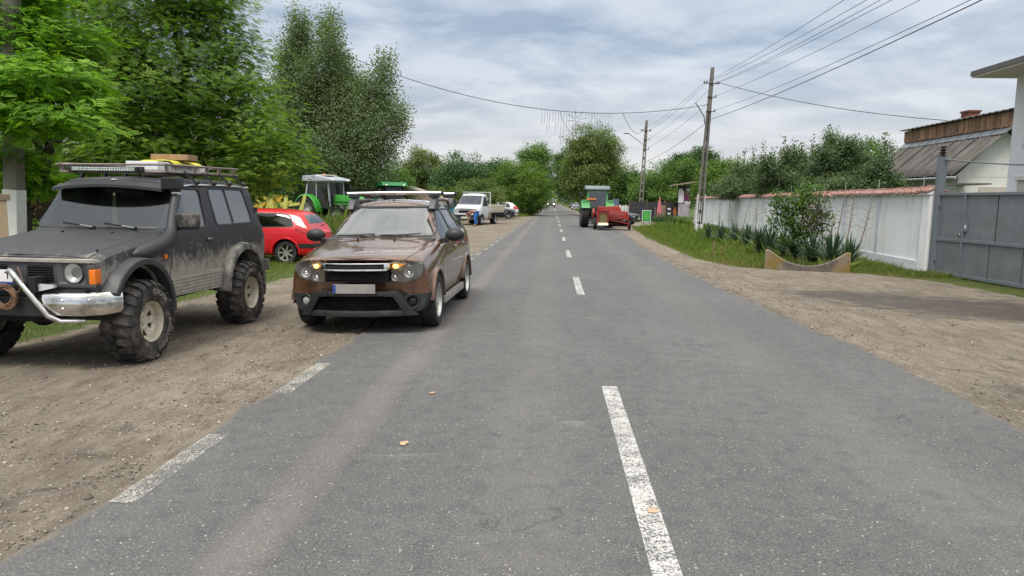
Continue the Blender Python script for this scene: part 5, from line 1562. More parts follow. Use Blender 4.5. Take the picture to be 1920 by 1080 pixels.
    for y in (.34, -.34): seat_mb(-.22, y, .42, .46).build('seat', M['seat'], c_, smooth=40, bevel=.05)
    seat_mb(-.95, 0, .46, 1.15).build('seat', M['seat'], c_, smooth=40, bevel=.05)
    return c_, sk
M['lamp_on'] = pm('lamp_on', (0.9, 0.88, 0.8), 0.3, emit=(1.0, 0.93, 0.80), estr=9.0)

rl_, rsk = make_car('red_hatchback', 'shiny red three door hatchback parked behind the charcoal off-roader', (-8.22, 19.55, float(gz(-8.2, 19.8)) - .02), R(180 - 2), M['red'],
         L=3.80, Wd=1.66, Hh=1.47, wb=2.46, belt=.93, hood=.92, r=.305, fo=.66, cowl=.80, hdr=.15, tailz=.92, tail_rake=.14, doors=3)
MB().prism([(.60, .50), (-.55, .50), (-.55, .57), (.60, .57)], 'y', .815, .845).build('door_strip', M['black_plastic'], rl_, bevel=.01)
wpr = MB().bar((-2.02, .30, 1.02), (-1.98, -.15, 1.06), .02, .02).build('rear_wiper', M['black_plastic'], rl_)
link('fuel_flap', rsk.patch(side(circle(-1.36, .76, .085, 20), .3, 1.3, -1), .004, .006), M['red'], rl_)

make_car('dark_hatchback', 'dark navy hatchback with its bonnet showing behind the white truck', (-5.25, 66.2, float(gz(-5.2, 66))), R(4), M['navy'],
         L=4.1, Wd=1.7, Hh=1.46, wb=2.55, r=.31, doors=5, sub=1)
make_car('silver_hatchback', 'pale silver five door hatchback behind the dark navy hatchback', (-5.35, 70.2, float(gz(-5.3, 70))), R(188), M['car_white'],
         L=4.0, Wd=1.72, Hh=1.55, wb=2.52, belt=.98, hood=.96, r=.32, doors=5, sub=1, tail_rake=.30, tailz=.95)
make_car('black_saloon', 'black car with sloping windscreen parked beside the red baler', (4.55, 55.5, float(gz(4.6, 55.5))), R(-24), M['car_black'],
         L=4.4, Wd=1.76, Hh=1.42, wb=2.65, r=.32, doors=5, sub=1, fo=.86, cowl=.85, hdr=.05, tail_rake=.5, slope=.1)
make_car('red_far_car', 'small red car parked on the left verge far down the road', (-3.9, 149, float(gz(-3.9, 149))), R(-94), M['dark_red'],
         L=3.8, Wd=1.66, Hh=1.42, wb=2.45, r=.30, doors=5, sub=1)
make_car('grey_far_car', 'pale grey car partly hidden behind the small red far car', (-3.6, 163, float(gz(-3.6, 163))), R(-88), M['car_grey'],
         L=4.2, Wd=1.74, Hh=1.75, wb=2.55, belt=1.08, hood=1.05, r=.33, doors=5, sub=1)
make_car('grey_roadside_car', 'grey car on the far right verge beyond the tractor, nearer of two', (4.7, 140, float(gz(4.7, 140))), R(-92), M['car_grey'],
         L=4.1, Wd=1.7, Hh=1.48, wb=2.5, r=.31, doors=5, sub=1)
make_car('dark_roadside_car', 'dark car on the far right verge beyond the tractor, farther of two', (5.1, 178, float(gz(5.1, 178))), R(-90), M['car_black'],
         L=4.2, Wd=1.72, Hh=1.5, wb=2.55, r=.31, doors=5, sub=1)

# ---------------------------------------------------------------- oncoming van on the road
van = thing('oncoming_van', 'dark oncoming van with white roof and lit headlights far down the road', 'van', (-.25, 172, 0), R(-90))
b = MB().prism(round_poly([(2.1, .35), (2.15, .95), (1.55, 1.18), (1.05, 1.95), (.85, 2.02), (-2.4, 2.02), (-2.45, .35)], .08), 'y', -.95, .95)
b.build('body', M['car_black'], van, smooth=40, bevel=.06, seg=3)
MB().box((-.75, 0, 2.10), (3.3, 1.78, .14)).build('roof', M['car_white'], van, smooth=40, bevel=.06)
MB().prism([(1.58, 1.22), (1.13, 1.90), (1.10, 1.88), (1.55, 1.20)], 'y', -.80, .80).xf(Matrix.Translation((.03, 0, .012))).build('windscreen', M['glass_dark'], van)
for sg in (1, -1):
    MB().lathe([(.13, 0), (.13, .03), (.001, .035)], (2.14, .70 * sg, .86), 'x', 14).build('headlight', M['lamp_on'], van)
    MB().box((1.25, 1.06 * sg, 1.35), (.12, .20, .28)).build('mirror', M['black_plastic'], van, bevel=.03)
    for a in (1.35, -1.45): wheel(van, (a, .84 * sg, .33), .33, .2, .2, M['rubber'], M['alloy'], 5, 'alloy', 0, sg < 0)
MB().box((2.16, 0, .50), (.06, 1.7, .2)).build('bumper', M['grey_plastic'], van, bevel=.03)
MB().box((2.20, 0, .52), (.02, .5, .11)).build('number_plate', M['plate'], van)
# ---------------------------------------------------------------- tractors
def chevron_tyre(r, w, rim, lugs=18):
    b = MB(); h = w / 2; s_ = r - rim
    b.lathe([(rim, -h * .75), (rim + s_ * .3, -h * .95), (rim + s_ * .6, -h), (r - .07, -h * .92), (r - .045, -h * .6), (r - .04, 0), (r - .045, h * .6), (r - .07, h * .92), (rim + s_ * .6, h), (rim + s_ * .3, h * .95), (rim, h * .75)], (0, 0, 0), 'y', 48)
    for i in range(lugs):
        for sg in (-1, 1):
            a = 2 * PI * (i + (.5 if sg > 0 else 0)) / lugs
            P = []
            for (y, sk) in ((h * .97 * sg, -.9), (h * .45 * sg, -.1), (-.02 * sg, .65)):
                an = a + sk * 2 * PI / lugs * .62
                for q in (-1, 1):
                    for rr in (r - .09 if abs(y) > h * .8 else r - .05, r - .02 if abs(y) > h * .8 else r):
                        aa = an + q * .032 / r * 1.2
                        P.append((rr * math.cos(aa), y, rr * math.sin(aa)))
            fs = []
            for t in range(2):
                o = t * 4
                fs += [(o + 1, o + 5, o + 7, o + 3), (o, o + 4, o + 5, o + 1), (o + 2, o + 3, o + 7, o + 6)]
            b.add(P, fs + [(0, 1, 3, 2), (8, 10, 11, 9)])
    return b
def dish_rim(rim, w):
    b = MB(); h = w / 2
    b.lathe([(.001, h * .30), (rim * .20, h * .30), (rim * .24, h * .12), (rim * .55, h * .02), (rim * .80, h * .30), (rim * .86, h * .35), (rim * .95, h * .72), (rim * 1.03, h * .80), (rim * 1.03, -h * .8), (rim * .9, -h * .5)], (0, 0, 0), 'y', 36)
    for i in range(8):
        a = 2 * PI * i / 8; b.ell((rim * .38 * math.cos(a), h * .12, rim * .38 * math.sin(a)), .022, 8, 5)
        b.box((rim * .70 * math.cos(a), h * .2, rim * .70 * math.sin(a)), (.07, .05, .07))
    return b
_tw = {}
def tractor_wheel(p, pos, r, w, rim, flip, name='wheel'):
    k = (r, w)
    if k not in _tw:
        t = chevron_tyre(r, w, rim).mesh('tyre', 35); t.materials.append(M['rubber'])
        q = dish_rim(rim, w).mesh('rim', 40); q.materials.append(M['rim_grey']); _tw[k] = (t, q)
    wp = part(name, p, pos, (0, 0, PI if flip else 0))
    for nm, me in zip(('tyre', 'rim'), _tw[k]):
        o = bpy.data.objects.new(nm, me); COL.objects.link(o); o.parent = wp

def make_tractor(label, loc, rz, green, roof, fender, pillar, glass, roof_style='flat', group='farm tractors', hood_z=1.62, R1=.80):
    t = thing('tractor', label, 'tractor', loc, rz, group)
    for sg in (1, -1):
        tractor_wheel(t, (-.95, .80 * sg, R1), R1, .50, .47, sg < 0)
        tractor_wheel(t, (1.45, .78 * sg, .56), .56, .38, .32, sg < 0)
        f = MB(); n_ = 16; r0 = R1 + .10
        for i in range(n_ + 1):
            a = R(150 - 152 * i / n_); c, s_ = math.cos(a), math.sin(a)
            for q, y in ((r0, .50), (r0 + .035, .52), (r0 + .035, 1.02), (r0 - .03, 1.06), (r0 - .03, 1.03), (r0, 1.0)):
                f.v.append((-.95 + q * c, y * sg, R1 + q * s_))
        for i in range(n_):
            for k in range(6): f.f.append((i * 6 + k, i * 6 + (k + 1) % 6, i * 6 + 6 + (k + 1) % 6, i * 6 + 6 + k))
        f.f += [tuple(range(6)), tuple(range(n_ * 6, n_ * 6 + 6))]
        f.build('fender', fender, t, smooth=40)
        ff = MB()
        for i in range(9):
            a = R(160 - 130 * i / 8)
            for y in (.60, .97): ff.v.append((1.45 + .64 * math.cos(a), y * sg, .56 + .64 * math.sin(a)))
        ff.f = [(2 * i, 2 * i + 1, 2 * i + 3, 2 * i + 2) for i in range(8)]
        fo = link('front_fender', ff.mesh('ff', 50), M['black_plastic'], t)
        md = fo.modifiers.new('t', 'SOLIDIFY'); md.thickness = .03
    # engine and bonnet
    MB().box((1.05, 0, .78), (2.2, .42, .50)).box((-.75, 0, .80), (1.3, .55, .5)).tube([(1.45, -.7, .56), (1.45, .7, .56)], .07, 8).tube([(-.95, -.8, R1), (-.95, .8, R1)], .11, 10).build('engine', M['dark'], t, smooth=40)
    hz_ = hood_z
    b = MB().prism(round_poly([(.60, 1.02), (2.20, .98), (2.36, 1.06), (2.34, hz_ - .22), (2.22, hz_ - .08), (.60, hz_)], .06), 'y', -.36, .36)
    bo = b.build('bonnet', green, t, smooth=40, bevel=.07, seg=3)
    for sg in (1, -1):
        for k, z in enumerate((1.16, 1.32)):
            MB().box((1.35, .366 * sg, z), (1.25, .015, .055)).build('side_vent', M['dark'], bo)
    MB().box((2.36, 0, 1.22), (.02, .5, .26)).build('front_grille', M['dark'], bo)
    MB().box((2.30, 0, .78), (.35, .55, .38)).build('front_weight', M['dark'], t, bevel=.05)
    MB().tube([(.78, -.50, 1.2), (.78, -.52, 2.15), (.76, -.52, 2.3)], .045, 10).build('exhaust', M['black_plastic'], t, smooth=60)
    # cab
    P = [((.55, .52), (.42, .55)), ((-.35, .70), (-.38, .66)), ((-1.30, .66), (-1.12, .60))]
    zb, zt = (1.05, 1.0, 1.30), 2.42
    fr = MB(); gl = MB()
    for sg in (1, -1):
        pts = [((x0, y0 * sg, z0), (x1, y1 * sg, zt)) for ((x0, y0), (x1, y1)), z0 in zip(P, zb)]
        for (a, c), wdt in zip(pts, (.07, .05, .10)): fr.bar(a, c, wdt, wdt)
        for (a, c), (a2, c2) in zip(pts[:-1], pts[1:]):
            ob = link('side_glass', MB().quad(a, a2, c2, c).mesh('g', fix=False), glass, t)
            fr.bar(a, a2, .05, .05); fr.bar(c, c2, .06, .06)
        MB().prism([(.55, .95), (-.30, .95), (-.55, 1.35), (.52, 1.35)], 'y', .50 * sg, .66 * sg).build('door_lower', M['black_plastic'], t)
        mo = MB().box((.60, .98 * sg, 2.12), (.08, .20, .32)).build('mirror', M['black_plastic'], t, bevel=.03)
        MB().tube([(.58, .90 * sg, 2.15), (.45, .60 * sg, 2.30)], .014, 6).build('mirror_arm', M['black_plastic'], mo)
    fr.bar((-1.30, -.66, 1.30), (-1.30, .66, 1.30), .07); fr.bar((-1.12, -.6, zt), (-1.12, .6, zt), .08); fr.bar((.42, -.55, zt), (.42, .55, zt), .08)
    fr.build('cab_frame', pillar, t)
    MB().quad((-1.30, -.66, 1.30), (-1.30, .66, 1.30), (-1.12, .60, zt), (-1.12, -.60, zt)).build('rear_glass', glass, t, fix=False)
    MB().quad((.55, -.52, 1.05), (.55, .52, 1.05), (.42, .55, zt), (.42, -.55, zt)).build('windscreen', glass, t, fix=False)
    MB().box((-.45, 0, .98), (1.7, 1.2, .10)).box((.36, 0, 1.3), (.22, .5, .5)).build('cab_floor', M['dark'], t)
    seat_mb(-.55, 0, 1.10, .5).build('seat', M['dark'], t, smooth=40, bevel=.04)
    steering_wheel_mb((.08, 0, 1.62), .2, R(-35)).build('steering_wheel', M['dark'], t)
    if roof_style == 'wedge':
        rp_ = [(-1.42, 2.46), (-1.40, 2.76), (-.4, 2.78), (.78, 2.58), (.82, 2.46)]
    elif roof_style == 'visor':
        rp_ = [(-1.40, 2.44), (-1.30, 2.66), (-.2, 2.72), (.60, 2.66), (.72, 2.46)]
    else:
        rp_ = [(-1.36, 2.44), (-1.26, 2.70), (.45, 2.70), (.66, 2.46)]
    ro = MB().prism(round_poly(rp_, .05), 'y', -.78, .78).build('cab_roof', roof, t, smooth=40, bevel=.07, seg=3)
    if roof_style == 'wedge':
        MB().box((-.35, 0, 2.79), (.9, .8, .06)).build('roof_hatch', M['bed_cream'], ro, bevel=.02)
        MB().lathe([(.06, 2.78), (.06, 2.86), (.04, 2.90), (.001, 2.91)], (-.70, .2, 0), 'z', 12).build('beacon', M['amber'], ro, smooth=60)
    for sg in (1, -1):
        MB().ell((.70 if roof_style != 'wedge' else .80, .55 * sg, 2.50), (.05, .07, .06), 10, 7).build('work_lamp', M['reflector'], ro, smooth=60)
    return t

gt = glass_mat('cab_glass', (.20, .30, .30), .02, .03, .05)
make_tractor('bright green tractor with pale grey sloping cab roof behind the red hatchback', (-12.45, 40.2, float(gz(-12, 40)) + .06), R(-30),
             M['trac_green'], M['trac_grey'], M['trac_green'], M['trac_grey'], gt, 'wedge', hood_z=1.72)
make_tractor('older tractor with dark green cab roof standing behind the brown SUV', (-10.0, 45.0, float(gz(-9.6, 45))), R(-62),
             M['deep_green'], M['deep_green'], M['deep_green'], M['dark'], gt, 'flat')
tr3 = make_tractor('green tractor seen from behind on the right lane, towing the red baler', (2.93, 48.6, 0.0), R(91),
             M['pale_green'], pm('roof_grey', (.17, .21, .22), .4), M['pale_green'], M['pale_green'], glass_mat('cab_glass_clear', (.55, .62, .62), .12, .03), 'visor')
for sg in (1, -1):
    MB().box((-1.42, .86 * sg, 1.62), (.06, .30, .34)).build('rear_fender_panel', M['pale_green'], tr3, bevel=.04)
    MB().box((-1.46, .80 * sg, 1.55), (.03, .14, .08)).build('tail_light', M['red_lens'], tr3)
MB().box((-1.40, .42, 1.84), (.03, .62, .12)).build('marker_board', M['orange'], tr3)
lk = MB()
for sg in (1, -1):
    lk.bar((-1.2, .38 * sg, .60), (-2.0, .42 * sg, .50), .07); lk.tube([(-1.35, .38 * sg, 1.25), (-1.75, .40 * sg, .55)], .03, 6)
lk.bar((-1.2, 0, .5), (-2.3, 0, .45), .10)
lk.build('hitch', M['dark'], tr3)
MB().box((-1.36, 0, 1.10), (.25, .75, .45)).build('rear_housing', M['dark'], tr3, bevel=.05)

# ---------------------------------------------------------------- the red baler. local: x to the right, y ahead, seen from behind
bl = thing('hay_baler', 'red square hay baler hitched behind the tractor, hay left in its chute', 'baler', (2.62, 44.0, 0), R(-3))
r_ = M['baler_red']
MB().prism(round_poly([(.55, .78), (1.98, .70), (2.02, .92), (1.92, 1.12), (.55, 1.18)], .04), 'y', -.12, 1.55).build('pickup_hood', r_, bl, smooth=40, bevel=.03)
MB().prism(round_poly([(.60, 1.17), (1.55, 1.13), (1.52, 1.36), (1.30, 1.42), (.72, 1.40)], .05), 'y', .20, 1.4).build('top_cover', r_, bl, smooth=40, bevel=.03)
MB().span((.17, -.55, .38), (.23, 2.3, 1.20)).span((.74, -.55, .38), (.80, 2.3, 1.20)).span((.17, -.55, 1.12), (.80, 2.3, 1.20)).span((.17, -.55, .36), (.80, 2.3, .42)).build('bale_chamber', r_, bl, bevel=.01)
MB().span((.20, -.50, .99), (.78, -.42, 1.10)).build('chamber_bar', M['baler_red'], bl)
MB().box((.485, -.30, .74), (.49, .36, .60)).build('hay_wad', M['hay'], bl, bevel=.03)
MB().box((.48, -.75, .36), (.62, .55, .03), (R(14), 0, 0)).build('bale_chute', M['bed_cream'], bl)
MB().span((.12, -.62, .30), (.17, -.56, 1.42)).span((.06, -.1, .85), (.12, 1.8, 1.1)).build('side_frame', r_, bl)
MB().lathe([(.001, -.06), (.32, -.06), (.36, -.03), (.36, .06), (.32, .09), (.001, .09)], (-.10, 1.3, .92), 'x', 26).build('flywheel', r_, bl, smooth=40)
MB().span((.20, .3, 1.2), (.70, 1.8, 1.38)).build('needle_box', r_, bl, bevel=.04)
pk = MB().tube([(.82, .5, .36), (2.0, .5, .36)], .15, 12)
for i in range(15):
    x = .86 + 1.1 * i / 14
    pk.tube([(x, -.08, .72), (x, -.12, .50), (x, .04, .22), (x, .30, .13)], .013, 5)
pk.build('pickup', M['dark'], bl, smooth=40)
MB().bar((.80, -.15, .62), (1.98, -.12, .40), .04, .05).span((1.97, -.2, .22), (2.02, 1.0, .95)).span((.80, -.14, .66), (2.0, -.10, .72)).build('pickup_frame', r_, bl)
MB().bar((.88, -.128, .985), (1.16, -.128, .985), .004, .05).build('decal', M['white_ink'], bl)
MB().bar((1.22, -.128, .955), (1.72, -.128, .935), .004, .028).build('decal', M['white_ink'], bl)
MB().bar((.60, -.124, .985), (1.98, -.124, .965), .02, .02).build('rim_strip', r_, bl)
wheel(bl, (.02, .30, .34), .34, .20, .19, M['rubber'], M['rim_grey'], 5, 'steel', 0, False).rotation_euler = (0, 0, R(90))
wheel(bl, (2.10, .45, .26), .26, .16, .14, M['rubber'], M['rim_grey'], 5, 'steel', 0, True).rotation_euler = (0, 0, R(-90))
MB().bar((.45, 2.2, .45), (.35, 3.0, .5), .12).bar((0, .3, .34), (2.0, .45, .36), .09).build('drawbar', r_, bl)
MB().ell((.28, -.58, .32), .045, 10, 7).build('lamp', M['reflector'], bl, smooth=60)

# ---------------------------------------------------------------- white dropside truck
tk = thing('dropside_truck', 'white dropside truck with cream cargo bed parked on the left verge', 'truck', (-5.32, 50.36, float(gz(-5.3, 50.3))), R(-104))
cabst = [
 S(2.02, .14, .4, (0,.38), (.6,.38), (.86,.42), (.92,.60), (.92,.82), (.86,1.0), (.78,1.08), (.45,1.10), (0,1.11)),
 S(1.92, .12, 0, (0,.36), (.6,.36), (.92,.40), (.97,.62), (.97,.88), (.90,1.06), (.82,1.15), (.45,1.18), (0,1.19)),
 S(1.45, .10, .4, (0,.36), (.6,.36), (.94,.40), (.99,.62), (.99,.95), (.94,1.18), (.86,1.30), (.5,1.33), (0,1.34)),
 S(0.72, .10, .3, (0,.36), (.6,.36), (.94,.40), (.99,.62), (.99,.98), (.955,1.22), (.80,1.98), (.66,2.07), (0,2.10)),
 S(0.40, .0, 0, (0,.36), (.6,.36), (.94,.40), (.99,.62), (.99,.98), (.955,1.22), (.80,2.03), (.66,2.11), (0,2.14)),
 S(-0.02, .0, .4, (0,.36), (.6,.36), (.94,.40), (.99,.62), (.99,.98), (.955,1.22), (.80,2.03), (.66,2.11), (0,2.14)),
 S(-0.08, .0, .8, (0,.38), (.6,.38), (.92,.42), (.97,.62), (.97,.98), (.93,1.22), (.78,2.0), (.64,2.08), (0,2.10)),
]
ts = Skin(cabst, 2, {2: .4, 5: .4, 6: .3})
tw_ = round_poly([(-.84, 1.36), (.84, 1.36), (.74, 1.98), (-.74, 1.98)], .07)
sw_ = round_poly([(1.10, 1.26), (.12, 1.26), (.12, 1.93), (.62, 1.93)], .05)
cuts = [front(tw_, .4, 1.9)]
for sg in (1, -1): cuts += [side(sw_, .4, 1.3, sg), MB().prism(circle(1.30, .34, .42), 'y', .4 * sg, 1.3 * sg)]
link('cab', ts.shell(cuts, .02), M['truck_white'], tk)
link('windscreen', ts.patch(front(grow_poly(tw_, .01), .4, 1.9), -.004, .005), glass_mat('truck_glass', (.34, .40, .42), .12, .03), tk)
link('front_grille', ts.patch(front(round_poly([(-.52, .80), (.52, .80), (.52, .96), (-.52, .96)], .02), 1.5, 2.4), .004, .012), M['dark'], tk)
link('bumper', ts.patch(front([(-1.2, .36), (1.2, .36), (1.2, .68), (-1.2, .68)], 1.45, 2.4), .02, .03), M['black_plastic'], tk)
MB().box((2.07, 0, .50), (.02, .52, .11)).build('number_plate', M['plate'], tk)
for sg in (1, -1):
    link('side_window', ts.patch(side(grow_poly(sw_, .008), .4, 1.3, sg), -.004, .005), M['glass_side'], tk)
    link('headlight', ts.patch(front(round_poly([(.56 * sg, .80), (.90 * sg, .80), (.90 * sg, .97), (.56 * sg, .95)], .02), 1.5, 2.4), .003, .015), M['reflector'], tk)
    dpo = round_poly([(1.22, .75), (1.30, 1.1), (1.16, 1.24), (.66, 1.98), (.06, 1.98), (.06, .48), (.80, .48)], .03)
    o_, i_ = band(dpo, 0, .012, side, y0=.74, y1=1.3, sgn=sg)
    link('door_gap', ts.patch(o_, .001, .006, i_), M['dark'], tk)
    MB().box((1.02, 1.13 * sg, 1.48), (.10, .20, .36)).build('mirror', M['black_plastic'], tk, bevel=.03)
    half_drum(1.30, .74 * sg, .34, .43, .45).build('wheel_housing', M['dark'], tk, fix=False)
    wheel(tk, (1.30, .86 * sg, .335), .335, .21, .20, M['rubber'], M['rim_grey'], 6, 'steel', 0, sg < 0)
    wheel(tk, (-1.50, .82 * sg, .335), .335, .36, .20, M['rubber'], M['rim_grey'], 6, 'steel', 0, sg < 0)
    MB().bar((1.30, .94 * sg, .80), (.95, .955 * sg, .60), .03, .05).build('wheel_arch', M['black_plastic'], tk)
bed = MB().span((-.28, -1.0, .83), (-3.45, 1.0, .93)).build('bed_floor', M['bed_cream'], tk)
for sg in (1, -1):
    sb = MB().span((-.34, .98 * sg, .93), (-3.45, 1.02 * sg, 1.36)).build('dropside', M['bed_cream'], tk, bevel=.008)
    rb = MB()
    for i in range(7): rb.span((-.42 - .49 * i, 1.02 * sg, .94), (-.47 - .49 * i, 1.045 * sg, 1.35))
    for z in (1.0, 1.15, 1.30): rb.span((-.36, 1.02 * sg, z), (-3.43, 1.03 * sg, z + .025))
    rb.build('dropside_rib', M['bed_cream'], sb)
MB().span((-3.42, -.98, .93), (-3.46, .98, 1.36)).build('tailgate', M['bed_cream'], tk, bevel=.008)
MB().span((-.28, -1.0, .93), (-.33, 1.0, 1.40)).build('headboard', M['bed_cream'], tk)
hf = MB()
for y in (-.98, .98): hf.bar((-.30, y, .9), (-.30, y, 2.26), .05)
hf.bar((-.30, -1.0, 2.22), (-.30, 1.0, 2.22), .045); hf.bar((-.30, -1.0, 1.8), (-.30, 1.0, 1.8), .03)
hf.build('ladder_rack', M['car_white'], tk)
MB().box((-1.6, 0, .66), (3.6, .8, .18)).box((-1.5, .80, .78), (.9, .36, .05)).box((-.75, .72, .60), (.5, .35, .3)).build('chassis', M['dark'], tk)
MB().box((-.45, .93, .62), (.30, .06, .42)).build('mudflap', M['plywood'], tk)
MB().box((.5, 0, .85), (1.0, 1.7, .3)).build('cab_floor', M['dark'], tk)
for y in (.5, -.45): seat_mb(.32, y, 1.0, .55).build('seat', M['seat'], tk, smooth=40, bevel=.04)
# teal container seen past the truck
bn = thing('teal_container', 'teal metal container standing behind the white truck cab', 'container', (-7.35, 53.4, float(gz(-7, 53.4))), R(8))
MB().prism([(-.62, .12), (.62, .12), (.74, 1.30), (-.74, 1.30)], 'y', -.5, .5).build('tub', M['teal'], bn, bevel=.03)
MB().box((0, 0, 1.33), (1.56, 1.10, .07)).build('lid', M['teal'], bn, bevel=.02)
for x in (-.5, .5): MB().tube([(x, -.4, .09), (x, .4, .09)], .09, 10).build('wheel', M['rubber'], bn)

# ---------------------------------------------------------------- person bending down by the truck
def skin_figure(name, joints, edges, radii, m, parent=None, sub=2):
    me = bpy.data.meshes.new(name)
    keys = list(joints); ix = {k: i for i, k in enumerate(keys)}
    me.from_pydata([joints[k] for k in keys], [(ix[a], ix[b]) for a, b in edges], [])
    o = bpy.data.objects.new(name, me); COL.objects.link(o)
    md = o.modifiers.new('skin', 'SKIN'); md.use_smooth_shade = True
    sv = me.skin_vertices[0].data if me.skin_vertices else None
    if sv is None:
        bm = bmesh.new(); bm.from_mesh(me); bm.verts.layers.skin.verify(); bm.to_mesh(me); bm.free()
        sv = me.skin_vertices[0].data
    for k in keys:
        r = radii[k]; sv[ix[k]].radius = (r, r) if not isinstance(r, tuple) else r
        sv[ix[k]].use_root = (k == keys[0])
    s2 = o.modifiers.new('sub', 'SUBSURF'); s2.levels = sub; s2.render_levels = sub
    bpy.context.view_layer.update()
    dg = bpy.context.evaluated_depsgraph_get()
    nm = bpy.data.meshes.new_from_object(o.evaluated_get(dg)); bpy.data.objects.remove(o); bpy.data.meshes.remove(me)
    nm.polygons.foreach_set('use_smooth', [True] * len(nm.polygons))
    nm.materials.clear()
    return link(name, nm, m, parent)
# local: x towards the hands (image left), z up. bent forward at the hips, arms hanging to the ground
pe = thing('person', 'person in blue trousers and rusty top bending to the ground beside the truck', 'person', (-4.98, 47.55, float(gz(-5.0, 47.6))), R(197))
J = {'pelvis': (0, 0, .86), 'spine': (.17, 0, .93), 'chest': (.36, 0, .90), 'neck': (.47, 0, .83), 'head0': (.54, 0, .77), 'head1': (.60, 0, .67), 'head2': (.63, 0, .60)}
Rr = {'pelvis': .135, 'spine': .125, 'chest': (.15, .12), 'neck': .06, 'head0': .085, 'head1': .10, 'head2': .07}
E_ = [('pelvis', 'spine'), ('spine', 'chest'), ('chest', 'neck'), ('neck', 'head0'), ('head0', 'head1'), ('head1', 'head2')]
for s_, sg in (('l', 1), ('r', -1)):
    fwd = .06 * sg
    for nm, p, r in (('hip', (-.01, .10 * sg, .82), .105), ('knee', (.05 + fwd, .12 * sg, .46), .072), ('calf', (.00 + fwd, .125 * sg, .30), .066), ('ankle', (-.02 + fwd, .125 * sg, .09), .045), ('toe', (.15 + fwd, .14 * sg, .04), .036),
                     ('sho', (.41, .17 * sg, .86), .068), ('elb', (.47, .21 * sg, .56), .046), ('wri', (.53, .16 * sg, .32), .031), ('palm', (.55, .15 * sg, .25), .034)):
        J[nm + s_] = p; Rr[nm + s_] = r
    E_ += [('pelvis', 'hip' + s_), ('hip' + s_, 'knee' + s_), ('knee' + s_, 'calf' + s_), ('calf' + s_, 'ankle' + s_), ('ankle' + s_, 'toe' + s_),
           ('chest', 'sho' + s_), ('sho' + s_, 'elb' + s_), ('elb' + s_, 'wri' + s_), ('wri' + s_, 'palm' + s_)]
    for k in range(4):
        a, b_ = 'f%d' % k + s_, 'g%d' % k + s_
        J[a] = (.555 + .012 * (k - 1.5) * 2, .15 * sg + .004 * k, .185 + .004 * abs(k - 1.2)); J[b_] = (.545 + .012 * (k - 1.5) * 2, .14 * sg, .145 + .006 * abs(k - 1.2))
        Rr[a] = .010; Rr[b_] = .008; E_ += [('palm' + s_, a), (a, b_)]
    J['t' + s_] = (.590, .12 * sg, .215); Rr['t' + s_] = .010; E_ += [('palm' + s_, 't' + s_)]
body = skin_figure('body', J, E_, Rr, M['skin'], pe)
def sub_fig(keys, edges, grow, nm, m):
    JJ = {k: J[k] for k in keys}; RR = {k: (tuple(q * grow for q in Rr[k]) if isinstance(Rr[k], tuple) else Rr[k] * grow) for k in keys}
    return skin_figure(nm, JJ, edges, RR, m, pe)
leg = ['pelvis'] + [n + s_ for s_ in 'lr' for n in ('hip', 'knee', 'calf', 'ankle')]
sub_fig(leg, [e for e in E_ if e[0] in leg and e[1] in leg], 1.16, 'trousers', M['jeans'])
tops = ['spine', 'chest', 'shol', 'shor', 'elbl', 'elbr']
sub_fig(tops, [e for e in E_ if e[0] in tops and e[1] in tops], 1.17, 'shirt', M['rust_shirt'])
MB().ell((.565, 0, .735), (.115, .105, .115), 16, 10).build('hair', M['hair'], pe, smooth=60)
fc = MB().ell((.70, 0, .625), (.018, .014, .022), 8, 6)
for sg in (1, -1): fc.ell((.675, .035 * sg, .665), (.012, .014, .010), 8, 6).ell((.60, .105 * sg, .67), (.022, .012, .032), 8, 6)
fc.ell((.685, 0, .575), (.012, .025, .008), 8, 6)
fc.build('face', M['skin'], pe, smooth=60)
for sg in (1, -1):
    MB().box((.06 + .06 * sg, .13 * sg, .035), (.27, .10, .07)).build('shoe', M['dark'], pe, smooth=40, bevel=.03)

# ---------------------------------------------------------------- yellow farm implement left of the tractor
im = thing('farm_implement', 'lime yellow farm implement with upright arms left of the green tractor', 'implement', (-14.5, 38.6, float(gz(-14.7, 38.6))), R(4))
f = MB().bar((-1.9, 0, 1.0), (1.0, 0, .72), .13).bar((-1.9, .9, .95), (1.0, .8, .7), .12).bar((-1.0, -.1, .8), (-1.0, 1.0, .8), .10).bar((.3, -.1, .7), (.3, 1.0, .7), .10)
f.build('main_beam', M['implement_yellow'], im)
for i, (x, tilt) in enumerate(((.05, .12), (.85, .30), (-.55, -.15))):
    MB().prism(round_poly([(x - .14, .55), (x + .14, .55), (x + .12 + tilt, 1.62), (x + .03 + tilt, 1.74), (x - .06 + tilt, 1.70), (x - .10 + tilt, 1.45)], .05), 'y', -.30, -.22).build('upright_arm', M['implement_yellow'], im, bevel=.02)
for i, (x, y) in enumerate(((-1.6, -.2), (-1.1, .1), (-.9, .9))):
    MB().bar((x, y, 1.05), (x + 1.5, y - .05, 1.45 - .1 * i), .10, .16).build('folding_arm', M['implement_yellow'] if i else M['implement_orange'], im)
MB().bar((-1.7, .5, 1.5), (-.2, .4, 1.62), .13, .2).build('hood_panel', M['implement_orange'], im)
for sg in (0, 1):
    MB().bar((-1.4 + .5 * sg, -.35, 1.62), (-.9 + .5 * sg, -.30, .55), .09, .14).build('tine_arm', M['implement_yellow'], im)
for x in (-1.5, .2): wheel(im, (x, .4, .32), .32, .2, .18, M['rubber'], M['rim_grey'], 5, 'steel', 0, True)
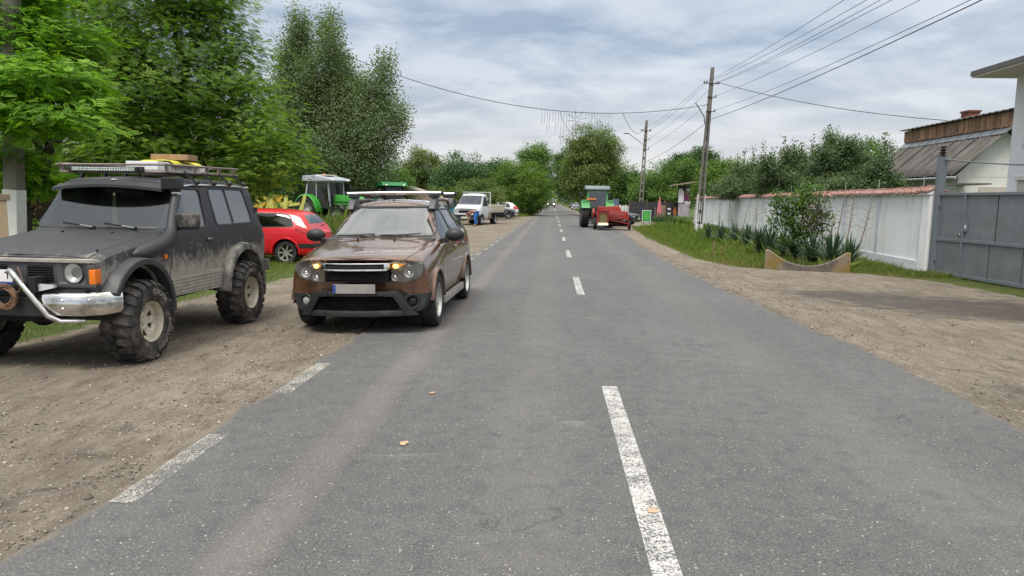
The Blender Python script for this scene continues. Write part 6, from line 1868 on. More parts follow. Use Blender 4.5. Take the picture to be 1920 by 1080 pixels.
# ---------------------------------------------------------------- white wall with tiled top, the grey gate, house and barn
WA, WB_ = Vector((10.08, 19.65, 0)), Vector((12.25, 62.5, 0))
wd = (WB_ - WA); WL = wd.length; wd.normalize(); wn_ = Vector((-wd.y, wd.x, 0))   # towards the road (-x)
wang = math.atan2(wd.y, wd.x)
wall = thing('boundary_wall', 'long white plastered wall with a red tile top along the right verge', 'wall', (WA.x, WA.y, -.08), wang)
# local: x along the wall away from the camera, +y towards the road
wh = 2.12
MB().span((0, -.11, 0), (WL, .11, wh)).build('panel', M['wall_white'], wall)
ps = MB(); x = 0.0
MB().span((-.003, -.16, 0), (.42, .16, wh - .02)).build('pilaster', M['wall_white'], wall)
for i in range(14):
    x = 1.1 + 3.05 * i if i else 3.3
    x = 3.3 + 3.0 * (i)
    if x > WL - 1: break
    MB().span((x, .09, .30), (x + .26, .135, wh - .03)).build('pilaster', M['wall_band'], wall)
MB().span((.42, .09, 0), (WL, .15, .32)).build('plinth', M['wall_plinth'], wall)
MB().span((.42, .09, .32), (.56, .128, wh - .03)).build('pilaster', M['wall_band'], wall)
tl = MB(); nT = int(WL / .205)
for i in range(nT):
    x = -.02 + i * .205 + random.uniform(-.008, .008); dz = random.uniform(-.012, .012) + (.03 if x < .45 else 0)
    old = 1 if 7 < x < 11 and random.random() < .3 else 0
    for sg in (1, -1):
        k = 6; o = len(tl.v)
        for (yy, zz) in ((.0, .135), (.27 * sg, .02)):
            for j in range(k + 1):
                a = PI * j / k
                tl.v.append((x + .1 - .098 * math.cos(a), yy, wh + zz + .055 * math.sin(a) + dz - old * .05))
        tl.f += [(o + j, o + j + 1, o + k + 2 + j, o + k + 1 + j) for j in range(k)]
        tl.f.append(tuple(o + k + 1 + j for j in range(k + 1)))
        tl.f.append((o, o + k + 1, o + 2 * k + 1, o + k) if False else (o, o + k + 1, o + k + 1 + k, o + k))
    tl.ell((x + .1, 0, wh + .175 + dz), (.108, .05, .035), 8, 5)
tl.build('tile_cap', M['terracotta'], wall, smooth=50)
MB().prism([(-.24, wh - .01), (.24, wh - .01), (0, wh + .14)], 'x', -.02, WL).xf(Matrix.Identity(4)).build('cap_mortar', M['wall_white'], wall)
bw = MB()
for i, x in enumerate((.9, 4.0, 7.0, 10.5, 14, 19, 25)): bw.tube([(x, -.05, wh + .1), (x, -.05, wh + .50)], .012, 5)
bw.build('wire_stake', M['silver'], wall)

# gate: local x towards the camera along the same line
gt_ = thing('metal_gate', 'wide grey sheet metal gate with a wicket door beside the white wall', 'gate', (10.06, 19.50, -.06), math.atan2(-1, .075))
GH = 2.13
fr = MB()
fr.span((0, -.05, GH - .07), (6.6, .05, GH)).span((0, -.05, .04), (6.6, .05, .12)).span((.04, -.045, .12), (.12, .045, GH - .07)).span((1.09, -.045, .12), (1.19, .045, GH - .07))
fr.span((.12, -.04, .90), (1.09, .04, .97)).span((1.19, -.05, .91), (6.6, .05, .985))
fr.build('gate_frame', M['gate_frame'], gt_, bevel=.006)
MB().span((.12, -.012, .97), (1.09, .012, GH - .07)).build('wicket_panel', M['gate_grey'], gt_)
MB().span((.12, -.012, .12), (1.09, .012, .90)).build('wicket_panel', M['gate_grey'], gt_)
xs = [1.19, 2.30, 3.40, 4.5, 5.6, 6.6]
for a, b in zip(xs[:-1], xs[1:]):
    MB().span((a + .006, -.01, .985), (b - .006, .01, GH - .07)).build('sheet_panel', M['gate_grey'], gt_)
    MB().span((a - .15 if a > 1.2 else a + .006, -.014, .12), (b - .162, .006, .91)).build('sheet_panel', M['gate_grey'], gt_)
ss = MB()
for a in xs[1:-1]: ss.span((a - .006, -.02, .985), (a + .006, .004, GH - .07)).span((a - .156, -.02, .12), (a - .144, .004, .91))
ss.build('panel_seam', M['dark'], gt_)
MB().span((1.215, -.058, 1.18), (1.315, -.014, 1.40)).build('intercom', M['gate_frame'], gt_, bevel=.006)
MB().span((1.24, -.062, 1.26), (1.29, -.056, 1.34)).build('intercom_button', M['plate'], gt_)
MB().tube([(1.02, -.03, 1.08), (1.02, -.08, 1.08), (.92, -.085, 1.08)], .013, 6).ell((1.02, -.03, 1.08), (.03, .012, .05), 8, 6).build('handle', M['chrome'], gt_, smooth=60)
for z in (.35, 1.75):
    MB().tube([(.05, -.055, z - .07), (.05, -.055, z + .07)], .018, 8).span((.05, -.052, z - .03), (.16, -.046, z + .03)).build('hinge', M['dark'], gt_)
# gate post with stacked insulator
gp_ = thing('gate_post', 'tall grey square gate post topped by a dark ribbed insulator', 'post', (10.05, 19.46, -.05), wang)
MB().span((-.09, -.09, 0), (.09, .09, 3.05)).build('shaft', M['gate_frame'], gp_, bevel=.01)
MB().lathe([(.05, 3.05), (.11, 3.07), (.05, 3.10), (.05, 3.12), (.12, 3.15), (.05, 3.18), (.05, 3.20), (.12, 3.23), (.05, 3.26), (.04, 3.28), (.085, 3.31), (.06, 3.35), (.001, 3.36)], (0, 0, 0), 'z', 18).build('insulator', M['insulator'], gp_, smooth=60)
def cable(name, a, b, sag, r, label, cat='cable', group=None, m=None, n=24):
    a, b = Vector(a), Vector(b); pts = [a.lerp(b, i / n) - Vector((0, 0, 4 * sag * (i / n) * (1 - i / n))) for i in range(n + 1)]
    return tag(MB().tube(pts, r, 6).build(name, m or M['wire'], None, smooth=60, fix=False), label, cat, group)
cable('cable', (10.06, 19.40, 2.93), (11.9, 14.6, 2.62), .10, .022, 'grey cable sagging from the gate post to the white house', m=M['gate_frame'])

# white house
hs = thing('white_house', 'white rendered house with a flat overhanging roof behind the gate', 'house', (11.92, 19.8, 0))
def hloc(v): return v
MB().span((0, -13, 0), (9, 0, 5.09)).build('wall', M['house_white'], hs)
rf = MB().span((-.96, -14, 5.09), (10, .32, 5.13)).build('soffit', M['soffit'], hs)
MB().span((-.99, -14.05, 5.132), (10.05, .35, 5.26)).build('roof', M['fascia'], hs)
for y0 in (-.55, -3.6, -7.0):
    w = MB().span((-.012, y0 - 1.1, 3.35), (.05, y0, 4.75)).build('window', M['soffit'], hs)
    MB().span((-.05, y0 - 1.14, 3.26), (.02, y0 + .04, 3.34)).build('sill', M['soffit'], w)
    MB().span((-.020, y0 - 1.0, 3.45), (-.008, y0 - .1, 4.65)).build('frame', M['house_white'], w)
    MB().span((-.026, y0 - .94, 3.50), (-.014, y0 - .16, 4.60)).build('pane', M['glass_dark'], w)
for y0 in (-.45, -4.0):
    w = MB().span((-.012, y0 - 1.3, 1.2), (.05, y0, 2.42)).build('window', M['window_beige'], hs)
    MB().span((-.06, y0 - 1.35, 2.42), (.02, y0 + .05, 2.52)).build('lintel', M['soffit'], w)
    MB().span((-.022, y0 - 1.2, 1.3), (-.010, y0 - .1, 2.34)).build('pane', M['window_beige'], w)

# barn: long side and corrugated slope face the road
BX0, BX1, BY0, BY1, EZ, RZ = 15.95, 18.0, 30.0, 38.3, 3.0, 4.92
bn_ = thing('barn', 'low white barn with grey corrugated roof and wooden plank ridge band', 'barn', (BX0, BY0, 0))
DXr, LY, DH_ = BX1 - BX0, BY1 - BY0, RZ - EZ
MB().span((.35, .25, 0), (2 * DXr - .35, LY - .25, EZ - .05)).build('wall', M['barn_white'], bn_)
MB().prism([(.20, EZ - .06), (2 * DXr - .20, EZ - .06), (DXr, RZ - .16)], 'y', .24, .5).build('gable', M['barn_white'], bn_)
MB().prism([(.20, EZ - .06), (2 * DXr - .20, EZ - .06), (DXr, RZ - .16)], 'y', LY - .5, LY - .24).build('gable', M['barn_white'], bn_)
co = MB(); nw = 110
for s_, (xa, xb) in enumerate(((-.10, DXr), (2 * DXr + .1, DXr))):
    o = len(co.v)
    for i in range(nw + 1):
        y = -.25 + (LY + .5) * i / nw
        dz = .035 * math.cos(i * PI / 2.0) + (.012 if (i // 11) % 2 else 0)
        for k in range(5):
            t = k / 4
            co.v.append((xa + (xb - xa) * t, y, EZ + (RZ - EZ) * t + dz - .05 + (.018 if k in (0,) else 0)))
    for i in range(nw):
        for k in range(4): co.f.append((o + i * 5 + k, o + i * 5 + 5 + k, o + i * 5 + 6 + k, o + i * 5 + 1 + k))
ro = link('roof', co.mesh('roof', 60, fix=False), M['corrugated'], bn_)
md = ro.modifiers.new('t', 'SOLIDIFY'); md.thickness = .02
for i in range(1, 10):
    y = LY * i / 10 - .1
    MB().bar((-.08, y, EZ + .02), (DXr - .05, y + .0, RZ + .005), .05, .03).build('sheet_overlap', M['fascia'], ro)
ft = MB().prism([(DXr - .38, RZ - .30), (DXr + .02, RZ + .06), (DXr + .02, RZ - .1)], 'y', -.2, LY + .2).build('ridge_flashing', M['gate_frame'], bn_)
MB().span((DXr - .10, -.1, RZ - .02), (DXr + 1.2, LY + .1, RZ + .58)).build('plank_band', M['planks'], bn_)
bd = MB()
y = -.12
while y < LY + .08:
    w_ = random.uniform(.09, .19)
    bd.span((DXr - .125 - random.uniform(0, .02), y, RZ + random.uniform(-.03, .02)), (DXr - .098, y + w_ - .012, RZ + .57)); y += w_
bd.build('plank', M['planks'], bn_)
cr = MB(); nn = 60; 
for i in range(nn + 1):
    yy = -.35 + (LY + .7) * i / nn; zz = .03 * math.cos(i * PI / 1.5)
    cr.v += [(DXr - .30, yy, RZ + .60 + zz), (DXr + 1.4, yy, RZ + .80 + zz)]
cr.f = [(2 * i, 2 * i + 2, 2 * i + 3, 2 * i + 1) for i in range(nn)]
r2 = link('ridge_roof', cr.mesh('rr', 60, fix=False), M['fascia'], bn_)
md = r2.modifiers.new('t', 'SOLIDIFY'); md.thickness = .03
MB().span((DXr + .3, 3.6, RZ + .5), (DXr + .8, 4.2, RZ + 1.05)).span((DXr + .26, 3.56, RZ + 1.0), (DXr + .84, 4.24, RZ + 1.07)).build('chimney', M['brick'], bn_)
MB().tube([(-.12, -.4, EZ - .12), (-.12, LY + .3, EZ - .10)], .05, 8).build('gutter', M['silver'], bn_, smooth=60)
MB().span((-.3, -1.6, EZ - .42), (.6, .24, EZ - .36)).build('canopy_slab', M['concrete'], bn_)
MB().span((1.2, .20, 1.2), (2.6, .26, 2.55)).build('window', M['window_beige'], bn_)

# concrete culvert head, scooped out along its top
cv = MB(); n_ = 26; L_ = 2.12
for i in range(n_ + 1):
    u = -1 + 2 * i / n_; x = u * L_ / 2
    z = .14 + .40 * min(1, abs(u) / .90) ** 2.0 if abs(u) < .90 else .54 - .01 * (abs(u) - .9) * 10
    for y, zz in ((-.09, -.15), (-.09, z - .02), (-.06, z), (.06, z), (.09, z - .02), (.09, -.15)): cv.v.append((x, y, zz))
for i in range(n_):
    for k in range(6): cv.f.append((i * 6 + k, i * 6 + (k + 1) % 6, i * 6 + 6 + (k + 1) % 6, i * 6 + 6 + k))
cv.f += [tuple(range(6)), tuple(range(n_ * 6, n_ * 6 + 6))]
cvo = cv.build('culvert_headwall', M['lichen'], None, smooth=35)
cvo.location = (6.86, 19.66, -.06); cvo.rotation_euler = (0, 0, R(-17))
tag(cvo, 'low concave concrete culvert headwall with yellow lichen in front of the yuccas', 'headwall')

# ---------------------------------------------------------------- concrete poles and the lines
def h_pole(label, base, h, top_w, bot_w, rz, lean=(0, 0), group='concrete power poles', lamp=None, arm=True):
    p = thing('utility_pole', label, 'pole', base, rot=(lean[0], lean[1], rz), group=group)
    b = MB(); zs = h * .74
    wz = lambda z: bot_w + (top_w - bot_w) * z / h
    dz_ = lambda z: .20 + (.14 - .20) * z / h
    for sg in (1, -1):
        n_ = 8
        for i in range(n_):
            z0, z1 = zs * i / n_, zs * (i + 1) / n_
            lw = .105
            vs = []
            for z in (z0, z1):
                w = wz(z) / 2; d = dz_(z) / 2
                vs += [((w - lw) * sg, -d, z), (w * sg, -d, z), (w * sg, d, z), ((w - lw) * sg, d, z)]
            b.add(vs, [(0, 1, 5, 4), (1, 2, 6, 5), (2, 3, 7, 6), (3, 0, 4, 7)])
    z = .55
    while z < zs:
        b.box((0, 0, z), (wz(z) - .06, dz_(z) * .98, .24)); z += .74
    wt, dt = wz(zs), dz_(zs)
    b.add([(x * wt / 2, y * dt / 2, zs - .1) for y in (-1, 1) for x in (-1, 1)] + [(x * top_w / 2, y * .07, h) for y in (-1, 1) for x in (-1, 1)],
          [(0, 1, 3, 2), (4, 6, 7, 5), (0, 4, 5, 1), (2, 3, 7, 6), (0, 2, 6, 4), (1, 5, 7, 3)])
    b.box((0, 0, .2), (bot_w, .21, .5))
    b.build('shaft', M['concrete'], p)
    if arm:
        a = MB().bar((-.46, -.11, h - .95), (.46, -.11, h - .95), .05, .05); a.bar((-.2, -.11, h - 1.75), (.34, -.11, h - 1.75), .04)
        a.bar((-.2, -.11, h - 2.6), (.34, -.11, h - 2.6), .04)
        ao = a.build('crossarm', M['iron'], p)
        for x, zz in ((-.45, h - .92), (-.30, h - .92), (.42, h - .92), (.30, h - .92), (.32, h - 1.72), (.32, h - 2.57)):
            MB().lathe([(.02, zz - .06), (.045, zz), (.025, zz + .03), (.05, zz + .06), (.02, zz + .11), (.001, zz + .12)], (x, -.11, 0), 'z', 10).build('insulator', M['insulator'], ao, smooth=60)
    if lamp:
        lo = MB().tube(lamp, .028, 8).build('lamp_arm', M['concrete'], p, smooth=60)
        q = Vector(lamp[-1])
        MB().ell((q.x - .25, q.y, q.z + .04), (.33, .11, .06), 12, 7).build('lamp_head', M['gate_frame'], lo, smooth=60)
    return p
PB = Vector((9.12, 45.4, -.10))
h_pole('tall slotted concrete pole standing in the yuccas before the white wall', PB, 9.95, .20, .46, R(0), (0, R(2.2)), lamp=None)
WHW = pm('pole_whitewash', (.66, .66, .65), .85, var=.1, dirt=(.4, .38, .35), dirt_amt=.3, bmp=.2)
pA = [o for o in bpy.data.objects if o.name == 'utility_pole'][0]
wb_ = MB()
for sg in (1, -1): wb_.span((.228 * sg - .045 * sg, -.112, 0), (.238 * sg, .112, 2.35))
wb_.span((-.20, -.114, 0), (.20, .114, .52))
wb_.build('whitewashed_foot', WHW, pA)
MB().tube([(-.22, -.2, 6.6), (-.30, -.25, 7.0), (-.95, -.6, 7.75)], .03, 8).build('bracket', M['concrete'], pA, smooth=60)
MB().tube([(-.02, -.14, .3), (-.03, -.15, 7.4)], .028, 6).build('service_cable', M['wire'], pA)
PF = Vector((8.15, 67.5, -.05))
h_pole('slotted concrete pole with a street lamp rising from trees far up the right side', PF, 9.15, .22, .46, 0, (0, R(1.8)), lamp=[(-.1, -.1, 6.9), (-.5, -.1, 7.2), (-1.5, -.1, 7.85)])
# left pole, whitewashed foot
lp = thing('utility_pole', 'tall plain concrete pole in the leaves at the left edge, whitewashed foot', 'pole', (-11.02, 14.2, -.09), rot=(0, R(3.0), 0), group='concrete power poles')
b = MB(); b.add([(x * .15, y * .14, 0) for y in (-1, 1) for x in (-1, 1)] + [(x * .11, y * .10, 9.0) for y in (-1, 1) for x in (-1, 1)], [(0, 1, 3, 2), (4, 6, 7, 5), (0, 4, 5, 1), (2, 3, 7, 6), (0, 2, 6, 4), (1, 5, 7, 3)])
b.build('shaft', M['concrete'], lp, bevel=.02)
MB().span((-.154, -.144, 0), (.154, .144, 1.82)).build('whitewashed_foot', WHW, lp, bevel=.015)

ATT = PB + Vector((.38, 0, 0))          # the pole leans a little
top = lambda x, z: (PB.x + x + z * math.tan(R(2.2)), PB.y - .1, PB.z + z)
ftop = lambda x, z: (PF.x + x + z * math.tan(R(1.8)), PF.y - .1, PF.z + z)
# lines run on from the near pole towards a pole behind the camera
WG = 'overhead lines along the right side'
nearp = [((1552, 0), (-.45, 9.05)), ((1590, 0), (-.28, 9.05)), ((1615, 0), (.30, 9.05)), ((1634, 0), (.42, 9.05)), ((1686, 0), (.32, 8.25)), ((1748, 0), (.32, 7.40)), ((1770, 0), (.10, 6.85))]
for i, ((px, py), (x, z)) in enumerate(nearp):
    a = Vector(top(x, z)); q = A(px, py, 22.0 if i < 5 else 18.0)
    d = q - a; e = a + d * 1.9; e.z += .15
    cable('overhead_line', a, e, .38 if i < 5 else .5, .008 if i < 6 else .013,
          ['topmost overhead line leaving the near pole toward the upper right', 'second overhead line from the top leaving the near pole', 'third overhead line from the top leaving the near pole', 'fourth overhead line from the top leaving the near pole',
           'fifth overhead line from the top leaving the near pole', 'thin sixth overhead line just above the thick lowest one', 'thick lowest overhead line leaving the near pole toward the upper right'][i], 'power line', WG)
for i, (x, z, x2, z2) in enumerate(((-.45, 9.05, -.3, 8.3), (-.28, 9.05, .3, 8.3), (.30, 9.05, .3, 7.5), (.32, 8.25, .3, 6.7), (.10, 6.85, .1, 5.4))):
    cable('overhead_line', top(x, z), ftop(x2, z2), .25, .009 if i < 4 else .014,
          ['topmost line between the near slotted pole and the far lamp pole', 'second line from the top between the two slotted poles', 'middle line between the near slotted pole and the far lamp pole', 'second lowest line between the two slotted poles', 'thick lowest line between the two slotted poles, dropping into trees'][i], 'power line', WG)
cable('service_line', top(.40, 9.05), (BX0 + DXr - .1, BY0 + 4.6, RZ + .72), .30, .018, 'thin dark service line from the near pole to the barn ridge', 'power line')
# festive string across the road
ga = Vector(top(-.12, 7.75)); gb = Vector((-14.2, 38.0, 10.45))
gl = thing('festive_light_string', 'string of icicle lights and a star hung across the road from a cable', 'light string', (0, 0, 0))
n_ = 60; sag = 2.0
def gpt(t): return ga.lerp(gb, t) - Vector((0, 0, 4 * sag * t * (1 - t)))
MB().tube([gpt(i / n_) for i in range(n_ + 1)], .018, 6).build('cable', M['wire'], gl, smooth=60, fix=False)
icm = pm('light_wire', (.22, .23, .24), .6)
lens = [1.0, .9, 1.45, 1.2, .75, 1.3, 1.0, 2.2, 1.7, 1.3, .9, .7, .6, None, None, None, .6, .7, .9, 1.0, 1.0, 1.2, .9, 1.1, 1.2, .8]
def t_at(px):
    lo_, hi_ = 0, 1
    for _ in range(40):
        m_ = (lo_ + hi_) / 2; p = gpt(m_); v = cam.matrix_world.inverted() @ p
        if 960 + FPX * v.x / -v.z > px: lo_ = m_
        else: hi_ = m_
    return lo_
for k, ln in enumerate(lens):
    if ln is None: continue
    p = gpt(t_at(1016 + (1146 - 1016) * k / 25)); q = [p]
    for s_ in range(1, 8): q.append(p - Vector((random.uniform(-.025, .025), random.uniform(-.03, .03), ln * .9 * s_ / 7)))
    MB().tube(q, .009, 4).build('icicle_strand', icm, gl)
c_ = gpt(t_at(1082)) - Vector((0, 0, .42)); s_ = MB()
for k in range(8):
    a = PI * k / 4 + .2; s_.tube([c_ + Vector((.08 * math.cos(a), 0, .08 * math.sin(a))), c_ + Vector((.62 * math.cos(a), 0, .55 * math.sin(a)))], .016, 5)
for sg in (1, -1):
    s_.tube([c_ + Vector((.98 * sg, 0, .45)), c_ + Vector((.85 * sg, 0, 0)), c_ + Vector((.55 * sg, 0, -.45)), c_ + Vector((.30 * sg, 0, -.75)), c_ + Vector((.12 * sg, 0, -.35)), c_ + Vector((.0 * sg, 0, -.10))], .015, 5)
s_.build('star_ornament', icm, gl)
cable('service_line', gpt(t_at(1168)), ftop(-.1, 8.6), .9, .014, 'slack thin line from the festive string to the far lamp pole', 'power line')

# ---------------------------------------------------------------- left edge: beige wall, iron fence, bricks
bwl = thing('beige_wall', 'beige rendered wall with a brown coping at the left edge', 'wall', (-10.0, 12.6, -.09), R(90))
MB().span((-7.5, -.15, 0), (.0, .22, 1.62)).build('panel', M['beige'], bwl)
MB().span((-7.55, -.19, 1.62), (.05, .26, 1.74)).build('coping', M['beige_cap'], bwl, bevel=.015)
fe = thing('iron_fence', 'dark wrought iron fence with scrolls between beige wall and trees', 'fence', (-11.45, 14.6, -.09), R(9))
f = MB(); fl = 4.2
for z in (1.08, 1.36, .25): f.bar((0, 0, z), (fl, 0, z), .03, .045)
for i in range(15):
    x = .1 + fl / 15 * i
    f.tube([(x, 0, .1), (x, 0, 1.55)], .011, 6); f.lathe([(.001, 1.72), (.028, 1.58), (.012, 1.54), (.02, 1.52), (.001, 1.5)], (x, 0, 0), 'z', 6)
    cx = x + .14
    for sg in (1, -1):
        f.tube([(cx + sg * (.055 + .05 * math.cos(a) * (1 - a / 12)), 0, 1.22 + .085 * math.sin(a) * (1 - a / 12)) for a in [j * .5 for j in range(18)]], .010, 5)
f.build('railing', M['iron'], fe)
for i, x in enumerate((-.05, fl + .05)): MB().box((x, 0, .8), (.07, .07, 1.75)).build('post', M['iron'], fe)
# lamp-like dark post with white band
dp = thing('dark_post', 'dark post with a white ceramic band beside the left pole', 'post', (-11.8, 15.6, -.1))
MB().tube([(0, 0, 0), (.02, 0, 2.3)], .13, 12).build('shaft', M['bark'], dp, smooth=60)
MB().lathe([(.14, 2.08), (.14, 2.20)], (.02, 0, 0), 'z', 14).build('ceramic_band', M['plate'], dp)
# far shed
sh = thing('mauve_roof_shed', 'low shed with a mauve roof seen behind the green tractor', 'shed', (-16.6, 60, 0), R(6))
MB().span((-1.6, -2, 0), (1.6, 2, 1.5)).build('wall', M['window_beige'], sh)
MB().prism([(-2.4, 1.45), (2.4, 1.45), (1.4, 3.05), (1.2, 3.05)], 'x', -1.9, 1.9).build('roof', M['mauve'], sh)
ps_ = thing('grey_roof_shed', 'low grey lean-to roof among bushes left of the truck', 'shed', (-10.6, 62, 0), R(-5))
MB().prism([(-2.5, 1.2), (2.5, 1.2), (2.5, 1.5), (-2.5, 2.9)], 'y', -2, 2).build('roof', M['old_roof'], ps_)
MB().span((-2.3, -1.9, 0), (2.3, 1.9, 1.2)).build('wall', M['plywood'], ps_)

# ---------------------------------------------------------------- roadside shop pieces on the right
sg_ = thing('green_sign', 'green pavement sign with lime writing on a white frame', 'sign', (7.98, 61.5, float(gz(8, 61.5))), R(-2))
MB().box((0, 0, .60), (.74, .05, .98)).build('frame', M['car_white'], sg_, bevel=.01)
MB().box((0, -.03, .61), (.64, .012, .86)).build('panel', M['sign_green'], sg_)
b = MB()
for i, (w_, z) in enumerate(((.34, .92), (.26, .85), (.44, .74), (.40, .68), (.46, .57), (.42, .51), (.46, .40), (.30, .34))):
    x = -w_ / 2
    while x < w_ / 2 - .02:
        l_ = random.uniform(.04, .10); b.span((x, -.040, z - .016), (min(x + l_, w_ / 2), -.037, z + .016)); x += l_ + .022
b.build('writing', M['sign_text'], sg_)
for x in (-.25, .25): MB().box((x, 0, .06), (.08, .4, .08)).build('foot', M['grey_plastic'], sg_)
um = thing('folded_parasol', 'folded pink and white parasol standing beside the green sign', 'parasol', (A(1236, 400, 63.2).x, 63.2, float(gz(9.5, 63))))
MB().tube([(0, 0, 0), (0, 0, 2.25)], .025, 8).build('pole', M['car_white'], um)
b = MB(); n_ = 12
for k in range(9):
    t = k / 8; rr = [.17, .19, .18, .17, .15, .13, .10, .06, .015][k]
    for j in range(n_):
        a = 2 * PI * j / n_; r_ = rr * (1 + .18 * (-1) ** j); b.v.append((r_ * math.cos(a), r_ * math.sin(a), .42 + 1.78 * t))
b.f = [(k * n_ + j, k * n_ + (j + 1) % n_, (k + 1) * n_ + (j + 1) % n_, (k + 1) * n_ + j) for k in range(8) for j in range(n_)]
b.build('canopy', M['pink'], um, smooth=30, fix=False)
MB().lathe([(.22, 0), (.22, .08), (.05, .12)], (0, 0, 0), 'z', 14).build('base', M['concrete'], um)
dg_ = thing('dark_gate', 'dark plank double gate behind the green sign', 'gate', (8.6, 66.5, 0), R(-3))
for i in range(2): MB().span((-1.5 + 1.55 * i, -.04, .05), (0.0 + 1.55 * i, .04, 1.75)).build('leaf', M['board_dark'], dg_)
for x in (-1.55, 0.02, 1.6): MB().span((x - .06, -.07, 0), (x + .06, .07, 1.95)).build('post', M['bark'], dg_)
wf = thing('white_picket_fence', 'pale picket fence panel behind the black car', 'fence', (6.0, 67.5, 0), R(-4))
for i in range(9): MB().span((-1.1 + .26 * i, -.02, .1), (-.9 + .26 * i, .02, 1.35 + .05 * (i % 2))).build('picket', M['whitewash'], wf)
MB().span((-1.15, .02, .4), (1.2, .06, .5)).span((-1.15, .02, 1.1), (1.2, .06, 1.2)).build('rail', M['whitewash'], wf)
bs = thing('banner_sign', 'tall narrow banner sign, dark above and orange green below', 'sign', (5.6, 64.0, 0), R(-2))
MB().span((-.26, -.03, .9), (.26, .03, 1.95)).build('panel', pm('banner_blue', (.10, .13, .20), .5, var=.2), bs)
MB().span((-.25, -.036, 1.18), (.25, -.028, 1.36)).build('orange_band', M['orange'], bs)
MB().span((-.25, -.036, .92), (.25, -.028, 1.17)).build('green_band', M['l_bright'] if False else M['trac_green'], bs)
for x in (-.28, .28): MB().tube([(x, 0, 0), (x, 0, 2.05)], .03, 6).build('post', M['dark'], bs)
bo_ = thing('plank_panel', 'light plywood door panel leaning beside the ladder', 'panel', (A(1244, 400, 65.4).x, 65.4, 0), R(-2))
MB().span((-.42, -.03, .05), (.42, .03, 1.42)).build('sheet', M['plywood'], bo_)
MB().span((-.30, -.05, .20), (.02, -.03, 1.30)).span((.08, -.05, .2), (.34, -.03, 1.3)).build('inset', M['wood'], bo_)
ld_ = thing('wooden_ladder', 'reddish ladder standing beside the dark board', 'ladder', (A(1252, 400, 65).x, 65.0, 0), R(-2))
for x in (-.2, .2): MB().bar((x, -.3, 0), (x, .05, 1.82), .06).build('stile', M['brick'], ld_)
for i in range(9): MB().bar((-.2, -.26 + .036 * i, .2 + .19 * i), (.2, -.26 + .036 * i, .2 + .19 * i), .035).build('rung', M['brick'], ld_)
db = thing('dark_board', 'dark advertising board with an orange figure and small white squares', 'board', (A(1262, 400, 64.8).x, 64.8, 0), R(-3))
MB().span((-.65, -.03, .15), (.65, .03, 1.72)).build('panel', M['board_dark'], db)
MB().prism(round_poly([(.05, .30), (.25, .30), (.24, .75), (.32, .78), (.30, 1.05), (.24, 1.08), (.22, 1.30), (.10, 1.34), (.05, 1.1), (-.02, 1.0), (.03, .75)], .03), 'y', -.045, -.03).build('orange_shape', M['orange'], db)
for z in (.66, 1.06): MB().span((-.50, -.045, z), (-.22, -.03, z + .16)).build('white_square', M['plate'], db)
ks = thing('kiosk', 'narrow kiosk covered in posters under a tilted plank roof', 'kiosk', (A(1281, 400, 64.2).x, 64.2, 0), R(-4))
MB().span((-.50, -.4, .1), (.50, .5, 3.2)).build('post_box', M['board_dark'], ks)
MB().span((-.48, -.43, .2), (.48, -.40, 1.62)).build('pale_poster', M['poster_pale'], ks)
MB().span((-.52, -.44, 1.70), (-.06, -.41, 2.72)).build('white_poster', M['whitewash'], ks)
MB().span((.0, -.44, 1.85), (.48, -.41, 2.72)).build('magenta_poster', M['magenta'], ks)
MB().span((-.5, -.44, 2.68), (-.2, -.41, 2.92)).span((.12, -.44, 2.72), (.42, -.41, 2.96)).span((.04, -.445, 1.62), (.54, -.415, 1.84)).build('white_sticker', M['whitewash'], ks)
MB().prism([(-1.25, 3.12), (-1.25, 3.20), (.85, 3.58), (.9, 3.46)], 'y', -1.0, 1.0).build('roof', M['old_roof'], ks)
for i, (px, Yw) in enumerate(((1228, 66), (1243, 64.6))):
    q = A(px, 400, Yw); t = thing('leaning_plank', ['pale plank leaning at the dark gate, left of the parasol', 'short pale plank standing right of the parasol'][i], 'plank', (q.x, Yw, 0), R(5), 'planks by the shop')
    MB().bar((0, -.2, 0), (0, .1, 1.3), .16, .05).build('board', M['concrete'], t)
wt_ = thing('rusted_stake', 'short rusty stake in the grass left of the culvert', 'stake', (5.35, 24.0, float(gz(5.35, 24))))
MB().tube([(0, 0, -.05), (.02, 0, .55)], .045, 8).build('shaft', M['stalk'], wt_, smooth=50)
ww_ = thing('white_stake', 'thin white stake in the grass at the slotted pole', 'stake', (8.55, 43.2, float(gz(8.5, 43))))
MB().box((0, 0, .7), (.06, .04, 1.5)).build('shaft', WHW, ww_)
# ---------------------------------------------------------------- trees, shrubs, yuccas, grass
def unit(n):
    v = RNG.normal(size=(n, 3)); return v / np.linalg.norm(v, axis=1, keepdims=True)

def leaf_quads(pos, axis, nrm, ln, wd):
    "rhombic leaves: pos (n,3) base, axis unit (n,3), nrm unit; returns verts, faces"
    n = len(pos)
    sd_ = np.cross(axis, nrm); sd_ /= np.maximum(np.linalg.norm(sd_, axis=1, keepdims=True), 1e-6)
    ln = np.broadcast_to(ln, (n,))[:, None]; wd = np.broadcast_to(wd, (n,))[:, None]
    fold = np.cross(sd_, axis)
    a = pos; b = pos + axis * ln * .45 + sd_ * wd * .5 + fold * wd * .12; c = pos + axis * ln; d = pos + axis * ln * .45 - sd_ * wd * .5 + fold * wd * .12
    V = np.stack([a, b, c, d], 1).reshape(-1, 3)
    return V, np.arange(n * 4).reshape(n, 4)

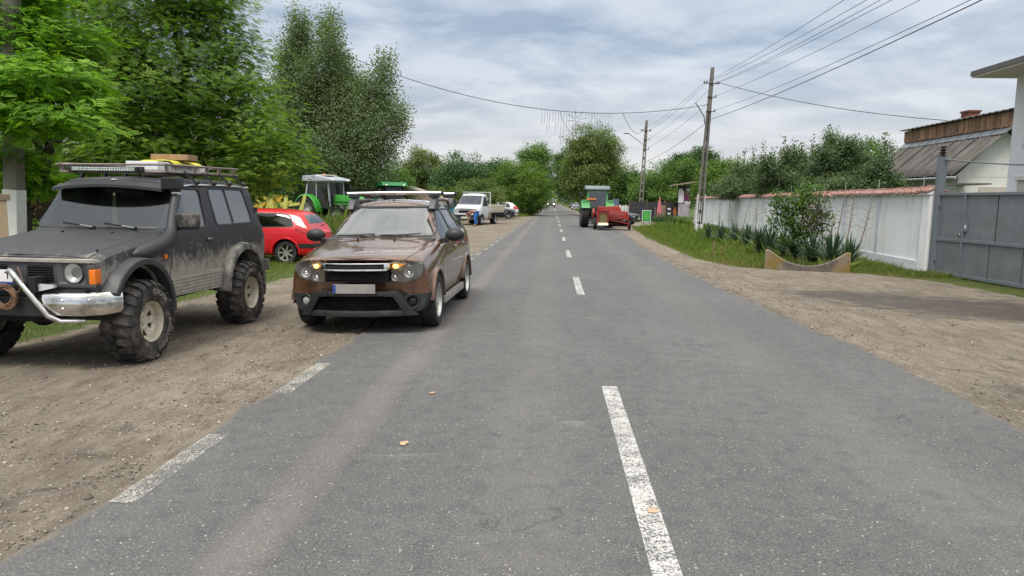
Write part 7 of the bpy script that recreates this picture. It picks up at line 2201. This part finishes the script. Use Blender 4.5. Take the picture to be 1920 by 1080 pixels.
def crown_points(lobes, n_clump, surf=2.6):
    L = np.array(lobes); vol = (L[:, 3] * L[:, 4] * L[:, 5]) ** (0.60)
    pick = RNG.choice(len(L), n_clump, p=vol / vol.sum())
    u = unit(n_clump); r = RNG.uniform(0, 1, n_clump) ** (1 / surf)
    # lumps: push the radius in and out in broad patches so the outline is uneven
    lump = 1 + .16 * np.sin(u[:, 0] * 5 + pick * 1.7) * np.cos(u[:, 1] * 6 + pick) + .10 * np.sin(u[:, 2] * 9 + pick * 2.3) + RNG.normal(0, .04, n_clump)
    return L[pick, :3] + u * r[:, None] * lump[:, None] * L[pick, 3:6], u, pick

def make_leaves(lobes, n_clump, per, clump_r, lsize, kind='leaf', droop=.25, flat=.6, upn=.7, aspect=.55, surf=2.6):
    C, U, pick = crown_points(lobes, n_clump, surf)
    cr = np.repeat(np.arange(n_clump), per)
    n = len(cr)
    off_ = np.clip(RNG.normal(size=(n, 3)), -1.7, 1.7) * clump_r * np.array([1, 1, flat])
    P = C[cr] + off_
    tone_l = RNG.normal(0, .17, len(lobes)); tone_c = RNG.normal(0, .17, n_clump)
    v = np.clip(.46 + tone_l[pick][cr] * .6 + tone_c[cr] + RNG.normal(0, .14, n), 0, 1)
    ax = unit(n) * np.array([1, 1, .3 if kind != 'leaf' else 1]) + U[cr] * (np.array([.8, .8, .1]) if kind != 'leaf' else .5) + np.array([0, 0, -droop]); ax /= np.linalg.norm(ax, axis=1, keepdims=True)
    cn = U * .75 + np.array([0, 0, .75]) + RNG.normal(0, .38, (n_clump, 3)); cn /= np.linalg.norm(cn, axis=1, keepdims=True)
    nr = unit(n) * (.55 - .35 * upn) + cn[cr] * .7 + np.array([0, 0, 1.0]) * upn * .5; nr /= np.linalg.norm(nr, axis=1, keepdims=True)
    if kind == 'leaf':
        s = lsize * RNG.uniform(.65, 1.3, n)
        V, F = leaf_quads(P, ax, nr, s, s * aspect)
        return V, F, np.repeat(v, 1), C
    # pinnate fronds: leaflet pairs along a drooping stem
    pairs = 5
    sd_ = np.cross(ax, nr); sd_ /= np.linalg.norm(sd_, axis=1, keepdims=True)
    s = lsize * RNG.uniform(.7, 1.25, n)
    Vs = []; vv = []
    for k in range(pairs + 1):
        t = (k + .6) / (pairs + .6)
        q = P + ax * (s * t)[:, None] + np.array([0, 0, -1.0]) * (s * t * t * .14)[:, None]
        for sg in ((-1, 1) if k < pairs else (0,)):
            a2 = sd_ * sg * .9 + ax * (.55 if sg else 1.0) + np.array([0, 0, -.12]); a2 /= np.linalg.norm(a2, axis=1, keepdims=True)
            ll = s * (.40 - .16 * abs(t - .5))
            V, _ = leaf_quads(q, a2, nr, ll, ll * .46)
            Vs.append(V.reshape(n, 4, 3)); vv.append(np.clip(v + RNG.normal(0, .05, n), 0, 1))
    V = np.stack(Vs, 1).reshape(-1, 3)
    return V, np.arange(len(V)).reshape(-1, 4), np.stack(vv, 1).reshape(-1), C

def limb(b, p0, p1, r0, r1, wob=.12, n=7):
    p0 = Vector(p0); p1 = Vector(p1); L = (p1 - p0).length
    pts = []
    for i in range(n + 1):
        t = i / n; w = Vector((random.gauss(0, 1), random.gauss(0, 1), random.gauss(0, .4))) * L * wob * .25 * math.sin(PI * t)
        pts.append(p0.lerp(p1, t) + w + Vector((0, 0, L * .08 * math.sin(PI * t))))
    b.tube(pts, [r0 + (r1 - r0) * i / n for i in range(n + 1)], 7, cap=False)
    return pts

def tree(name, label, base, lobes, m, clumps, per, clump_r, lsize, trunk_r=.18, kind='leaf', cat='tree', group='trees along the road', trunk=True, fork=.35, bark=None, twigs=40, **kw):
    "lobes in world coordinates (x, y, z, rx, ry, rz)"
    base = Vector(base)
    t = thing(name, label, cat, base, 0, group)
    L = [(l[0] - base.x, l[1] - base.y, l[2] - base.z, *l[3:]) for l in lobes]
    V, F, v, C = make_leaves(L, clumps, per, clump_r, lsize, kind, **kw)
    zf = .04
    low = V[:, 2] < zf
    V[low, 2] = zf
    np_mesh('crown', V, F, m, {'v': ('FACE', v)}, parent=t)
    if trunk:
        b = MB()
        top_ = max(L, key=lambda l: l[2])
        mean = np.mean([[l[0], l[1], l[2]] for l in L], axis=0)
        H_ = max(l[2] for l in L)
        f0 = Vector((mean[0] * .25, mean[1] * .25, H_ * fork))
        limb(b, (0, 0, -.1), f0, trunk_r, trunk_r * .75, .05)
        for l in L:
            p = Vector(l[:3]); pts = limb(b, f0, p + Vector((0, 0, l[5] * .3)), trunk_r * .55, trunk_r * .12, .18)
        for k in RNG.choice(len(C), min(twigs, len(C)), replace=False):
            c = Vector(C[k]); l = min(L, key=lambda q: (Vector(q[:3]) - c).length)
            limb(b, Vector(l[:3]).lerp(f0, .25), c, trunk_r * .16, trunk_r * .03, .2, 4)
        b.build('trunk', bark or M['bark'], t, smooth=70, fix=False)
    return t

def PXL(lst, Y, dY=.0, depth=1.0):
    "lobes given as (px, py, rx px, ry px [, Y shift]) seen at distance Y"
    o = []
    for q in lst:
        y = Y + (q[4] if len(q) > 4 else random.uniform(-dY, dY))
        p = A(q[0], q[1], y); k = y / FPX
        o.append((p.x, p.y, p.z, q[2] * k, max(q[2], q[3] * .6) * k * depth, q[3] * k))
    return o

# --- big locust behind the off-roader
tree('locust_tree', 'large spreading locust tree with feathery dark leaves behind the off-roader', (-11.6, 23.2, -.1),
     PXL([(290, 200, 195, 165, .6), (320, 165, 170, 120, 0), (200, 80, 150, 90, .5), (425, 110, 72, 80, .4), (455, 215, 85, 85, -.6), (505, 305, 62, 55, -1.2), (300, 285, 130, 70, -.8), (300, -40, 140, 110, 0),
          (170, 250, 120, 70, -.3), (60, 320, 80, 60, .6), (440, 345, 70, 45, -1.0), (120, -60, 160, 100, 1), (375, 15, 80, 60, .5), (535, 265, 34, 30, -1.0), (250, 350, 120, 45, .8)], 22.3),
     M['l_locust'], 2600, 17, .36, .20, .24, kind='frond', fork=.30, twigs=120, flat=.38, upn=.72, droop=.10, surf=2.2)
tree('locust_tree', 'lime green locust with yellowish fronds round the left pole', (-11.5, 15.9, -.1),
     PXL([(80, 150, 95, 60, -.6), (40, 70, 80, 60, 0), (130, 75, 60, 45, .6), (95, 215, 90, 40, -1.0), (20, 190, 60, 80, -.9), (150, 170, 45, 45, 0), (30, -20, 90, 60, .3), (20, 290, 60, 40, 0), (60, 340, 70, 25, .8)], 14.6),
     M['l_lime'], 720, 14, .23, .20, .13, kind='frond', fork=.35, twigs=60, flat=.35, upn=.75, droop=.08, surf=2.0)
tree('poplar_tree', 'tall grey green poplar with several spires rising behind the tractors', (-13.6, 47.6, 0),
     PXL([(562, 105, 22, 72), (564, 55, 12, 34), (617, 102, 26, 66), (617, 54, 13, 34), (650, 175, 36, 55), (600, 215, 60, 72), (652, 212, 46, 70), (640, 140, 22, 50), (585, 150, 24, 50), (700, 185, 26, 55), (722, 160, 15, 62), (742, 222, 24, 34), (690, 262, 62, 58), (610, 272, 75, 70), (560, 225, 42, 95), (650, 318, 70, 36), (545, 130, 28, 60), (580, 320, 60, 40)], 47, 1.2),
     M['l_poplar'], 2900, 46, .36, .125, .26, fork=.12, flat=1.2, upn=.25, twigs=110, aspect=.8, surf=2.3)
# --- mid-distance trees, left of the road
TG = 'trees beyond the parking verge'; RG = 'trees on the right of the road'
def dtree(name, label, lst, Y, m, clumps, per, lsize, cr, tr=.2, group=TG, dY=1.2, **kw):
    L_ = PXL(lst, Y, dY)
    bx = np.mean([l[0] for l in L_])
    if group == RG: bx = max(bx, 5.2)
    elif 60 < Y: bx = min(bx, -3.6)
    return tree(name, label, (bx, Y, 0), L_, m, clumps, per, cr, lsize, tr, group=group, **kw)
dtree('dark_tree', 'dark tree mass filling the gap between locust and poplar', [(500, 250, 70, 90), (470, 330, 60, 55), (530, 335, 60, 50), (560, 290, 50, 70), (430, 300, 60, 80), (540, 180, 40, 60)], 52, M['l_dark'], 900, 35, 0.195, 0.42)
dtree('dark_tree', 'dense dark tree low behind the bright green tractor', [(620, 345, 70, 45), (560, 350, 60, 45), (690, 335, 60, 40), (660, 300, 60, 40)], 58, M['l_dark'], 675, 33, 0.195, 0.42)
dtree('tall_tree', 'leafy shade tree far beyond the locust, left of the pole', [(20, 240, 60, 110), (-40, 150, 80, 120), (90, 330, 90, 50), (200, 330, 90, 50)], 30, M['l_dark'], 675, 35, 0.143, 0.35)
dtree('olive_tree', 'olive green tree with one thin taller top right of the poplar', [(752, 325, 38, 28), (800, 320, 42, 26), (786, 292, 20, 18), (815, 300, 10, 10), (770, 350, 60, 30), (835, 330, 25, 30)], 92, M['l_olive'], 750, 33, 0.234, 0.42)
dtree('dark_tree', 'round dark green tree above the white truck', [(868, 322, 42, 34), (840, 345, 36, 34), (900, 345, 36, 34), (870, 360, 52, 32)], 82, M['l_dark'], 862, 35, 0.209, 0.38)
dtree('dark_tree', 'darker tree crown peeping between the round tree and the bright tree', [(938, 312, 18, 18), (925, 335, 26, 34), (955, 335, 26, 34), (930, 355, 30, 30)], 95, M['l_dark'], 487, 33, 0.234, 0.38)
dtree('bright_tree', 'bushy bright green tree overhanging the parked silver hatchback', [(960, 335, 34, 32), (1000, 350, 30, 38), (940, 362, 34, 30), (975, 372, 44, 26), (990, 325, 26, 24), (1012, 375, 16, 18)], 80, M['l_bright'], 1050, 33, 0.169, 0.32)
dtree('tall_tree', 'taller ragged tree standing behind the bright green bushy tree', [(1003, 292, 26, 20), (985, 300, 18, 18), (1018, 310, 18, 34), (1024, 345, 14, 34), (1010, 285, 12, 14)], 104, M['l_mid'], 487, 29, 0.234, 0.38)
dtree('yellow_green_shrub', 'yellow green bush behind the dark green tractor cab', [(752, 345, 24, 24), (740, 370, 30, 24), (775, 372, 24, 16)], 60, M['l_mid'], 315, 29, 0.143, 0.23, .06, cat='bush')
dtree('grey_green_shrub', 'low grey green bush left of the truck cab', [(822, 372, 26, 20), (805, 386, 26, 18), (840, 388, 18, 14)], 62, M['l_olive'], 315, 33, 0.130, 0.21, .05, cat='bush')
dtree('grey_green_shrub', 'wide grey green bush directly behind the truck cab', [(875, 362, 34, 22), (905, 358, 28, 24), (860, 378, 26, 18), (925, 372, 26, 22)], 63, M['l_olive'], 465, 33, 0.130, 0.21, .05, cat='bush')
dtree('dark_shrub', 'dark leaved bush low behind the parked hatchbacks', [(960, 388, 30, 14), (990, 390, 26, 14), (930, 385, 20, 14)], 84, M['l_dark'], 315, 33, 0.169, 0.25, .05, cat='bush')
# --- right of the road
RG = 'trees on the right of the road'
dtree('round_tree', 'tall rounded olive green tree beside the road beyond the tractor', [(1110, 270, 44, 36), (1088, 290, 34, 34), (1138, 285, 32, 36), (1110, 315, 55, 38), (1100, 345, 50, 36), (1140, 330, 24, 34), (1085, 335, 34, 40), (1125, 355, 40, 26)], 88, M['l_olive'], 1725, 35, 0.209, 0.38, .3, RG)
dtree('ragged_tree', 'ragged darker tree leaning over the road left of the round tree', [(1062, 300, 18, 18), (1052, 325, 18, 24), (1062, 350, 20, 26), (1045, 300, 8, 12)], 112, M['l_dark'], 465, 29, 0.247, 0.42, .2, RG)
dtree('mid_tree', 'mid green tree between the round tree and the far lamp pole', [(1178, 335, 26, 22), (1160, 355, 26, 28), (1195, 355, 24, 30), (1180, 372, 30, 20)], 86, M['l_mid'], 600, 33, 0.195, 0.32, .18, RG)
dtree('walnut_tree', 'broad fresh green tree over the dark gate and shop boards', [(1240, 335, 38, 28), (1212, 355, 30, 30), (1270, 345, 36, 30), (1245, 368, 46, 24), (1215, 380, 26, 16), (1285, 320, 22, 24), (1275, 372, 30, 18)], 70, M['l_mid'], 1125, 33, 0.169, 0.31, .18, RG)
dtree('dark_tree', 'dark tree top left of the near slotted pole', [(1278, 300, 16, 14), (1288, 318, 24, 22), (1262, 318, 20, 18)], 88, M['l_dark'], 360, 33, 0.222, 0.35, .15, RG)
dtree('dark_tree', 'dark rounded tree top just behind the near slotted pole', [(1315, 292, 18, 14), (1332, 300, 14, 16), (1318, 318, 26, 26), (1300, 335, 30, 26)], 84, M['l_dark'], 465, 33, 0.222, 0.35, .15, RG)
dtree('lime_tree', 'yellow green tree behind the wall just right of the slotted pole', [(1345, 325, 26, 22), (1372, 318, 24, 20), (1340, 350, 28, 26), (1378, 345, 30, 24), (1318, 360, 22, 24), (1400, 330, 18, 24)], 62, M['l_bright'], 675, 33, 0.157, 0.27, .12, RG)
OG = 'orchard trees behind the white wall'
dtree('orchard_tree', 'dull green orchard tree behind the far third of the wall', [(1365, 352, 30, 20), (1400, 345, 38, 28), (1430, 350, 34, 26), (1385, 330, 18, 20), (1418, 318, 14, 22)], 45, M['l_orchard'], 675, 35, 0.111, 0.23, .1, OG)
dtree('orchard_tree', 'dense dark orchard tree behind the middle of the wall', [(1455, 335, 40, 34), (1490, 325, 40, 36), (1470, 355, 50, 22), (1440, 315, 16, 24), (1478, 300, 14, 26), (1500, 302, 12, 24)], 38, M['l_orchard'], 975, 35, 0.098, 0.21, .1, OG)
dtree('orchard_tree', 'tallest orchard tree, dark and bushy, left of the barn roof', [(1555, 320, 44, 38), (1590, 315, 34, 40), (1565, 350, 50, 20), (1570, 285, 24, 26), (1592, 275, 18, 20), (1545, 292, 18, 22), (1556, 262, 6, 16)], 34, M['l_orchard'], 1087, 35, 0.092, 0.20, .1, OG)
dtree('orchard_tree', 'small orchard tree overlapping the barn eave', [(1640, 335, 34, 26), (1660, 350, 30, 20), (1625, 352, 34, 20), (1650, 312, 12, 22), (1662, 285, 5, 22)], 31, M['l_orchard'], 600, 35, 0.084, 0.19, .08, OG)
dtree('open_tree', 'thin open branched tree behind the orchard, left of the barn', [(1628, 275, 22, 14), (1605, 282, 14, 14), (1645, 288, 14, 16), (1612, 310, 24, 22), (1640, 310, 20, 22)], 52, M['l_mid'], 247, 28, 0.143, 0.23, .12, OG)
# thin upright shoots standing out of the orchard crowns
for i, (px, py, h_) in enumerate(((1395, 305, 1.3), (1415, 300, 1.2), (1432, 290, 1.5), (1448, 300, 1.3), (1466, 280, 1.6), (1484, 285, 1.3), (1502, 290, 1.2), (1520, 282, 1.4), (1536, 296, 1.2), (1380, 315, 1.2), (1556, 258, 1.2), (1664, 275, 1.3))):
    Yq = (45, 45, 42, 39, 38, 38, 38, 36, 35, 46, 34, 31)[i]
    p = A(px + random.uniform(-6, 6), py - 22, Yq); h_ *= 1.5
    base = Vector((p.x + random.uniform(-.05, .05), Yq, p.z - h_ * 1.25))
    host = min([o for o in bpy.data.objects if o.get('group') == OG and o.get('category') == 'tree'], key=lambda o: (o.location.xy - base.xy).length)
    b = MB().tube([base, base.lerp(p, .5) + Vector((.05, 0, 0)), p], [.018, .012, .005], 5)
    b.v = [tuple(Vector(v) - host.location) for v in b.v]
    b.build('shoot', M['bark'], host)
    n = 80; t_ = RNG.uniform(.2, 1.02, n)
    P = np.array(base)[None] * (1 - t_)[:, None] + np.array(p)[None] * t_[:, None] + RNG.normal(0, .06, (n, 3)) - np.array(host.location)[None]
    ax = unit(n) + np.array([0, 0, .7]); ax /= np.linalg.norm(ax, axis=1, keepdims=True)
    V, F = leaf_quads(P, ax, unit(n), .15, .075)
    np_mesh('shoot_leaves', V, F, M['l_orchard'], {'v': ('FACE', RNG.uniform(.2, .8, n))}, parent=host)
# --- far woodland closing the road
def far_wood(Y0, Y1, xs, n, h0, h1, size, m):
    x = RNG.uniform(*xs, n); y = RNG.uniform(Y0, Y1, n)
    h = h0 + (h1 - h0) * (.5 + .5 * np.sin(x * .11 + np.sin(x * .037) * 3)) * RNG.uniform(.75, 1.05, n)
    z = h * RNG.uniform(0, 1, n) ** .6
    P = np.stack([x, y, z], -1)
    keep = ~((np.abs(x - .5) < 4.2) & (y < 330))
    P = P[keep]; n = len(P)
    ax = unit(n); V, F = leaf_quads(P, ax, unit(n), size * RNG.uniform(.6, 1.3, n), size * .7)
    return V, F, np.clip(.45 + .25 * np.sin(P[:, 0] * .3) + RNG.normal(0, .2, n), 0, 1)
V, F, v = far_wood(330, 380, (-60, 60), 9000, 9, 13, 1.5, None)
V2, F2, v2 = far_wood(210, 260, (-230, -7), 12000, 6, 11, 1.5, None)
V3, F3, v3 = far_wood(200, 260, (7, 230), 12000, 6, 10, 1.5, None)
V4, F4, v4 = far_wood(120, 330, (-9, -4.2), 9000, 5, 9, .7, None)
V5, F5, v5 = far_wood(120, 330, (6, 11), 9000, 5, 9, .7, None)
Vs = [V, V2, V3, V4, V5]; Fs = [F, F2, F3, F4, F5]; o_ = 0
for i in range(5): Fs[i] = Fs[i] + o_; o_ += len(Vs[i])
tag(np_mesh('far_woodland', np.concatenate(Vs), np.concatenate(Fs), M['l_mid'], {'v': ('FACE', np.concatenate([v, v2, v3, v4, v5]))}), kind='stuff')

# --- brown brush behind the iron fence
tree('brown_brush', 'heap of reddish brown dried brush behind the iron fence', (-10.0, 16.8, -.1), PXL([(72, 378, 30, 22), (100, 385, 40, 20), (55, 395, 25, 20)], 16.8), M['l_brown'], 200, 14, .14, .10, .03, cat='brush pile', group='', trunk=True, twigs=60)
# --- shrub in front of the wall
sh_l = PXL([(1472, 402, 34, 34), (1505, 385, 34, 36), (1500, 435, 50, 30), (1462, 375, 20, 20), (1538, 405, 24, 40), (1518, 360, 26, 16)], 24.2, .25, .7)
tree('wall_shrub', 'dark leafy shrub with thin gaps growing against the white wall', (8.55, 24.3, -.25), sh_l, M['l_mid'], 420, 11, .12, .10, .035, cat='shrub', group='', fork=.25, twigs=130, surf=1.8)
tree('dead_shrub', 'brown withered shrub on the right side of the leafy wall shrub', (8.95, 24.0, -.25), PXL([(1530, 385, 18, 36), (1515, 410, 16, 40), (1540, 410, 14, 34)], 23.7, .15, .6), M['l_brown'], 60, 7, .12, .07, .02, cat='shrub', group='', fork=.3, twigs=70)

# --- yuccas
def yucca(label, base, h, n, spread=1.0):
    t = thing('yucca', label, 'yucca', base, random.uniform(0, 6), 'yuccas along the white wall')
    a = RNG.uniform(0, 2 * PI, n); el = R(18) + R(66) * RNG.uniform(0, 1, n) ** .8
    L_ = h * RNG.uniform(.75, 1.15, n); w = .022 * RNG.uniform(.8, 1.3, n)
    d = np.stack([np.cos(a) * np.cos(el) * spread, np.sin(a) * np.cos(el) * spread, np.sin(el)], -1)
    side_ = np.stack([-np.sin(a), np.cos(a), np.zeros(n)], -1)
    z0 = RNG.uniform(.02, .22, n)
    V = []; 
    for k, (tt, ww) in enumerate(((0, .7), (.45, 1.15), (.8, .75), (1.0, .06))):
        p = d * (L_ * tt)[:, None] + np.stack([np.zeros(n), np.zeros(n), z0 - .20 * L_ * tt ** 2.2 * np.cos(el)], -1)
        V.append(p - side_ * (w * ww)[:, None]); V.append(p + side_ * (w * ww)[:, None])
    V = np.stack(V, 1)
    F = []
    for k in range(3): F.append(np.stack([np.arange(n) * 8 + 2 * k, np.arange(n) * 8 + 2 * k + 1, np.arange(n) * 8 + 2 * k + 3, np.arange(n) * 8 + 2 * k + 2], -1))
    F = np.stack(F, 1).reshape(-1, 4)
    v = np.repeat(np.clip(RNG.normal(.42, .22, n), 0, 1), 3)
    np_mesh('leaves', V.reshape(-1, 3), F, M['l_yucca'], {'v': ('FACE', v)}, parent=t)
    MB().tube([(0, 0, -.1), (0, 0, .26)], [.09, .06], 8).build('stem', M['bark'], t)
    return t
ylab = ['yucca at the foot of the slotted pole, farthest of the row', 'yucca second from the slotted pole', 'yucca third from the slotted pole', 'yucca fourth from the slotted pole', 'yucca left of the leafy wall shrub, tall and upright',
        'yucca just left of the leafy wall shrub', 'dark yucca under the left side of the wall shrub', 'yucca under the wall shrub, above the culvert middle', 'large yucca behind the middle of the concrete culvert', 'large spiky yucca beside the right end of the culvert', 'yucca leaning out right of the culvert, nearest to the gate']
for i, (px, py, h_, n) in enumerate(((1328, 446, .85, 60), (1352, 449, .9, 70), (1376, 452, .9, 70), (1400, 458, .95, 80), (1424, 466, 1.0, 95), (1444, 468, 1.0, 85), (1468, 474, .85, 80), (1492, 480, .85, 80), (1522, 488, .9, 110), (1560, 494, .95, 130), (1590, 497, .80, 90))):
    p = G(px, py)
    yucca(ylab[i], (p.x, p.y, float(gz(p.x, p.y))), h_, n)
def stalk(label, p0, h_, lean, dead=True):
    t = thing('dry_flower_stalk', label, 'stalk', p0, 0, 'dry yucca flower stalks by the wall')
    b = MB(); P1 = Vector((lean, random.uniform(-.1, .1), h_)); P0 = Vector((0, 0, .1))
    b.tube([P0, P0.lerp(P1, .5) + Vector((.03, 0, 0)), P1], [.022, .016, .006], 6)
    for k in range(16):
        s_ = .48 + .5 * k / 15; q = P0.lerp(P1, s_); a = k * 2.4; l_ = .32 * (1.1 - s_) + .10
        e = q + Vector((math.cos(a) * l_, math.sin(a) * l_, .10))
        b.tube([q, q.lerp(e, .5) + Vector((0, 0, -.02)), e], [.007, .005, .003], 4, cap=False)
    b.build('stem', M['stalk'], t, fix=False)
for i, (px, py, h_, ln) in enumerate(((1558, 487, 2.3, .30), (1580, 489, 2.2, .22), (1602, 491, 2.05, .38), (1538, 486, 1.6, .42), (1482, 462, 1.5, .2), (1414, 452, 1.9, .02), (1388, 448, 1.7, .25), (1372, 447, 1.8, -.15), (1345, 444, 1.8, .05))):
    p = G(px, py)
    p.x = min(p.x, 10.08 + (p.y - 19.65) * .0483 - .3)
    stalk(['leftmost of three tall dry stalks above the spiky yucca', 'middle of three tall dry stalks above the spiky yucca', 'right of three tall dry stalks above the spiky yucca', 'short leaning dry stalk left of the three tall ones', 'dry stalk at the left of the leafy wall shrub',
           'straight dark stalk alone against the white wall', 'branched stalk leaning right, middle of the wall', 'branched stalk leaning left, middle of the wall', 'thin stalk nearest the slotted pole'][i], (p.x, p.y, float(gz(p.x, p.y))), h_, ln)

# --- grass
def blades(x, y, h, w, v, lean=.35):
    n = len(x); a = RNG.uniform(0, 2 * PI, n); z = gz(x, y)
    l_ = np.abs(RNG.normal(0, lean, n)) * h
    bx, by = np.cos(a), np.sin(a); ca = RNG.uniform(0, 2 * PI, n)
    V = np.stack([np.stack([x - np.cos(ca) * w / 2, y - np.sin(ca) * w / 2, z - .01], -1), np.stack([x + np.cos(ca) * w / 2, y + np.sin(ca) * w / 2, z - .01], -1),
                  np.stack([x + bx * l_ * .45 + np.cos(ca) * w * .35, y + by * l_ * .45 + np.sin(ca) * w * .35, z + h * .62], -1),
                  np.stack([x + bx * l_, y + by * l_, z + h * (1 - .25 * np.minimum(l_ / h, 1))], -1)], 1).reshape(-1, 3)
    return V, np.arange(n * 4).reshape(n, 4), v
def sample(n, x0, x1, y0, y1, pw=1.5):
    y = y0 + (y1 - y0) * RNG.uniform(0, 1, n) ** pw; x = RNG.uniform(x0, x1, n)
    patch = .5 + .5 * np.sin(x * 1.9 + 2 * np.sin(y * .8)) * np.cos(y * 1.3 + x * .6)
    k = RNG.uniform(0, 1, n) < np.clip(grassy(x, y) * 1.25 - .25 + (patch - .6) * .25, 0, 1)
    k &= ~((x > road_l(y) - .12) & (x < road_r(y) + .12))
    return x[k], y[k], patch[k]
GV, GF, Ga, go_ = [], [], [], 0
DV, DF, Da, do_ = [], [], [], 0
for (n, x0, x1, y0, y1, hm, w, dry, pw) in ((120000, 4.2, 11.6, 18.5, 62, .17, .020, .22, 1.6), (30000, 8.6, 10.3, 6, 19.6, .085, .012, .55, 1.0), (80000, -14, -4.5, 5, 30, .085, .016, .3, 1.3),
                                            (60000, -22, -5, 22, 78, .42, .030, .25, 1.2), (22000, -5.5, -1.9, 70, 190, .35, .05, .15, 1.5), (20000, 3.2, 9, 66, 190, .35, .05, .2, 1.5)):
    x, y, pt = sample(n, x0, x1, y0, y1, pw)
    m_ = len(x)
    h = hm * RNG.lognormal(0, .38, m_) * (.55 + .75 * pt)
    h = np.where((x > 8.0) & (y < 27), h * .5, h); w = w * np.clip(y / 34, .42, 1.6)
    edge = np.clip(grassy(x - .5, y) * grassy(x + .5, y), .15, 1)
    h *= .4 + .6 * edge
    isd = RNG.uniform(0, 1, m_) < (dry + .3 * ((x > 5) & (y < 24))) * (1.5 - edge) * (1.25 - .5 * pt)
    for sel, VV, FF, AA in ((~isd, GV, GF, Ga), (isd, DV, DF, Da)):
        V, F, v = blades(x[sel], y[sel], h[sel], w[sel], np.clip(.45 + .3 * (pt[sel] - .5) + RNG.normal(0, .2, sel.sum()), 0, 1))
        off0 = go_ if VV is GV else do_
        VV.append(V); FF.append(F + off0); AA.append(v)
        if VV is GV: go_ += len(V)
        else: do_ += len(V)
tag(np_mesh('grass', np.concatenate(GV), np.concatenate(GF), M['l_grass'], {'v': ('FACE', np.concatenate(Ga))}), kind='stuff')
tag(np_mesh('dry_grass', np.concatenate(DV), np.concatenate(DF), M['l_dry'], {'v': ('FACE', np.concatenate(Da))}), kind='stuff')
# tall weeds between the red car and the tractor
n = 9000; cx = RNG.choice([-10.0, -9.3, -8.6, -10.6, -7.6], n); x = cx + RNG.normal(0, .6, n); y = RNG.normal(34.5, 1.6, n)
V, F, v = blades(x, y, .50 * RNG.lognormal(0, .3, n), .028, np.clip(RNG.normal(.45, .22, n), 0, 1), .22)
tag(np_mesh('weeds', V, F, M['l_mid'], {'v': ('FACE', v)}), kind='stuff')
n = 2200; x = RNG.choice([-9.4, -8.7, -9.9], n) + RNG.normal(0, .5, n); y = RNG.normal(34.5, 1.2, n)
V, F, v = blades(x, y, .72 * RNG.lognormal(0, .2, n), .022, np.clip(RNG.normal(.45, .25, n), 0, 1), .2)
tag(np_mesh('dry_weeds', V, F, M['l_dry'], {'v': ('FACE', v)}), kind='stuff')
for i, (px, py, r_) in enumerate(((1240, 419, .6), (1262, 421, .7), (1282, 424, .55))):
    p = G(px, py)
    tree('verge_bush', ['low dark bush at the edge of the right verge, left of three', 'low dark bush at the edge of the right verge, middle of three', 'low yellow green bush beside the pole foot'][i], (p.x, p.y, float(gz(p.x, p.y))), [(p.x, p.y, .3, r_, r_ * .8, .38)],
         M['l_dark'] if i < 2 else M['l_bright'], 90, 10, .16, .15, .03, cat='bush', group='low bushes on the right verge', twigs=20)
for o in list(bpy.data.objects):
    if o.get('group') == '': del o['group']
